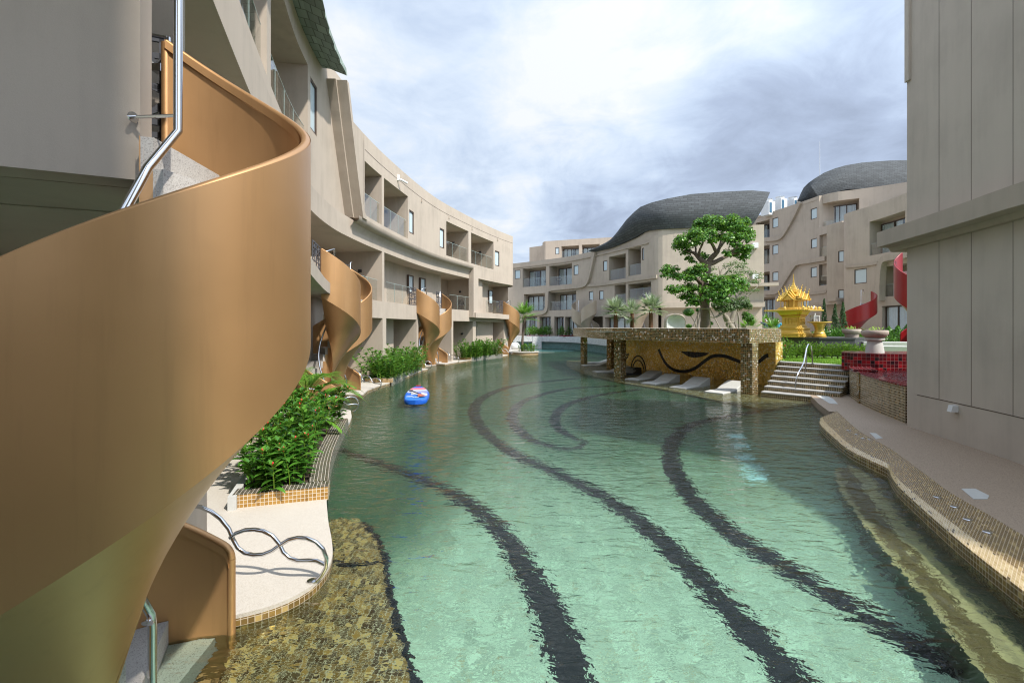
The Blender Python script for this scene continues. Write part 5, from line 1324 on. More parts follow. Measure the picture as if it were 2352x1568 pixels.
# islet palm with ring of shrubs
isl=gp(1203,812,.05); T=thing('islet_planter','round cream planter ring with a white rock and low shrubs, at the pool islet','planter',tuple(isl))
mb=MB(); mb.prism([(isl.x+1.35*math.cos(a),isl.y+1.2*math.sin(a)) for a in [2*PI*k/32 for k in range(32)]],-.9,.2,bottom=False); mb.build('base',M['mos_kerb'],T)
mb=MB(); mb.prism([(isl.x+1.42*math.cos(a),isl.y+1.27*math.sin(a)) for a in [2*PI*k/32 for k in range(32)]],.2,.27); mb.build('cap',M['terrazzo'],T)
rk=gp(1183,800,.2); mb=MB(); mb.ball((rk.x,rk.y+.2,.45),(.55,.45,.42),12,8,.08); tag(mb.build('rock',M['white'],None,True),'white boulder at the foot of the farthest gold stairs','rock')
random.seed(5)
for k in range(9):
    a=2*PI*k/9; ginger(Vector((isl.x+.35+.62*math.cos(a),isl.y+.5*math.sin(a),.25)),.62,6,'shrubs ringing the islet palm','low bright shrub around the islet palm trunk',leafL=.2,leafW=.09,nl=9,spread=.25,seg=2,stemr=.01,flowers=False)
def fan_palm(c,h,nl,label,group,leaf='leaf_palm',R=.85,trunk='palmbark',tr=.1,blades=22,skirt=False,lean=(0,0),name='fan_palm',pet=.55):
    T=thing(name,label,'palm',tuple(c),group); tk=MB(); P=[c+Vector((lean[0]*f*f,lean[1]*f*f,h*f)) for f in [k/9 for k in range(10)]]
    tk.tube(P,[tr*(1.15-.25*k/9)*(1+.08*(k%2)) for k in range(10)],9); tk.build('trunk',M[trunk],T,True)
    lf=MB(); st=MB(); top=P[-1]
    for k in range(nl):
        az=2.4*k+random.uniform(-.3,.3); el=1.35-1.9*(k/nl)+random.uniform(-.15,.15)
        if skirt and k>nl-3: el=-.9
        d=Vector((math.cos(az)*math.cos(el),math.sin(az)*math.cos(el),math.sin(el))); q=top+d*pet*R
        st.tube([top,q],.014,4,cap=False)
        s=d.cross(UP).normalized(); u=s.cross(d)
        for j in range(blades):
            b=(j/(blades-1)-.5)*2*1.9; e=d*math.cos(b)+s*math.sin(b)+u*(.12+.1*abs(b))
            L=R*(.62+.3*math.cos(b*.8))*random.uniform(.9,1.08); blade(lf,q,e,L,.055*R/.85+.012,random.uniform(.25,.75),3,.1)
    st.build('stalks',M['leaf_yellow'],T); lf.build('crown',M[leaf],T,True); return T
random.seed(3)
fan_palm(Vector((isl.x-.15,isl.y,.2)),3.15,15,'green fan palm on the small islet before the far pool wall','',R=1.2,trunk='bark',tr=.1,blades=20,lean=(.25,0))
# ------------------------------------------------------------------ paddleboard with paddle
t=NT('board_print'); u=t.uv(); s=t.n('ShaderNodeSeparateXYZ'); t.t.links.new(u,s.inputs[0]); bx,by=s.outputs[0],s.outputs[1]
# by runs 0 (tail, near) to 1 (nose); bx runs -1 to 1
c=t.ramp(by,[(0,(.012,.2,.66)),(.36,(.012,.13,.58)),(.60,(.012,.10,.52)),(.655,(.60,.60,.63)),(.70,(.09,.16,.36)),(.735,(.6,.6,.64)),(.755,(.25,.38,.6)),(.80,(.55,.58,.64)),(.835,(.72,.16,.19)),(.915,(.012,.10,.5))],'CONSTANT')
def band(v,a,b): return t.math('MULTIPLY',t.math('GREATER_THAN',v,a),t.math('LESS_THAN',v,b))
w1=t.math('MULTIPLY',band(t.math('ADD',bx,t.math('MULTIPLY',by,.25)),-.55+.13,.05+.13),band(by,.44,.60))
w2=t.math('MULTIPLY',band(bx,.36,.95),band(t.math('ADD',by,t.math('MULTIPLY',bx,.14)),.46,.66))
w3=t.math('MULTIPLY',band(bx,-.88,-.35),band(t.math('ADD',by,t.math('MULTIPLY',bx,-.05)),.30,.365))
w4=t.math('MULTIPLY',band(bx,-.9,-.1),band(t.math('ADD',by,t.math('MULTIPLY',bx,.04)),.58,.66))
wh=t.math('MAXIMUM',t.math('MAXIMUM',w1,w2),t.math('MAXIMUM',w3,w4))
c=t.mix(wh,c,(.62,.62,.65))
rad=t.math('MULTIPLY',band(t.math('FRACT',t.math('MULTIPLY',t.math('ARCTAN2',t.math('SUBTRACT',by,.42),t.math('MULTIPLY',bx,.5)),3.2)),.0,.16),band(by,.08,.34))
c=t.mix(t.math('MULTIPLY',rad,.7),c,(.01,.07,.4))
M['board_top']=t.surf(t.pbr(Base_Color=c,Roughness=.35))
bc=gp(953,925,.08); BL,BWd=2.75,.80; T=thing('paddleboard','blue inflatable paddleboard with white and pink pattern, floating on the pool','paddleboard',(bc.x,bc.y,0))
dirb=Vector((-.17,1,0)).normalized(); sb=Vector((dirb.y,-dirb.x,0)); org=gp(954,928,.06)
def bw(f): return BWd/2*(min(1,(f/.05))**.4 if f<.05 else 1)*(.80+.2*math.sin(min(1,f/.45)*PI/2)) if f<.5 else BWd/2*max(0,1-((f-.5)/.5)**3.1)**.62
def bh(f): return 0.13+.10*max(0,(f-.7)/.3)**2
F=[0,.01,.03,.06,.1,.18,.28,.38,.5,.6,.7,.78,.85,.9,.94,.97,.99,1]
mb=MB(); rows=[];uv=[]
for f in F:
    w=bw(f)*.93; rows.append([org+dirb*(BL*f)+sb*(w*k)+UP*(bh(f)) for k in (-1,-.5,0,.5,1)]); uv.append([(k*bw(f)/(BWd/2),f) for k in (-1,-.5,0,.5,1)])
mb.grid(rows,uvs=uv); mb.build('deck',M['board_top'],T,True)
mb=MB(); rows=[]
for f in F:
    w=max(bw(f),.002); h=bh(f); r=.075; o=org+dirb*(BL*f)
    prof=[(-.93,0),(-1.0,-.012),(-1.06,-.05),(-1.05,-.10),(-.98,-.14),(0,-.15),(.98,-.14),(1.05,-.10),(1.06,-.05),(1.0,-.012),(.93,0)]
    rows.append([o+sb*(w*k)+UP*(h+z-.001) for k,z in prof])
mb.grid(rows); mb.poly(rows[0]); mb.build('hull',M['blue'],T,True,50)
mb=MB(); 
for k in range(3): pass
mb.tube([org+dirb*BL*.985+UP*.235+sb*a for a in (-.09,0,.09)],.02,8); mb.build('handle',M['flower'],T,True)
mb=MB(); q=org+dirb*.42+UP*.155
for i in range(3): mb.box((q.x-.11+i*.075,q.y-.03,q.z-.0),(q.x-.055+i*.075,q.y+.03,q.z+.006))
mb.build('tail_print',M['white'],T)
T2=thing('paddle','black shafted paddle with red patterned blade lying on the blue board','paddle',(org.x,org.y+1,.16))
a=org+dirb*1.72-sb*.22+UP*.2; b=org+dirb*1.02+sb*.08+UP*.18; e=org+dirb*.48+sb*.20+UP*.17
mb=MB(); mb.tube([a,b],.02,8); mb.tube([a-sb*.06,a+sb*.06],.025,8); mb.build('shaft',M['black'],T2,True,50)
mb=MB(); d=(e-b).normalized(); sd=Vector((d.y,-d.x,0)); pts=[(0,.03),(.15,.07),(.4,.115),(.5,.13),(.53,.0)]
top=[b+d*x+sd*w+UP*.012 for x,w in pts]+[b+d*x-sd*w+UP*.012 for x,w in pts[-2::-1]]; bot=[q-UP*.014 for q in top]; mb.poly(top); mb.poly(bot[::-1])
for i in range(len(top)): j=(i+1)%len(top); mb.quad(bot[i],bot[j],top[j],top[i])
t=NT('paddle_blade_print'); cc=t.ramp(t.noise(t.pos(),16,2),[(.35,(.5,.05,.04)),(.5,(.55,.2,.06)),(.6,(.1,.05,.2))]); M['blade']=t.surf(t.pbr(Base_Color=cc,Roughness=.4)); mb.build('blade',M['blade'],T2)

# ------------------------------------------------------------------ mosaic bar pavilion in the pool
BR=thing('pool_pavilion','gold mirror mosaic pavilion with flat roof and black wave wall, over the in-pool loungers','pavilion',(7,22,0))
rf=[(8.72,16.7),(10.95,18.5),(11.25,19.2),(10.6,21.4),(9.4,24.0),(7.5,28.3),(6.4,31.6),(5.6,32.5),(4.9,32.8),(4.4,32.3),(4.2,31.3),(4.18,29.5),(4.28,26),(4.87,21.9)]
mb=MB(); mb.prism(rf,1.90,2.43,bottom=True,top=True); mb.build('roof',M['mos_bar'],BR)
tp=MB(); 
t=NT('roof_top_mosaic'); M['mos_top']=m_mosaic('white_speckle_roof_mosaic',.066,[(0,(.5,.45,.36)),(.4,(.35,.28,.16)),(.7,W)],(.5,.44,.34),metal=.1,rough=.3)
cx_,cy_=7.3,24.3
tp.prism([(cx_+(x-cx_)*.985,cy_+(y-cy_)*.985) for x,y in rf],2.435,2.45,bottom=False); tp.build('roof_top',M['mos_top'],BR)
fa=math.atan2(21.9-16.7,4.87-8.72)
def col(x,y,w):
    mb=MB(); R_=Matrix.Translation((x,y,0))@Matrix.Rotation(fa,4,'Z'); mb.box((-w/2,-w/2,-.9),(w/2,w/2,1.9),R_); mb.build('column',M['mos_bar'],BR)
col(8.93,17.12,.44); col(5.33,22.45,.42); col(4.92,31.1,.33); col(6.0,27.6,.36)
BWL=Path([(10.98,18.95),(10.72,19.9),(10.25,21.2),(9.2,23.5),(8.2,25.8),(7.2,28.0),(6.7,29.2)],True,-1,.15)
mb=MB(); ribbon(mb,BWL,0,BWL.L,-.35,0,-.9,1.90,ds=.2); mb.build('back_wall',M['mos_wall'],BR)
class _b: pass
bb=_b(); bb.p=BWL; bb.t=BR
def zw1(a,b): return (1437.4+a/6.0, 735+b/6.0)
wv=[(452,402),(475,455),(500,515),(530,570),(565,615),(605,652),(650,680),(700,698),(760,708),(820,708),(875,697),(930,675),(990,640),(1050,592),(1110,545),(1160,512),(1210,493),(1260,487),(1320,489),(1380,500),(1440,520),(1510,550),(1580,576),(1640,590),(1700,598),(1770,592),(1850,562),(1905,512),(1935,490),(1962,490)]
moulding(bb,[zw1(*q) for q in wv],.165,-.005,.006,'wave_inlay','black_tile')
moulding(bb,[zw1(*q) for q in ((66,675),(80,600),(105,535),(140,498),(175,490),(215,512),(250,570),(272,650),(284,765))],.085,-.005,.006,'wave_inlay','black_tile')
moulding(bb,[zw1(*q) for q in ((92,672),(105,610),(130,565),(165,550),(200,563),(230,610),(252,690),(258,765))],.075,-.005,.0065,'wave_inlay','black_tile')
def zb2(a,b): return (1306.7+a/7.2, 759.5+b/7.2)
moulding(bb,[zb2(*q) for q in ((897,190),(900,290),(915,370),(945,400),(972,395),(985,365),(978,420),(950,460),(915,455),(885,420))],.07,-.005,.006,'wave_inlay','black_tile')
# lens shaped inlay
pts=[(750,428),(900,434),(1050,444),(1152,452),(1100,485),(1030,508),(950,518),(880,508),(815,475)]
mb=MB(); q=[]
for a,b in pts:
    x,y=zw1(a,b); s=BWL.sx(x,.008); q.append(BWL(s,.008,BWL.zy(s,y,.008)))
mb.poly(q); mb.poly([p_-Vector((.0,-.01,0)) for p_ in q][::-1]); mb.build('wave_inlay',M['black_tile'],BR)
for x,y in ((1465,786),(1416,770)):
    s=BWL.sx(x,.6); q=BWL(s,1.0,1.84); mb=MB(); mb.box((q.x-.12,q.y-.12,1.80),(q.x+.12,q.y+.12,1.899)); mb.build('ceiling_lamp',M['black'],BR)
mb=MB(); mb.prism([(cx_+(x-cx_)*.97,cy_+(y-cy_)*.97) for x,y in rf],1.885,1.896,top=False); mb.build('bounce_ceiling',M['mos_wall'],BR)  # paler sheet added under the roof to bounce light onto the back wall
# glass splash tray on the roof edge
mb=MB(); a=Vector((5.28,21.4)); d=Vector((8.72-4.87,16.7-21.9)).normalized(); n_=Vector((d.y,-d.x)); 
if n_.y>0: n_=-n_
L=Line2(tuple(a-d*2.4),tuple(a+d*.2)); sg=1 if L.n.dot(n_)>0 else -1
ribbon(mb,lambda s,n,z:L(s,n*sg,z),0,L.L,-.5,.05,2.27,2.285,ds=5); mb.build('glass_tray',M['edge'],BR)
# shallow ledge of the pavilion
led=[gp(1755,945,-.1),gp(1631,921,-.1),gp(1537,901,-.1),gp(1412,879,-.1),gp(1330,857,-.1),gp(1303,842,-.1),gp(1302,830,-.1)]
lp=Path([(q.x,q.y) for q in led],True,1,.2)
mb=MB(); mb.prism([(q.x,q.y) for q in lp.p]+[(5.2,34),(7,31),(11,21),(11.6,18.5),(11,15.5)],-.9,-.10,bottom=False)
M['ledge']=m_mosaic('brown_ledge_mosaic',.08,[(0,(.3,.21,.09)),(.3,(.4,.29,.13)),(.6,(.24,.18,.08)),(.88,(.62,.58,.5))],(.4,.33,.2),coord='uv',metal=.1,rough=.3,gap=.05)
tag(mb.build('pool_shelf',M['ledge']),kind='structure')
# loungers
def lounger():
    T=thing('pool_lounger','x','sun lounger',(0,0,0),'concrete loungers in the shallow water'); mb=MB(); w=.37
    prof=[(0,.035),(.25,.05),(.5,.055),(.8,.045),(1.0,.06),(1.15,.11),(1.4,.19),(1.65,.265),(1.85,.31),(1.97,.33)]
    rows=[[(-w,x,-.5),(-w,x,z-.02),(-w+.02,x,z),(w-.02,x,z),(w,x,z-.02),(w,x,-.5)] for x,z in prof]
    mb.grid(rows); mb.poly(rows[0]); mb.poly(rows[-1][::-1]); proto_part('slab',mb,M['concrete'],T,True,30)
    mb=MB()
    for x,z in ((.52,.0565),(1.12,.103)): mb.box((-w+.02,x-.004,z-.02),(w-.02,x+.004,z+.002))
    proto_part('joint_line',mb,M['stone'],T); return T
l0=lounger()
lounge=[((1638,901),(.773,.634),'pale in-water lounger beside the right mosaic column of the pavilion'),((1556,890),(.773,.634),'pale in-water lounger under the middle of the black wave'),
 ((1488,880.5),(.773,.634),'pale in-water lounger under the left end of the black wave'),((1450,871),(.78,.62),'pale in-water lounger just right of the middle mosaic column'),
 ((1366,853.5),(.97,.2),'pale in-water lounger left of the middle mosaic column'),((1338,838.5),(.99,.1),'farthest in-water lounger, behind the thin left column'),((1345,832.5),(.99,.05),'thin sliver of lounger beyond the farthest one, by the left column')]
for i,((x,y),d,lab) in enumerate(lounge):
    o=l0 if i==0 else copy_tree(l0); q=gp(x,y,.03); o.location=(q.x,q.y,0); o.rotation_euler=(0,0,math.atan2(d[1],d[0])-PI/2); o['label']=lab
T=thing('wedge_board','black slanted board with worn white print, in shallow water by the gold wall','board',tuple(gp(1452,862,0)))
q=gp(1443,861,-.02); mb=MB(); R_=Matrix.Translation((q.x+.35,q.y+.3,0))@Matrix.Rotation(-.25,4,'Z'); 
b_=[R_@Vector(p) for p in ((-.42,-.3,-.2),(.42,-.3,-.2),(.42,.3,-.2),(-.42,.3,-.2))]; t_=[R_@Vector(p) for p in ((-.42,-.3,.05),(.42,-.3,.05),(.42,.3,.34),(-.42,.3,.34))]; mb.hexa(b_,t_); mb.build('wedge',M['black'],T)
mb=MB(); 
for k in range(5): 
    f=.12+.16*k; a=t_[0].lerp(t_[3],f); b=t_[1].lerp(t_[2],f); c=t_[1].lerp(t_[2],f+.07); d=t_[0].lerp(t_[3],f+.07); 
    mb.quad(a.lerp(b,.06)+UP*.004,a.lerp(b,.5+.08*(k%3))+UP*.004,d.lerp(c,.48+.08*(k%3))+UP*.004,d.lerp(c,.06)+UP*.004)
mb.build('print',M['white'],T)

# ------------------------------------------------------------------ steps up to the lawn
ST=thing('pool_steps','wide mosaic steps with white treads rising from the pool to the lawn','steps',(10,16,0))
La,Lb=Vector((8.95,16.35)),Vector((10.85,18.45)); Ra,Rb=Vector((10.5,14.7)),Vector((12.15,16.2)); Lz=Vector((11.1,18.8)); Rz=Vector((12.5,16.6))
for k in range(7):
    f=k/6; z=.03+.153*(k+1) if k else .16; z=.03+(k+1)*.1535
    a=La.lerp(Lb,f); b=Ra.lerp(Rb,f); d=(Lz-La).normalized()
    g=La.lerp(Lb,min(1,f+1/6)); h=Ra.lerp(Rb,min(1,f+1/6))
    if k==6: g,h=Lz,Rz
    P=[tuple(a),tuple(b),tuple(h+d*.03),tuple(g+d*.03)]
    mb=MB(); mb.prism(P,-.9,z-.036,bottom=False); r=mb.build('step',M['mos_step'],ST)
    o=d*-.025; mb=MB(); mb.prism([tuple(a+o),tuple(b+o),tuple(h+d*.02),tuple(g+d*.02)],z-.035,z); mb.build('tread',M['tread2'],r)
T=thing('step_handrail','looped polished handrail standing in the middle of the lawn steps','handrail',tuple(gp(1835,911,.1)))
def z4(a,b): return (1225+a/3.2, 653.4+b/3.2)
A_=[((1950,822),16.0),((1938,795),16.0),((1927,760),16.0),((1930,700),16.0),((1945,650),16.1),((1970,610),16.3),((1988,570),16.5),((1998,520),16.7),((2007,470),16.9),((2018,442),17.0),((2030,436),17.15),((2043,450),17.3),((2050,500),17.35),((2052,580),17.35)]
mb=MB(); mb.tube([at(*z4(*q),Y) for q,Y in A_],.024,10)
B_=[((2008,475),16.9),((2006,560),16.85),((1998,640),16.85),((1990,725),16.85)]; mb.tube([at(*z4(*q),Y) for q,Y in B_],.022,10)
for q,Y in (((1950,824),16.0),((1990,725),16.85),((2052,581),17.35)):
    p_=at(*z4(*q),Y); mb.lathe([(.055,0),(.055,.012),(.025,.018)],tuple(p_),14)
mb.build('rail',M['chrome'],T,True,50)

# ------------------------------------------------------------------ red overflow basin
FB=thing('overflow_basin','gold mosaic walled basin lined with red tiles, right of the lawn steps','fountain',(11,13,0))
BP=Path([(12.35,16.75),(11.95,16.1),(11.35,15.3),(10.9,14.55),(10.4,13.5),(9.9,12.3),(9.42,10.9)],True,1,.15)
mb=MB(); ribbon(mb,BP,0,BP.L,-.3,0,-.3,1.07,ds=.15); mb.build('wall',M['mos_step'],FB)
mb=MB(); ribbon(mb,BP,0,BP.L,-.36,.012,1.07,1.10,ds=.15); mb.build('rim',M['mos_red'],FB)
mb=MB(); s0=BP.sx(1965,0); ribbon(mb,BP,0,s0-.25,-.62,.013,1.105,1.17,ds=.1); mb.build('raised_rim',M['mos_red'],FB)
s1=BP.sx(1973,0); mb=MB(); ribbon(mb,BP,s1-.14,s1+.12,.0005,.03,-.3,1.13,ds=.1); mb.build('pier',M['mos_bar'],FB)
ip=[tuple(BP(BP.L*k/20,-.3,0))[:2] for k in range(21)]+[(9.4,10.7),(15,10.7),(15,16.6)]
mb=MB(); mb.prism(ip,-.3,1.0,bottom=False); mb.build('basin_floor',M['mos_red'],FB)
mb=MB(); mb.prism([(x,y) for x,y in ip],1.085,1.09,bottom=False); mb.build('water_surface',M['water_red'],FB)
mb=MB(); rw=[(11.55,15.95),(11.62,15.5),(12.15,15.1),(13.2,14.95),(15.2,14.8),(15.2,16.6),(12.2,16.75)]; mb.prism(rw,1.0,1.62); mb.build('raised_wall',M['mos_red'],FB)
# drain grilles etc. beyond: low stone benches
for i,(x0,x1,y0,Y,z0,z1,lab) in enumerate(((1984,2110,813,21.5,1.62,1.80,'long pale slab bench behind the stone bowl planter'),(2012,2110,817,20.0,1.52,1.66,'lower pale slab bench edge behind the red tiled wall'))):
    a=at(x0,y0,Y); b=at(x1,y0,Y-.8); mb=MB(); mb.prism([(a.x,a.y),(b.x,b.y),(b.x+.3,b.y+1),(a.x+.3,a.y+1)],z0-.08,z1)
    mb2=MB(); mb2.prism([(a.x+.3,a.y+.25),(b.x-.3,b.y+.25),(b.x-.2,b.y+.7),(a.x+.4,a.y+.7)],1.0,z0-.081); T=thing('bench',lab,'bench',(a.x,a.y,1.1)); mb.build('seat',M['concrete'],T); mb2.build('base',M['granite'],T)

# ------------------------------------------------------------------ lawn
t=NT('lawn_grass'); p=t.pos(); c=t.ramp(t.noise(p,2.2,6,.7),[(.3,(.10,.22,.018)),(.5,(.16,.33,.028)),(.7,(.24,.42,.045))])
c=t.mix(t.math('MULTIPLY',t.noise(t.vmul(p,(1,1,1)),55,2),.5),c,(.06,.14,.015)); M['grass']=t.surf(t.pbr(Base_Color=c,Roughness=.9,Normal=t.bump(t.noise(p,60,3),1.0,.03)))
lw=[tuple(Lz),tuple(Rz),(15.2,16.7),(15.2,11),(24,10.7),(50,10.7),(60,34),(16.2,34),(8.5,36),(7.3,30.5),(8.6,25.9),(9.6,23.5),(10.65,21.2),(11.3,19.3)]
mb=MB(); mb.prism(lw,-1.2,1.105,bottom=False); tag(mb.build('lawn',M['grass']),kind='structure')
random.seed(17); gb=MB()
for _ in range(5200):
    f=random.random(); e=random.random()**1.5; a=Lz.lerp(Rz,f)+(Vector((11.6,19.8))-Lz).normalized()*(.12+3.4*e)+Vector((1.4,-.3))*e*random.random()
    c_=Vector((a.x,a.y,1.10)); az=random.uniform(0,2*PI); s=Vector((math.cos(az),math.sin(az),0)); gb.tri(c_-s*.014,c_+s*.014,c_+Vector((random.uniform(-.03,.03),random.uniform(-.03,.03),random.uniform(.035,.085))))
M['grassblade']=m_leaf('grass_blade',[(.1,.24,.02),(.2,.38,.035),(.3,.46,.06)],.6,.3)
tag(gb.build('grass',M['grassblade']),kind='stuff')
# hedge at the front of the shrine: one low bush after another
random.seed(9)
def bush(c,r,h,label,group,leaf='leaf_hedge',n=260,size=.05,cat='shrub',name='hedge_shrub',flowers=0):
    T=thing(name,label,cat,tuple(c),group); lf=MB(); st=MB(); fl=MB()
    for k in range(7):
        a=random.uniform(0,6.28); e=c+Vector((math.cos(a)*r*.6,math.sin(a)*r*.6,h*random.uniform(.5,.85))); st.tube([c,c.lerp(e,.5)+Vector((0,0,.05)),e],.012,4,cap=False)
    for _ in range(n):
        v=rdir(.8); q=random.uniform(.55,1.08); pt_=c+Vector((v.x*r*q,v.y*r*q,h*(.12+.86*max(0,v.z)*q+random.uniform(0,.12))))
        blade(lf,pt_,v+UP*random.uniform(.2,1.3)+rdir(0)*.5,size*random.uniform(1.4,2.3),size*random.uniform(.95,1.4),.3,2)
    for k in range(flowers):
        v=rdir(.9); fl.ball(c+Vector((v.x*r,v.y*r,h*(.3+.7*max(0,v.z)))),(.035,.035,.03),6,4)
    st.build('stem',M['bark'],T); lf.build('foliage',M[leaf],T)
    if fl.f: fl.build('flower',M['flower'],T,True)
    return T
for k in range(13):
    f=k/12; x=1798+190*f; Y=20.6-.9*f; q=at(x,800,Y); bush(Vector((q.x,q.y,1.1)),.36,.62+random.uniform(-.06,.08),'low bright green hedge bush in the row before the black plinth','hedge bushes along the lawn',flowers=1 if k%2 else 0,n=340,size=.05)
q=at(1802,800,19.6); bush(Vector((q.x,q.y,1.1)),.38,.85,'taller hedge bush with red blossoms against the pavilion corner',None,n=420,size=.055,flowers=4)

# ------------------------------------------------------------------ shrine on black plinth
SC_=at(1880,774,23.2); PZ=2.0
T=thing('stone_plinth','round faceted black granite plinth carrying the golden shrine','plinth',(SC_.x,SC_.y,1.1))
mb=MB(); oc=lambda r,o=.2:[(SC_.x+r*math.cos(a+o),SC_.y+r*math.sin(a+o)) for a in [2*PI*k/8 for k in range(8)]]
mb.prism(oc(2.12),1.1,1.52); mb.prism(oc(1.98),1.52,PZ-.06,bottom=False,top=False); mb.build('base',M['granite'],T)
mb=MB(); mb.prism(oc(2.04),PZ-.06,PZ); mb.build('slab',M['granite'],T)
sh=at(1822.5,775,22.9); SH=thing('spirit_house','golden spirit house with spire and tiered roofs on a tall carved pedestal','shrine',(sh.x,sh.y,PZ))
rotS=.62
def RT(x,y,z): 
    c_,s_=math.cos(rotS),math.sin(rotS); return Vector((sh.x+x*c_-y*s_,sh.y+x*s_+y*c_,PZ+z))
def redent(r,k=.18):
    a=r;b=r*(1-k);c_=r*(1-2*k)
    return [(a,-c_),(a,c_),(b,c_),(b,b),(c_,b),(c_,a),(-c_,a),(-c_,b),(-b,b),(-b,c_),(-a,c_),(-a,-c_),(-b,-c_),(-b,-b),(-c_,-b),(-c_,-a),(c_,-a),(c_,-b),(b,-b),(b,-c_)]
def tower(mb,prof,k=.12):
    rows=[[RT(x,y,z) for x,y in redent(r,k)] for r,z in prof]; mb.grid(rows,closed_u=True); mb.poly(rows[0][::-1]); mb.poly(rows[-1])
mb=MB(); tower(mb,[(.66,0),(.66,.13),(.69,.14),(.69,.19),(.60,.22),(.58,.33),(.56,.36),(.60,.40),(.60,.44),(.5,.49),(.46,.56),(.42,.60),(.40,.72),(.40,.98),(.43,1.02),(.46,1.06)])
mb.build('pedestal',M['gilt'],SH)
mb=MB()
for side in range(4):
    for i in range(4):
        a=-.22+.147*i; 
        for z in (.70,.80,.9):
            d=.408; q={0:(a,-d),1:(d,a),2:(a,d),3:(-d,a)}[side]; p_=RT(q[0],q[1],z); mb.ball(tuple(p_),(.05,.05,.05),6,4)
    for i in range(7):
        a=-.5+.166*i; d=.655; q={0:(a,-d),1:(d,a),2:(a,d),3:(-d,a)}[side]; p_=RT(q[0],q[1],.075); mb.ball(tuple(p_),(.06,.06,.035),6,4)
mb.build('carving',M['gilt'],SH,True)
mb=MB(); tower(mb,[(.465,1.06),(.475,1.10)]); mb.build('red_band',M['flower'],SH)
mb=MB(); tower(mb,[(.50,1.10),(.54,1.2),(.60,1.27),(.66,1.29)]); mb.build('capital',M['gilt'],SH)
mb=MB(); tower(mb,[(1.0,1.29),(1.02,1.31),(1.02,1.35),(.99,1.36)],.06); mb.build('table',M['gilt'],SH)
mb=MB(); tower(mb,[(.60,1.36),(.60,1.42),(.55,1.45),(.55,1.49)],.16)
for sx in (-1,1):
    for sy in (-1,1):
        for (x,y) in ((.5,.22),(.22,.5),(.5,.5*.0+.0)):
            p0=RT(sx*x,sy*y,1.49); mb.tube([p0,p0+UP*.36],.022,6)
tower(mb,[(.28,1.49),(.28,1.86)],.14); mb.build('house',M['gilt'],SH)
def gable(mb,L,w,z0,h,rot):
    def R2(x,y,z): return RT(x,y,z) if rot==0 else RT(-y,x,z)
    prof=[(w,z0),(w*.62,z0+h*.34),(w*.28,z0+h*.70),(0,z0+h)]
    for sg in (-1,1):
        rows=[[R2(-L,sg*x,z),R2(L,sg*x,z)] for x,z in prof]; mb.grid(rows)
        rows=[[R2(-L,sg*x*.93,z-.035),R2(L,sg*x*.93,z-.035)] for x,z in prof]; mb.grid(rows)
        for e in (-L,L):
            mb.tube([R2(e,sg*x*1.02,z+.01) for x,z in prof],.018,5); mb.tube([R2(e,sg*w,z0),R2(e,sg*(w+.05),z0+.02),R2(e,sg*(w+.07),z0+.08)],[.018,.014,.004],5)
    for e in (-L,L):
        mb.poly([R2(e*.97,x,z) for x,z in prof]+[R2(e*.97,-x,z) for x,z in prof[-2::-1]])
        k=1 if e>0 else -1; mb.tube([R2(e,0,z0+h),R2(e+k*.035,0,z0+h+.07),R2(e+k*.02,0,z0+h+.13),R2(e+k*.07,0,z0+h+.20),R2(e+k*.06,0,z0+h+.25)],[.022,.024,.015,.012,.003],6)
mb=MB()
for rot in (0,1):
    gable(mb,.66,.27,1.84,.30,rot); gable(mb,.50,.25,1.93,.33,rot); gable(mb,.35,.23,2.03,.34,rot)
mb.build('roof',M['gilt'],SH)
mb=MB(); tower(mb,[(.2,2.2),(.21,2.27),(.17,2.32),(.185,2.36),(.13,2.42),(.14,2.45),(.095,2.51),(.10,2.54),(.065,2.6),(.05,2.68),(.035,2.72),(.03,2.80),(.016,2.95),(.012,3.08),(.004,3.18)],.15); mb.build('spire',M['gilt'],SH)
random.seed(4); mb=MB()
for k in range(9):
    a=[(.9,-.85),(.62,-.9),(.2,-.92),(-.5,-.88),(-.85,-.8),(.92,.1),(.9,.5),(-.92,.0),(-.3,-.93)][k]; p_=RT(a[0],a[1],1.36); mb.lathe([(.055,0),(.055,.07),(.07,.075),(.03,.12),(.01,.17)],tuple(p_),8)
tag(mb.build('figurine',M['gilt'],SH),None)
for a,c_ in (((.75,-.55),'white'),((.82,-.3),'bark2')):
    p_=RT(a[0],a[1],1.36); mb=MB(); mb.ball((p_.x,p_.y,p_.z+.09),(.12,.05,.055),8,6); mb.ball((p_.x+.1,p_.y,p_.z+.16),(.05,.035,.05),7,5)
    for lx in (-.07,.07):
        mb.tube([(p_.x+lx,p_.y,p_.z),(p_.x+lx,p_.y,p_.z+.08)],.015,5)
    mb.build('animal_figurine',M[c_],SH,True)
# offering table with glass case
ot=at(1882,774,22.2); OT=thing('offering_table','round golden offering table with flared top, right of the shrine','table',(ot.x,ot.y,PZ))
mb=MB(); mb.lathe([(.30,0),(.31,.05),(.27,.07),(.29,.10),(.25,.13),(.26,.18),(.22,.22),(.2,.28),(.205,.33),(.185,.36),(.2,.4),(.2,.47),(.22,.5),(.23,.56),(.27,.6),(.29,.66),(.37,.70)],(ot.x,ot.y,PZ),28); mb.build('stand',M['gilt'],OT,True,35)
mb=MB(); mb.lathe([(.42,.70),(.51,.72),(.51,.755),(.48,.76)],(ot.x,ot.y,PZ),32); mb.build('table_top',M['gilt'],OT,True,35)
gc=Vector((ot.x-.25,ot.y-.05,PZ+.76)); GC=thing('glass_case','small white framed glass case with a knob, on the golden table','display case',tuple(gc))
mb=MB(); s=.13
for x in (-s,s):
    for y in (-s,s): mb.box((gc.x+x-.01,gc.y+y-.01,gc.z),(gc.x+x+.01,gc.y+y+.01,gc.z+.28))
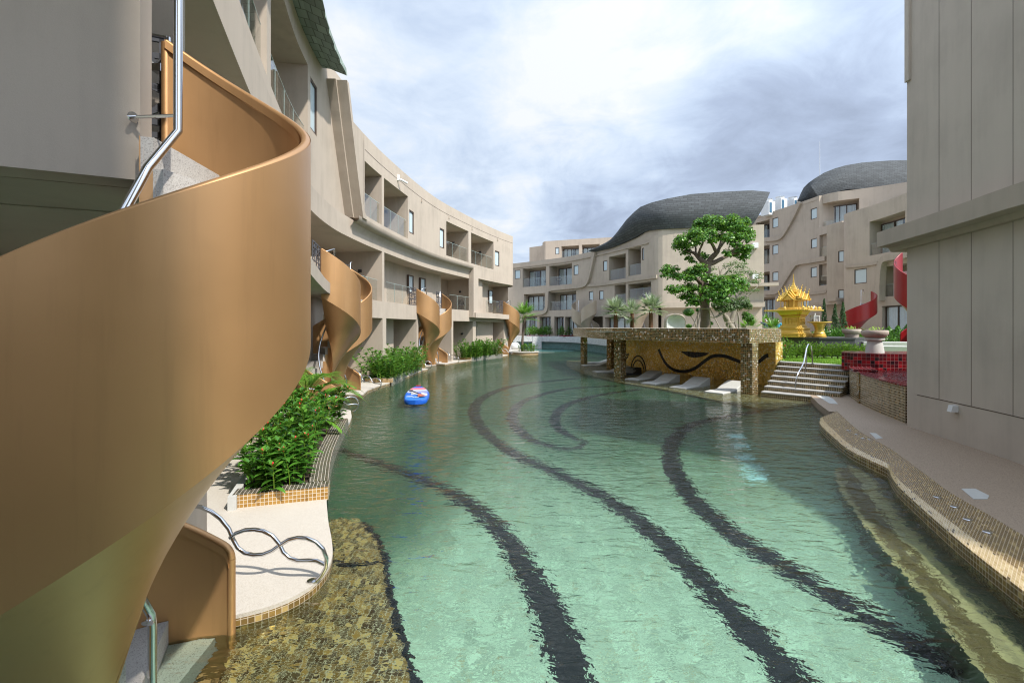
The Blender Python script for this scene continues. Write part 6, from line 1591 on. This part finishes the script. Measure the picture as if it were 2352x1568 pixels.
mb.box((gc.x-s-.012,gc.y-s-.012,gc.z+.28),(gc.x+s+.012,gc.y+s+.012,gc.z+.30)); mb.build('frame',M['white'],GC)
mb=MB(); mb.box((gc.x-s,gc.y-s,gc.z+.003),(gc.x+s,gc.y+s,gc.z+.279)); mb.build('pane',M['water_glass'],GC)
mb=MB(); mb.ball((gc.x,gc.y,gc.z+.36),(.035,.035,.06),8,6); mb.build('knob',M['concrete'],GC,True)
mb=MB(); mb.lathe([(.09,.004),(.115,.03),(.115,.1),(.10,.115)],(gc.x,gc.y,gc.z),14); mb.build('offering',M['stone'],GC,True,40)

# stone bowl planters
def bowl(c,full,label):
    T=thing('stone_planter',label,'planter',tuple(c),'pinkish stone bowl planters'); mb=MB()
    if full: mb.lathe([(.27,0),(.26,.1),(.215,.36),(.20,.42)],tuple(c),24); z=.42
    else: mb.lathe([(.27,0),(.27,.05)],tuple(c),24); z=.05
    mb.lathe([(.25,z),(.285,z+.02),(.285,z+.07),(.25,z+.09)],tuple(c),24); mb.build('foot',M['stone' if not full else 'concrete'],T,True,35)
    z+=.09; mb=MB(); mb.lathe([(.24,z),(.33,z+.05),(.385,z+.14),(.385,z+.23),(.36,z+.26),(.31,z+.255),(.29,z+.20),(0,z+.19)],tuple(c),28); mb.build('bowl',M['stone'],T,True,40)
    lf=MB(); 
    for k in range(26): blade(lf,c+Vector((random.uniform(-.2,.2),random.uniform(-.2,.2),z+.2+random.uniform(0,.1))),rdir(.9)+UP*.5,random.uniform(.1,.2),.05,.4,2)
    lf.build('seedling',M['leaf_yellow'],T)
q=at(2009,811,15.75); bowl(Vector((q.x,q.y,1.62)),True,'pinkish stone bowl planter on tall foot, standing on the red tiled wall')
q=at(1956,776,21.9); bowl(Vector((q.x,q.y,PZ)),False,'pinkish stone bowl planter low on the right end of the black plinth')

# ------------------------------------------------------------------ beige spirals of the middle building, red spirals at right
def fr(x,Y): return ((x-CX)/FPX*Y,Y)
p_,d_=CP.pt(CP.sx(1405)); aC=math.degrees(math.atan2(d_.y,d_.x))
GB='beige spiral stairs of the middle building'
c1_=CP(CP.sx(1343),.6,0); c2_=CP(CP.sx(1368.5),.75,0); c3_=CP(CP.sx(1486),.55,0)
zf1=CP.zy(CP.sx(1350),712)
kw=dict(mat='bronze',zfl=zf1,zw=1.38,slope=.0092,rail=True)
spiral('beige spiral stairs whose band falls to the right, left of the twin pair',(c1_.x,c1_.y),aC,1,GB,**{**kw,'U':358})
spiral('beige spiral stairs whose band falls to the left, right of the twin pair',(c2_.x,c2_.y),aC,-1,GB,**{**kw,'U':358})
spiral('single beige spiral stairs behind the silver fan palms',(c3_.x,c3_.y),aC,-1,GB,R=1.15,**{**kw,'U':358})
GR='red spiral stairs of the rear right block'
ec=fr(1971,38.6); spiral('red spiral stairs with its band curling up to the right, beside the shrine table',ec,8,-1,GR,mat='red',R=1.28,zfl=4.55,zw=1.1,U=358,slope=.0098,off=0,H=1.35)
ec=fr(2106,23.6); spiral('nearer red spiral stairs cut off by the tall taupe building',ec,-90,1,GR,mat='red',R=.93,zfl=5.5,zw=1.1,U=365,slope=.0118,off=0,H=1.7)

# ------------------------------------------------------------------ big tree and its neighbours
def z6(a,b): return (1453.7+a/5.486, 473.7+b/5.486)
random.seed(33); TY=27.0
TR=thing('shaded_tree','big sculpted tree with glossy green leaf clouds, propped behind the pavilion','tree',tuple(at(1619,768,TY)))
def br(mb,pts,radii,Y=TY,dy=None):
    P=[]; n=len(pts)
    for i,q in enumerate(pts): P.append(at(*z6(*q),Y+(dy[i] if dy else 0)))
    # smooth
    pa=[]; Q=[P[0]*2-P[1]]+P+[P[-1]*2-P[-2]]; R=[]
    for i in range(1,len(Q)-2):
        for k in range(4):
            t_=k/4; a,b,c,d=Q[i-1],Q[i],Q[i+1],Q[i+2]; pa.append(.5*((2*b)+(c-a)*t_+(2*a-5*b+4*c-d)*t_*t_+(3*b-a-3*c+d)*t_**3)); R.append((radii[i-1]+(radii[i]-radii[i-1])*t_)*random.uniform(.93,1.07))
    pa.append(P[-1]); R.append(radii[-1]); mb.tube(pa,R,10)
tk=MB(); br(tk,[(910,1640),(910,1540),(908,1400),(910,1290),(900,1200),(885,1110),(868,1010),(893,930),(925,870),(945,800),(930,740),(905,700)],[.30,.27,.25,.25,.26,.24,.21,.20,.19,.18,.20,.19])
tk.build('trunk',M['bark'],TR,True)
limbs=MB()
for pts,rad,dy in (([(915,720),(870,690),(820,640),(770,590),(700,570),(640,560)],[.16,.15,.12,.09,.06,.03],[0,0,.1,.3,.4,.5]),
 ([(930,720),(960,690),(1010,630),(1060,580),(1090,520),(1110,440),(1130,350)],[.16,.16,.15,.13,.09,.06,.03],[0,0,-.1,-.2,-.1,.2,.3]),
 ([(950,740),(1040,700),(1120,660),(1200,620),(1300,590),(1380,570)],[.15,.14,.12,.09,.06,.03],[0,.1,.3,.4,.5,.6]),
 ([(1180,640),(1260,560),(1330,500),(1420,420)],[.08,.06,.05,.02],[.4,.2,0,-.2]),
 ([(1050,580),(1000,480),(940,410),(900,330)],[.1,.08,.06,.03],[-.2,-.4,-.5,-.5]),
 ([(830,650),(840,560),(880,470),(900,400)],[.09,.07,.05,.03],[.1,-.2,-.5,-.6]),
 ([(790,600),(790,520),(760,430)],[.07,.05,.03],[.2,.4,.5]),([(1080,540),(1160,440),(1240,340),(1320,270)],[.08,.06,.05,.02],[-.2,.3,.6,.7]),
 ([(870,1010),(820,930),(740,890),(640,880),(520,870)],[.13,.12,.09,.06,.03],[0,-.3,-.5,-.5,-.4]),([(640,885),(560,850),(450,830)],[.05,.04,.02],[-.5,-.4,-.2]),
 ([(880,1110),(830,1050),(740,1060),(620,1070),(500,1060)],[.12,.09,.07,.05,.02],[0,-.5,-.7,-.8,-.8]),([(885,1150),(800,1130),(720,1160)],[.09,.06,.03],[0,-.6,-.8]),
 ([(890,1000),(960,990),(1060,1000),(1180,980),(1300,980)],[.12,.1,.08,.06,.03],[0,-.4,-.6,-.7,-.6]),([(900,1180),(1000,1120),(1120,1110),(1240,1060)],[.12,.09,.07,.03],[0,-.6,-.9,-1.0])):
    br(limbs,pts,rad,TY,dy)
limbs.build('limb',M['bark'],TR,True)
lf=MB()
CL=[(600,500,85,.2),(560,460,60,.6),(620,430,70,-.3),(680,560,55,.4),(720,380,85,.3),(800,330,70,-.5),(850,240,85,.2),(900,300,65,.8),(960,180,80,0),(1050,200,80,-.6),(1080,270,80,.4),(1170,280,70,.8),(1250,180,85,0),(1300,260,90,-.5),(1390,220,70,.5),(1400,300,80,.0),(1450,370,75,.3),(1360,400,75,-.6),(1270,370,75,.6),(1190,400,70,-.8),(1080,380,75,.8),(980,340,65,-.9),(900,400,65,-.9),(780,470,60,-.7),(700,490,60,.6),(1390,560,75,.2),(1320,540,60,.8),(1400,640,65,.5),(1260,600,55,.8),(1180,580,45,-.6),(1000,440,50,-.8),(700,660,50,.5),(860,600,40,.3),(920,640,45,.7),(1290,480,60,-.7),(1480,420,45,.1),
 (430,800,70,-.2),(420,870,60,-.4),(480,840,70,.2),(540,790,45,0),(560,890,60,-.4),(640,900,65,-.7),(700,850,65,-.3),(770,830,80,-.6),(850,790,75,-.8),(840,870,65,-.9),(720,920,55,-.9),
 (470,1040,55,-.8),(540,1050,65,-.9),(620,1050,65,-.9),(700,1030,75,-.6),(780,1040,65,-.9),(700,1120,65,-.7),(780,1170,70,-.8),(620,1150,50,-.6),(730,1220,60,-.7),(800,1230,50,-.6),
 (980,930,75,-.6),(1060,940,80,-.4),(1100,1010,80,-.9),(1020,1040,80,-.6),(1160,950,80,-.8),(1240,930,75,-.4),(1320,940,85,-.6),(1250,1020,75,-.9),(1340,1040,75,-.5),(1180,1080,80,-1.0),(1080,1120,80,-1.0),(980,1110,70,-.9),(930,1060,60,-.9),(1130,1180,75,-1.0),(1020,1190,60,-1.0),(930,1150,50,-.9),(1390,1000,60,-.3)]
EX=[(a+random.uniform(-70,70),b+random.uniform(-50,45),r*random.uniform(.6,.85),dy+random.uniform(-.4,.4)) for a,b,r,dy in CL[:36]]+[(a+random.uniform(-45,45),b+random.uniform(-30,30),r*.7,dy) for a,b,r,dy in CL[36::2]]
for a,b,r,dy in CL+EX:
    q=at(*z6(a,b),TY+dy*1.3); rr=r/5.486/FPX*TY*1.08; clump(lf,q,rr*1.2,int(280*rr*rr/.16),.078,.85,.15)
lf.build('crown',M['leaf_tree'],TR)
# support poles round the trunk
SP=thing('tree_prop','frame of thin timber poles propping the big tree trunk','tree support',tuple(at(1619,768,TY)))
mb=MB()
for a,b in (((848,1290),(735,1570)),((972,1290),(1115,1570)),((858,1295),(800,1575)),((960,1295),(985,1575))):
    mb.tube([at(*z6(*a),TY-.35),at(*z6(*b),TY-.9 if b[0]!=985 else TY+.8)],.03,7)
mb.tube([at(*z6(845,1287),TY-.38),at(*z6(975,1287),TY-.38)],.035,7); mb.tube([at(*z6(845,1290),TY+.38),at(*z6(975,1290),TY+.38)],.035,7); mb.build('pole',M['wood'],SP,True)
# leaning tree behind
random.seed(35); Y2=29.5
T=thing('leaning_tree','pale leaning tree with thin sparse branches, right behind the big tree','tree',tuple(at(1690,768,Y2)))
tk=MB(); br(tk,[(1300,1640),(1260,1560),(1220,1500),(1180,1420),(1160,1380)],[.24,.22,.2,.18,.16],Y2); br(tk,[(1220,1480),(1250,1400),(1290,1280),(1310,1180),(1300,1110)],[.16,.14,.12,.1,.08],Y2); br(tk,[(960,1385),(1040,1395),(1120,1350),(1200,1310),(1290,1290)],[.05,.06,.07,.06,.05],Y2-1.2); br(tk,[(1180,1420),(1140,1330),(1160,1230)],[.12,.09,.06],Y2); tk.build('trunk',M['bark2'],T,True)
lm=MB()
for pts,rad in (([(1300,1110),(1240,1080),(1200,1040)],[.06,.04,.02]),([(1310,1150),(1370,1080),(1400,980),(1440,900),(1480,780)],[.07,.06,.05,.03,.015]),([(1430,1140),(1500,1080),(1580,1000),(1650,960)],[.05,.04,.03,.012]),([(1320,1180),(1430,1130)],[.06,.045]),
 ([(1100,870),(1120,800),(1180,760),(1280,720)],[.04,.035,.03,.01]),([(1130,880),(1210,800),(1290,700)],[.04,.03,.012]),([(1200,1040),(1140,950),(1100,860),(1080,760)],[.06,.05,.04,.015]),([(1580,1000),(1590,930),(1580,880)],[.025,.02,.01])): br(lm,pts,rad,Y2)
lm.build('limb',M['bark2'],T,True)
lf=MB()
for a,b,r in ((1190,750,60),(1280,720,55),(1350,760,75),(1250,820,70),(1400,720,50),(1420,820,80),(1330,860,70),(1500,850,60),(1480,950,70),(1560,960,55),(1590,900,50),(1610,860,35),(1010,790,50),(1000,850,45),(1440,1060,60),(1540,1060,50),(1210,880,60),(1370,960,60)):
    q=at(*z6(a,b),Y2+random.uniform(-.6,.6)); rr=r/5.486/FPX*Y2*1.1; clump(lf,q,rr,int(150*rr*rr/.16),.05,.8,.3)
for a,b,r in ((1380,1210,85),(1300,1260,75),(1190,1280,80),(1440,1260,60),(1100,1300,60),(1240,1200,60),(1060,1250,60),(1130,1230,70)):
    q=at(*z6(a,b),Y2-1.2); rr=r/5.486/FPX*Y2*1.1; clump(lf,q,rr,int(420*rr*rr/.16),.062,.85)
lf.build('crown',M['leaf_fine'],T)
# cloud pruned topiary
T=thing('topiary_tree','cloud pruned topiary with round leaf balls on thin stems, left of the trunk','topiary',tuple(at(1585,768,28.5)))
mb=MB(); br(mb,[(790,1640),(800,1540),(770,1440),(720,1370)],[.05,.045,.035,.025],28.5); br(mb,[(800,1560),(820,1440),(815,1360),(820,1310)],[.045,.04,.03,.02],28.5); br(mb,[(730,1600),(710,1560),(705,1520)],[.03,.025,.02],28.5); mb.build('trunk',M['bark2'],T,True)
for a,b,r in ((702,1335,72),(825,1305,36),(705,1510,40),(975,1475,38)):
    q=at(*z6(a,b),28.5+(.5 if a>900 else 0)); rr=r/5.486/FPX*28.5; lf=MB(); clump(lf,q,rr,int(900*rr*rr/.12),.032,.8,.88); lf.ball((q.x,q.y,q.z),(rr*.86,rr*.86,rr*.68),14,10); lf.build('leaf_ball',M['leaf_tree'],T)
T=thing('topiary_tree','dark topiary balls on slanting stems, right of the leaning tree','topiary',tuple(at(1712,768,28.0)))
mb=MB(); br(mb,[(1330,1640),(1340,1500),(1330,1380),(1320,1340)],[.07,.06,.05,.03],28.0); br(mb,[(1370,1600),(1440,1480),(1460,1420)],[.04,.03,.02],28.0); mb.build('trunk',M['bark2'],T,True)
for a,b,r in ((1450,1400,70),(1480,1440,50),(1420,1360,45)):
    q=at(*z6(a,b),28.0); rr=r/5.486/FPX*28; lf=MB(); clump(lf,q,rr,int(800*rr*rr/.12),.04,.85,.7); lf.build('leaf_ball',M['leaf_tree'],T)
SP=thing('tree_prop','small timber frame propping the leaning pale tree','tree support',tuple(at(1670,768,28.4)))
mb=MB(); mb.tube([at(*z6(1165,1465),28.4),at(*z6(1285,1462),28.4)],.028,7)
for a,b in (((1165,1465),(1125,1570)),((1205,1463),(1190,1570)),((1280,1462),(1310,1570))): mb.tube([at(*z6(*a),28.4),at(*z6(*b),28.2)],.026,7)
mb.build('pole',M['wood'],SP,True)
# silver fan palms in a row
random.seed(12); GSL='silver fan palms behind the pavilion'
def sp_(x,ytop,Y,R,nl,lab,sk=False,zb=1.25):
    b=at(x,760,Y); top=at(x,ytop,Y); fan_palm(Vector((b.x,b.y,zb)),top.z-zb,nl,lab,GSL,'leaf_silver',R,'palmbark',.15,24,sk,name='silver_palm',pet=.5)
sp_(1414,718,34.5,1.0,20,'silver fan palm at the left of the three, with a wide drooping crown'); sp_(1452,720,36,.95,13,'silver fan palm in the middle, with one hanging dry leaf',True); sp_(1495,713,34,1.05,18,'silver fan palm at the right of the three, nearest the white shell')
# low palms and shrubs round the big tree
random.seed(14)
for x,Y,lab,R in ((1757,41,'broad green fan palm directly behind the two gardeners',1.0),(1722,32,'green fan palm behind the dark topiary balls',.9),(1778,33,'green fan palm half hidden behind the golden shrine',.8)):
    b=at(x,765,Y); fan_palm(Vector((b.x,b.y,1.1 if Y<40 else 1.38)),1.1,13,lab,'green fan palms behind the lawn','leaf_palm',R,'bark',.1,22,pet=.5)
for x,Y,h,lab in ((1545,30,1.55,'feathery low plant just left of the white shell'),(1600,28,1.5,'feathery low plant at the foot of the big tree'),(1688,27.2,1.45,'feathery low plant under the leaning tree')):
    b=at(x,765,Y); areca(Vector((b.x,b.y,1.1)),h-1.0,9,lab,'low feathery plants behind the pavilion roof',.85,.1,14,name='fern_palm',lw=.05)
mb=MB(); b=at(1723,762,27.5); mb.box((b.x-.35,b.y-.2,1.1),(b.x+.35,b.y+.3,2.5)); mb.box((b.x-.38,b.y-.23,2.5),(b.x+.38,b.y+.33,2.56)); tag(mb.build('service_box',M['stucco2']),'plain beige service box among the plants left of the gardeners','service box')
# white shell chair
wc=at(1552,757,31.0); T=thing('pod_shell','rounded pod with white inside and beige rim, behind the pavilion','pod',(wc.x,wc.y,1.1))
mb=MB(); rows=[]; Wd=.62; rows2=[]
def shape(a):
    x=math.cos(a); z=math.sin(a); sx=math.copysign(abs(x)**.75,x); sz=math.copysign(abs(z)**.75,z)
    return sx*(Wd if z>-.2 else Wd*(1-.14*min(1,(-z-.2)*1.6))), (sz*.58 if z>0 else sz*.85)
A_=[2*PI*k/40 for k in range(40)]; zc0=2.72
for f,dy in ((1.0,0),(.97,.02),(.9,.12),(.7,.28),(.4,.38),(.05,.4)):
    rows.append([(wc.x+shape(a)[0]*f,wc.y+dy,zc0+shape(a)[1]*f) for a in A_])
mb.grid(rows,closed_u=True); mb.poly(rows[-1]); mb.build('inside',M['white'],T,True)
mb=MB(); rows=[]
for f,dy in ((1.0,-.002),(1.06,-.03),(1.16,-.02),(1.2,.05),(1.16,.3),(.8,.5),(.1,.55)):
    rows.append([(wc.x+shape(a)[0]*f,wc.y+dy,zc0+shape(a)[1]*f) for a in A_])
mb.grid(rows,closed_u=True); mb.build('rim',M['stucco'],T,True)
mb=MB(); mb.box((wc.x-.25,wc.y-.1,1.1),(wc.x+.25,wc.y+.3,2.1)); mb.build('foot',M['stucco'],T)
mb=MB(); mb.tube([(wc.x-.1,wc.y+.2,3.2),(wc.x-.02,wc.y-.02,3.24),(wc.x+.06,wc.y-.02,3.24)],.02,6); mb.build('spout',M['chrome'],T,True)
# conifers and shrubs at the right
random.seed(19)
def conifer(x,ytop,ybot,Y,w,lab,grp,leaf='leaf_dark'):
    b=at(x,ybot,Y); tz=at(x,ytop,Y).z; z0=1.1; h=tz-z0; T=thing('conifer',lab,'conifer',(b.x,b.y,z0),grp); lf=MB(); mb=MB(); mb.tube([(b.x,b.y,z0),(b.x,b.y,z0+h*.9)],[.05,.01],6); mb.build('trunk',M['bark'],T)
    for _ in range(int(900*h*w)):
        f=random.random()**1.3; a=random.uniform(0,2*PI); r=w*(1-f)**.75*random.uniform(.6,1.05)*(1+.18*math.sin(a*3+f*9)); p_=Vector((b.x+r*math.cos(a),b.y+r*math.sin(a),z0+h*f)); petal(lf,p_,Vector((math.cos(a),math.sin(a),.6))+rdir(0)*.9,random.uniform(.05,.09))
    lf.build('crown',M[leaf],T)
for a in ((1936,694,772,36,.45,'dark conical conifer nearer the red spiral stairs, by the beige wall','dark conifers by the rear wall'),(1918,698,772,37,.45,'dark conical conifer just right of the offering table','dark conifers by the rear wall'),(1893,686,760,38,.36,'thin dark conifer at the corner of the beige block','dark conifers by the rear wall')): conifer(*a)
for i,(x,yt,Y) in enumerate(((2042,752,30),(2062,750,29),(2083,748,28),(2100,750,27))): conifer(x,yt-2,785,Y,.72,('bright conical bush behind the stone bowl planter','bright conical bush second right of the stone bowl planter','bright conical bush under the nearer red spiral stairs','bright conical bush cut by the tall taupe building')[i],'conical bushes before the rear block','leaf_tree')
for i,(x,Y,r,h,lab) in enumerate(((1872,27,.8,1.0,'light shrub left of the offering table'),(1905,27,.8,1.25,'light shrub right behind the offering table'),(1925,26.5,.7,1.2,'light shrub between the offering table and the low stone bowl'),(1942,26,.7,1.1,'light shrub just behind the low stone bowl'),(1990,27,.8,1.1,'light shrub between the two stone bowls'))):
    b=at(x,770,Y); bush(Vector((b.x,b.y,1.1)),r,h,lab,'light shrubs behind the plinth','leaf_shrub',620,.075)
# shrubs of the far terrace with red tile edging
random.seed(23)
for i,(xa,xb,Y,z) in enumerate(((1217,1258,55.5,1.4),(1291,1316,54.5,1.4))):
    n=5 if i==0 else 3
    for k in range(n):
        x=xa+(xb-xa)*k/(n-1); b=at(x,772,Y); bush(Vector((b.x,b.y,1.38)),.62,1.15+random.uniform(-.15,.15),'dark rounded shrub of the row on the far terrace, left of the doors' if i==0 else 'dark rounded shrub beside the far terrace doors, by the pavilion roof end','shrubs along the far left terrace' if i==0 else 'shrubs along the far middle terrace','leaf_tree',330,.085)
    a=at(xa-8,771,Y-.8); b=at(xb+6,771,Y-.8); mb=MB(); mb.box((a.x,a.y,1.36),(b.x,a.y+.2,1.52)); tag(mb.build('planter_kerb',M['mos_red']),'red and white tiled kerb under the far %s shrubs'%('left' if i==0 else 'middle'),'kerb')
mb=MB(); a=at(1322,782,52); mb.box((a.x-.35,a.y-.1,1.30),(a.x+.35,a.y+.2,1.75)); mb.box((a.x-1.4,a.y,1.40),(a.x-.36,a.y+.2,1.55)); tag(mb.build('kerb_block',M['mos_red']),'small red tiled kerb block on the far overflow rim','kerb')

# ------------------------------------------------------------------ wire chairs
def wire_chair():
    T=thing('wire_chair','x','chair',(0,0,0),'dark wire chairs on the terraces and balconies')
    mb=MB(); R=.30
    ring=[Vector((R*math.cos(a),R*math.sin(a),.42)) for a in [2*PI*k/24 for k in range(24)]]; mb.tube(ring,.012,6,closed=True)
    for k in range(7):
        y=-.24+.08*k; w=math.sqrt(R*R-y*y); mb.tube([Vector((-w,y,.42)),Vector((w,y,.42))],.006,4)
    proto_part('seat',mb,M['dark_iron'],T)
    mb=MB(); arc=[Vector((.36*math.cos(a),.02+.30*math.sin(a)*1.0,.42+.40*math.sin(a)**.8 if 0<a<PI else .42)) for a in [PI*k/18 for k in range(19)]]; mb.tube(arc,.012,6)
    for k in range(3,16,1): mb.tube([ring[(k*24//36)%24],arc[k]],.005,4)
    for f in (.4,.7): mb.tube([Vector((a.x*.98,a.y*.95,.42+(a.z-.42)*f)) for a in arc],.006,4)
    proto_part('backrest',mb,M['dark_iron'],T)
    for x,y in ((-.22,-.2),(.22,-.2),(-.2,.2),(.2,.2)):
        mb=MB(); mb.tube([Vector((x*.8,y*.8,.42)),Vector((x*1.1,y*1.1,0))],.011,6); proto_part('leg',mb,M['dark_iron'],T)
    return T
w0=wire_chair()
WC=[(FAC(sY(18.8),-.35,.1),1.0,'dark wire chair on the ground terrace behind the gold spiral pair'),(FAC(FAC.sx(1062,-1.0),-1.0,SL+.02),2.2,'dark wire chair on the first floor balcony right of the third stairs'),
 (FAC(FAC.sx(1066,-.6),-.5,.1),1.2,'dark wire chair on the ground terrace left of the farther planter'),(FAC(FAC.sx(1050,-1.2),-1.0,SL+.02),-.5,'low dark wire seat beside the chair on the first floor balcony'),
 (CP(CP.sx(1249),-.6,CP.zy(CP.sx(1249),655)+.03),3.6,'wire chair on the upper left balcony of the middle building'),(CP(CP.sx(1277),-.6,CP.zy(CP.sx(1277),653)+.03),3.0,'wire chair on the upper second balcony of the middle building'),
 (CP(CP.sx(1246),-.5,CP.zy(CP.sx(1246),712)+.03),3.6,'wire chair on the lower left balcony of the middle building'),(CP(CP.sx(1275),-.6,CP.zy(CP.sx(1275),711)+.03),3.0,'wire chair on the lower second balcony of the middle building')]
for i,(q,r,lab) in enumerate(WC):
    o=w0 if i==0 else copy_tree(w0); o.location=q; o.rotation_euler=(0,0,r); o['label']=lab
# ------------------------------------------------------------------ two gardeners
def person(c,face,pose,shirt,label,hat):
    T=thing('person',label,'person',tuple(c)); R_=Matrix.Translation(c)@Matrix.Rotation(face,4,'Z')
    def skin(name,V,E,rad,mat,par):
        me=bpy.data.meshes.new(name); me.from_pydata([tuple(R_@Vector(v)) for v in V],E,[]); me.materials.append(mat)
        o=bpy.data.objects.new(name,me); COL.objects.link(o); m=o.modifiers.new('skin','SKIN'); m.use_smooth_shade=True
        for i,r in enumerate(rad):
            sv=me.skin_vertices[0].data[i] if me.skin_vertices else None
            if sv: sv.radius=(r,r)
        o.modifiers.new('sub','SUBSURF').levels=1; o.modifiers['sub'].render_levels=1
        o.parent=par; o.matrix_parent_inverse=Matrix.Translation(-Vector(T.location)); return o
    lh,rh=pose
    V=[(0,0,.92),(0,0,1.12),(0,0,1.34),(0,0,1.45),(0,0,1.52),(0,-.01,1.62),(0,0,1.70),(.17,0,1.40),lh[0],lh[1],(-.17,0,1.40),rh[0],rh[1],(.1,0,.88),(.11,-.02,.48),(.11,.02,.06),(.11,-.13,.03),(-.1,0,.88),(-.11,-.02,.48),(-.11,.02,.06),(-.11,-.13,.03)]
    E=[(0,1),(1,2),(2,3),(3,4),(4,5),(5,6),(3,7),(7,8),(8,9),(3,10),(10,11),(11,12),(0,13),(13,14),(14,15),(15,16),(0,17),(17,18),(18,19),(19,20)]
    r=[.13,.125,.14,.09,.055,.085,.075,.06,.042,.03,.06,.042,.03,.085,.06,.045,.035,.085,.06,.045,.035]
    body=skin('body',V,E,r,M['skin'],T)
    for h,el in ((lh[1],lh[0]),(rh[1],rh[0])):
        d=(Vector(h)-Vector(el)).normalized(); s=d.cross(UP).normalized(); V2=[h];E2=[];r2=[.022]; p=Vector(h)+d*.06; V2.append(tuple(p)); E2.append((0,1)); r2.append(.026)
        for k in range(4):
            q=p+s*(.024*(k-1.5))+d*.045; e=q+d*(.035+.01*(k in (1,2)))-UP*.012; i=len(V2); V2+= [tuple(q),tuple(e)]; E2+=[(1,i),(i,i+1)]; r2+=[.009,.007]
        q=Vector(h)+d*.03+s*.045; i=len(V2); V2+=[tuple(q),tuple(q+d*.035+s*.012)]; E2+=[(0,i),(i,i+1)]; r2+=[.011,.008]
        skin('hand',V2,E2,r2,M['skin'],T)
    V3=[(0,0,.86),(0,0,1.12),(0,0,1.34),(0,0,1.44),(.18,0,1.40),tuple(Vector((.17,0,1.4)).lerp(Vector(lh[0]),.95 if hat else .75)),(-.18,0,1.40),tuple(Vector((-.17,0,1.4)).lerp(Vector(rh[0]),.95 if hat else .75))]
    E3=[(0,1),(1,2),(2,3),(3,4),(4,5),(3,6),(6,7)]; r3=[.17,.16,.168,.1,.085,.065,.085,.065]
    if hat:
        V3+=[tuple(Vector(lh[0]).lerp(Vector(lh[1]),.95)),tuple(Vector(rh[0]).lerp(Vector(rh[1]),.95))]; E3+=[(5,8),(7,9)]; r3+=[.045,.045]
    skin('shirt',V3,E3,r3,shirt,T)
    skin('trousers',[(0,0,.95),(.1,0,.86),(.11,-.02,.48),(.11,.02,.12),(-.1,0,.86),(-.11,-.02,.48),(-.11,.02,.12)],[(0,1),(1,2),(2,3),(0,4),(4,5),(5,6)],[.15,.105,.08,.068,.105,.08,.068],M['navy'] if hat else M['black'],T)
    mb=MB(); h=R_@Vector((0,-.07,1.60)); mb.ball(tuple(h),(.062,.062,.05),10,7); mb.build('face_mask',M['white'],T,True)
    mb=MB(); h=R_@Vector((0,.015,1.70)); mb.ball(tuple(h),(.098,.105,.085),12,8); mb.build('head_cover' if hat else 'hair',M['stone'] if hat else M['hair'],T,True)
    mb=MB()
    for sx in (-.035,.035):
        h=R_@Vector((sx,-.082,1.655)); mb.ball(tuple(h),(.013,.009,.009),6,4)
    mb.build('eye',M['black'],T,True)
    return T
q1=at(1759,757,36.6); q2=at(1787,757,36.0)
person(Vector((q1.x,q1.y,1.38)),.35,(((.28,-.12,1.22),(.34,-.33,1.24)),((-.42,.0,1.46),(-.68,-.04,1.52))),M['navy'],'person in navy long sleeves and head cover with arm stretched out, by the green palm',True)
person(Vector((q2.x,q2.y,1.38)),-.5,(((.24,.05,1.14),(.22,-.1,.98)),((-.40,-.12,1.30),(-.62,-.2,1.28))),M['teal'],'person in turquoise t-shirt and face mask, left of the golden shrine',False)
# table on the ground terrace next to the wire chair
q=FAC(sY(18.2),.15,.1); T=thing('side_table','small dark table beside the ground terrace wire chair','table',tuple(q)); mb=MB(); mb.lathe([(.26,.60),(.26,.62)],tuple(q),20); mb.build('table_top',M['dark_iron'],T)
for k in range(3):
    a=2*PI*k/3; mb=MB(); mb.tube([q+Vector((.1*math.cos(a),.1*math.sin(a),.6)),q+Vector((.24*math.cos(a),.24*math.sin(a),0))],.012,6); mb.build('leg',M['dark_iron'],T)

# ------------------------------------------------------------------ sunlight through the moving water surface
sl.cycles.is_caustics_light=True; WAT.cycles.is_caustics_caster=True
for o in sc.objects:
    if o.type=='MESH' and o is not WAT and o.name.split('.')[0] not in ('ground','terrace','lawn'):
        if min((o.matrix_world@Vector(v)).z for v in o.bound_box)<.03: o.cycles.is_caustics_receiver=True
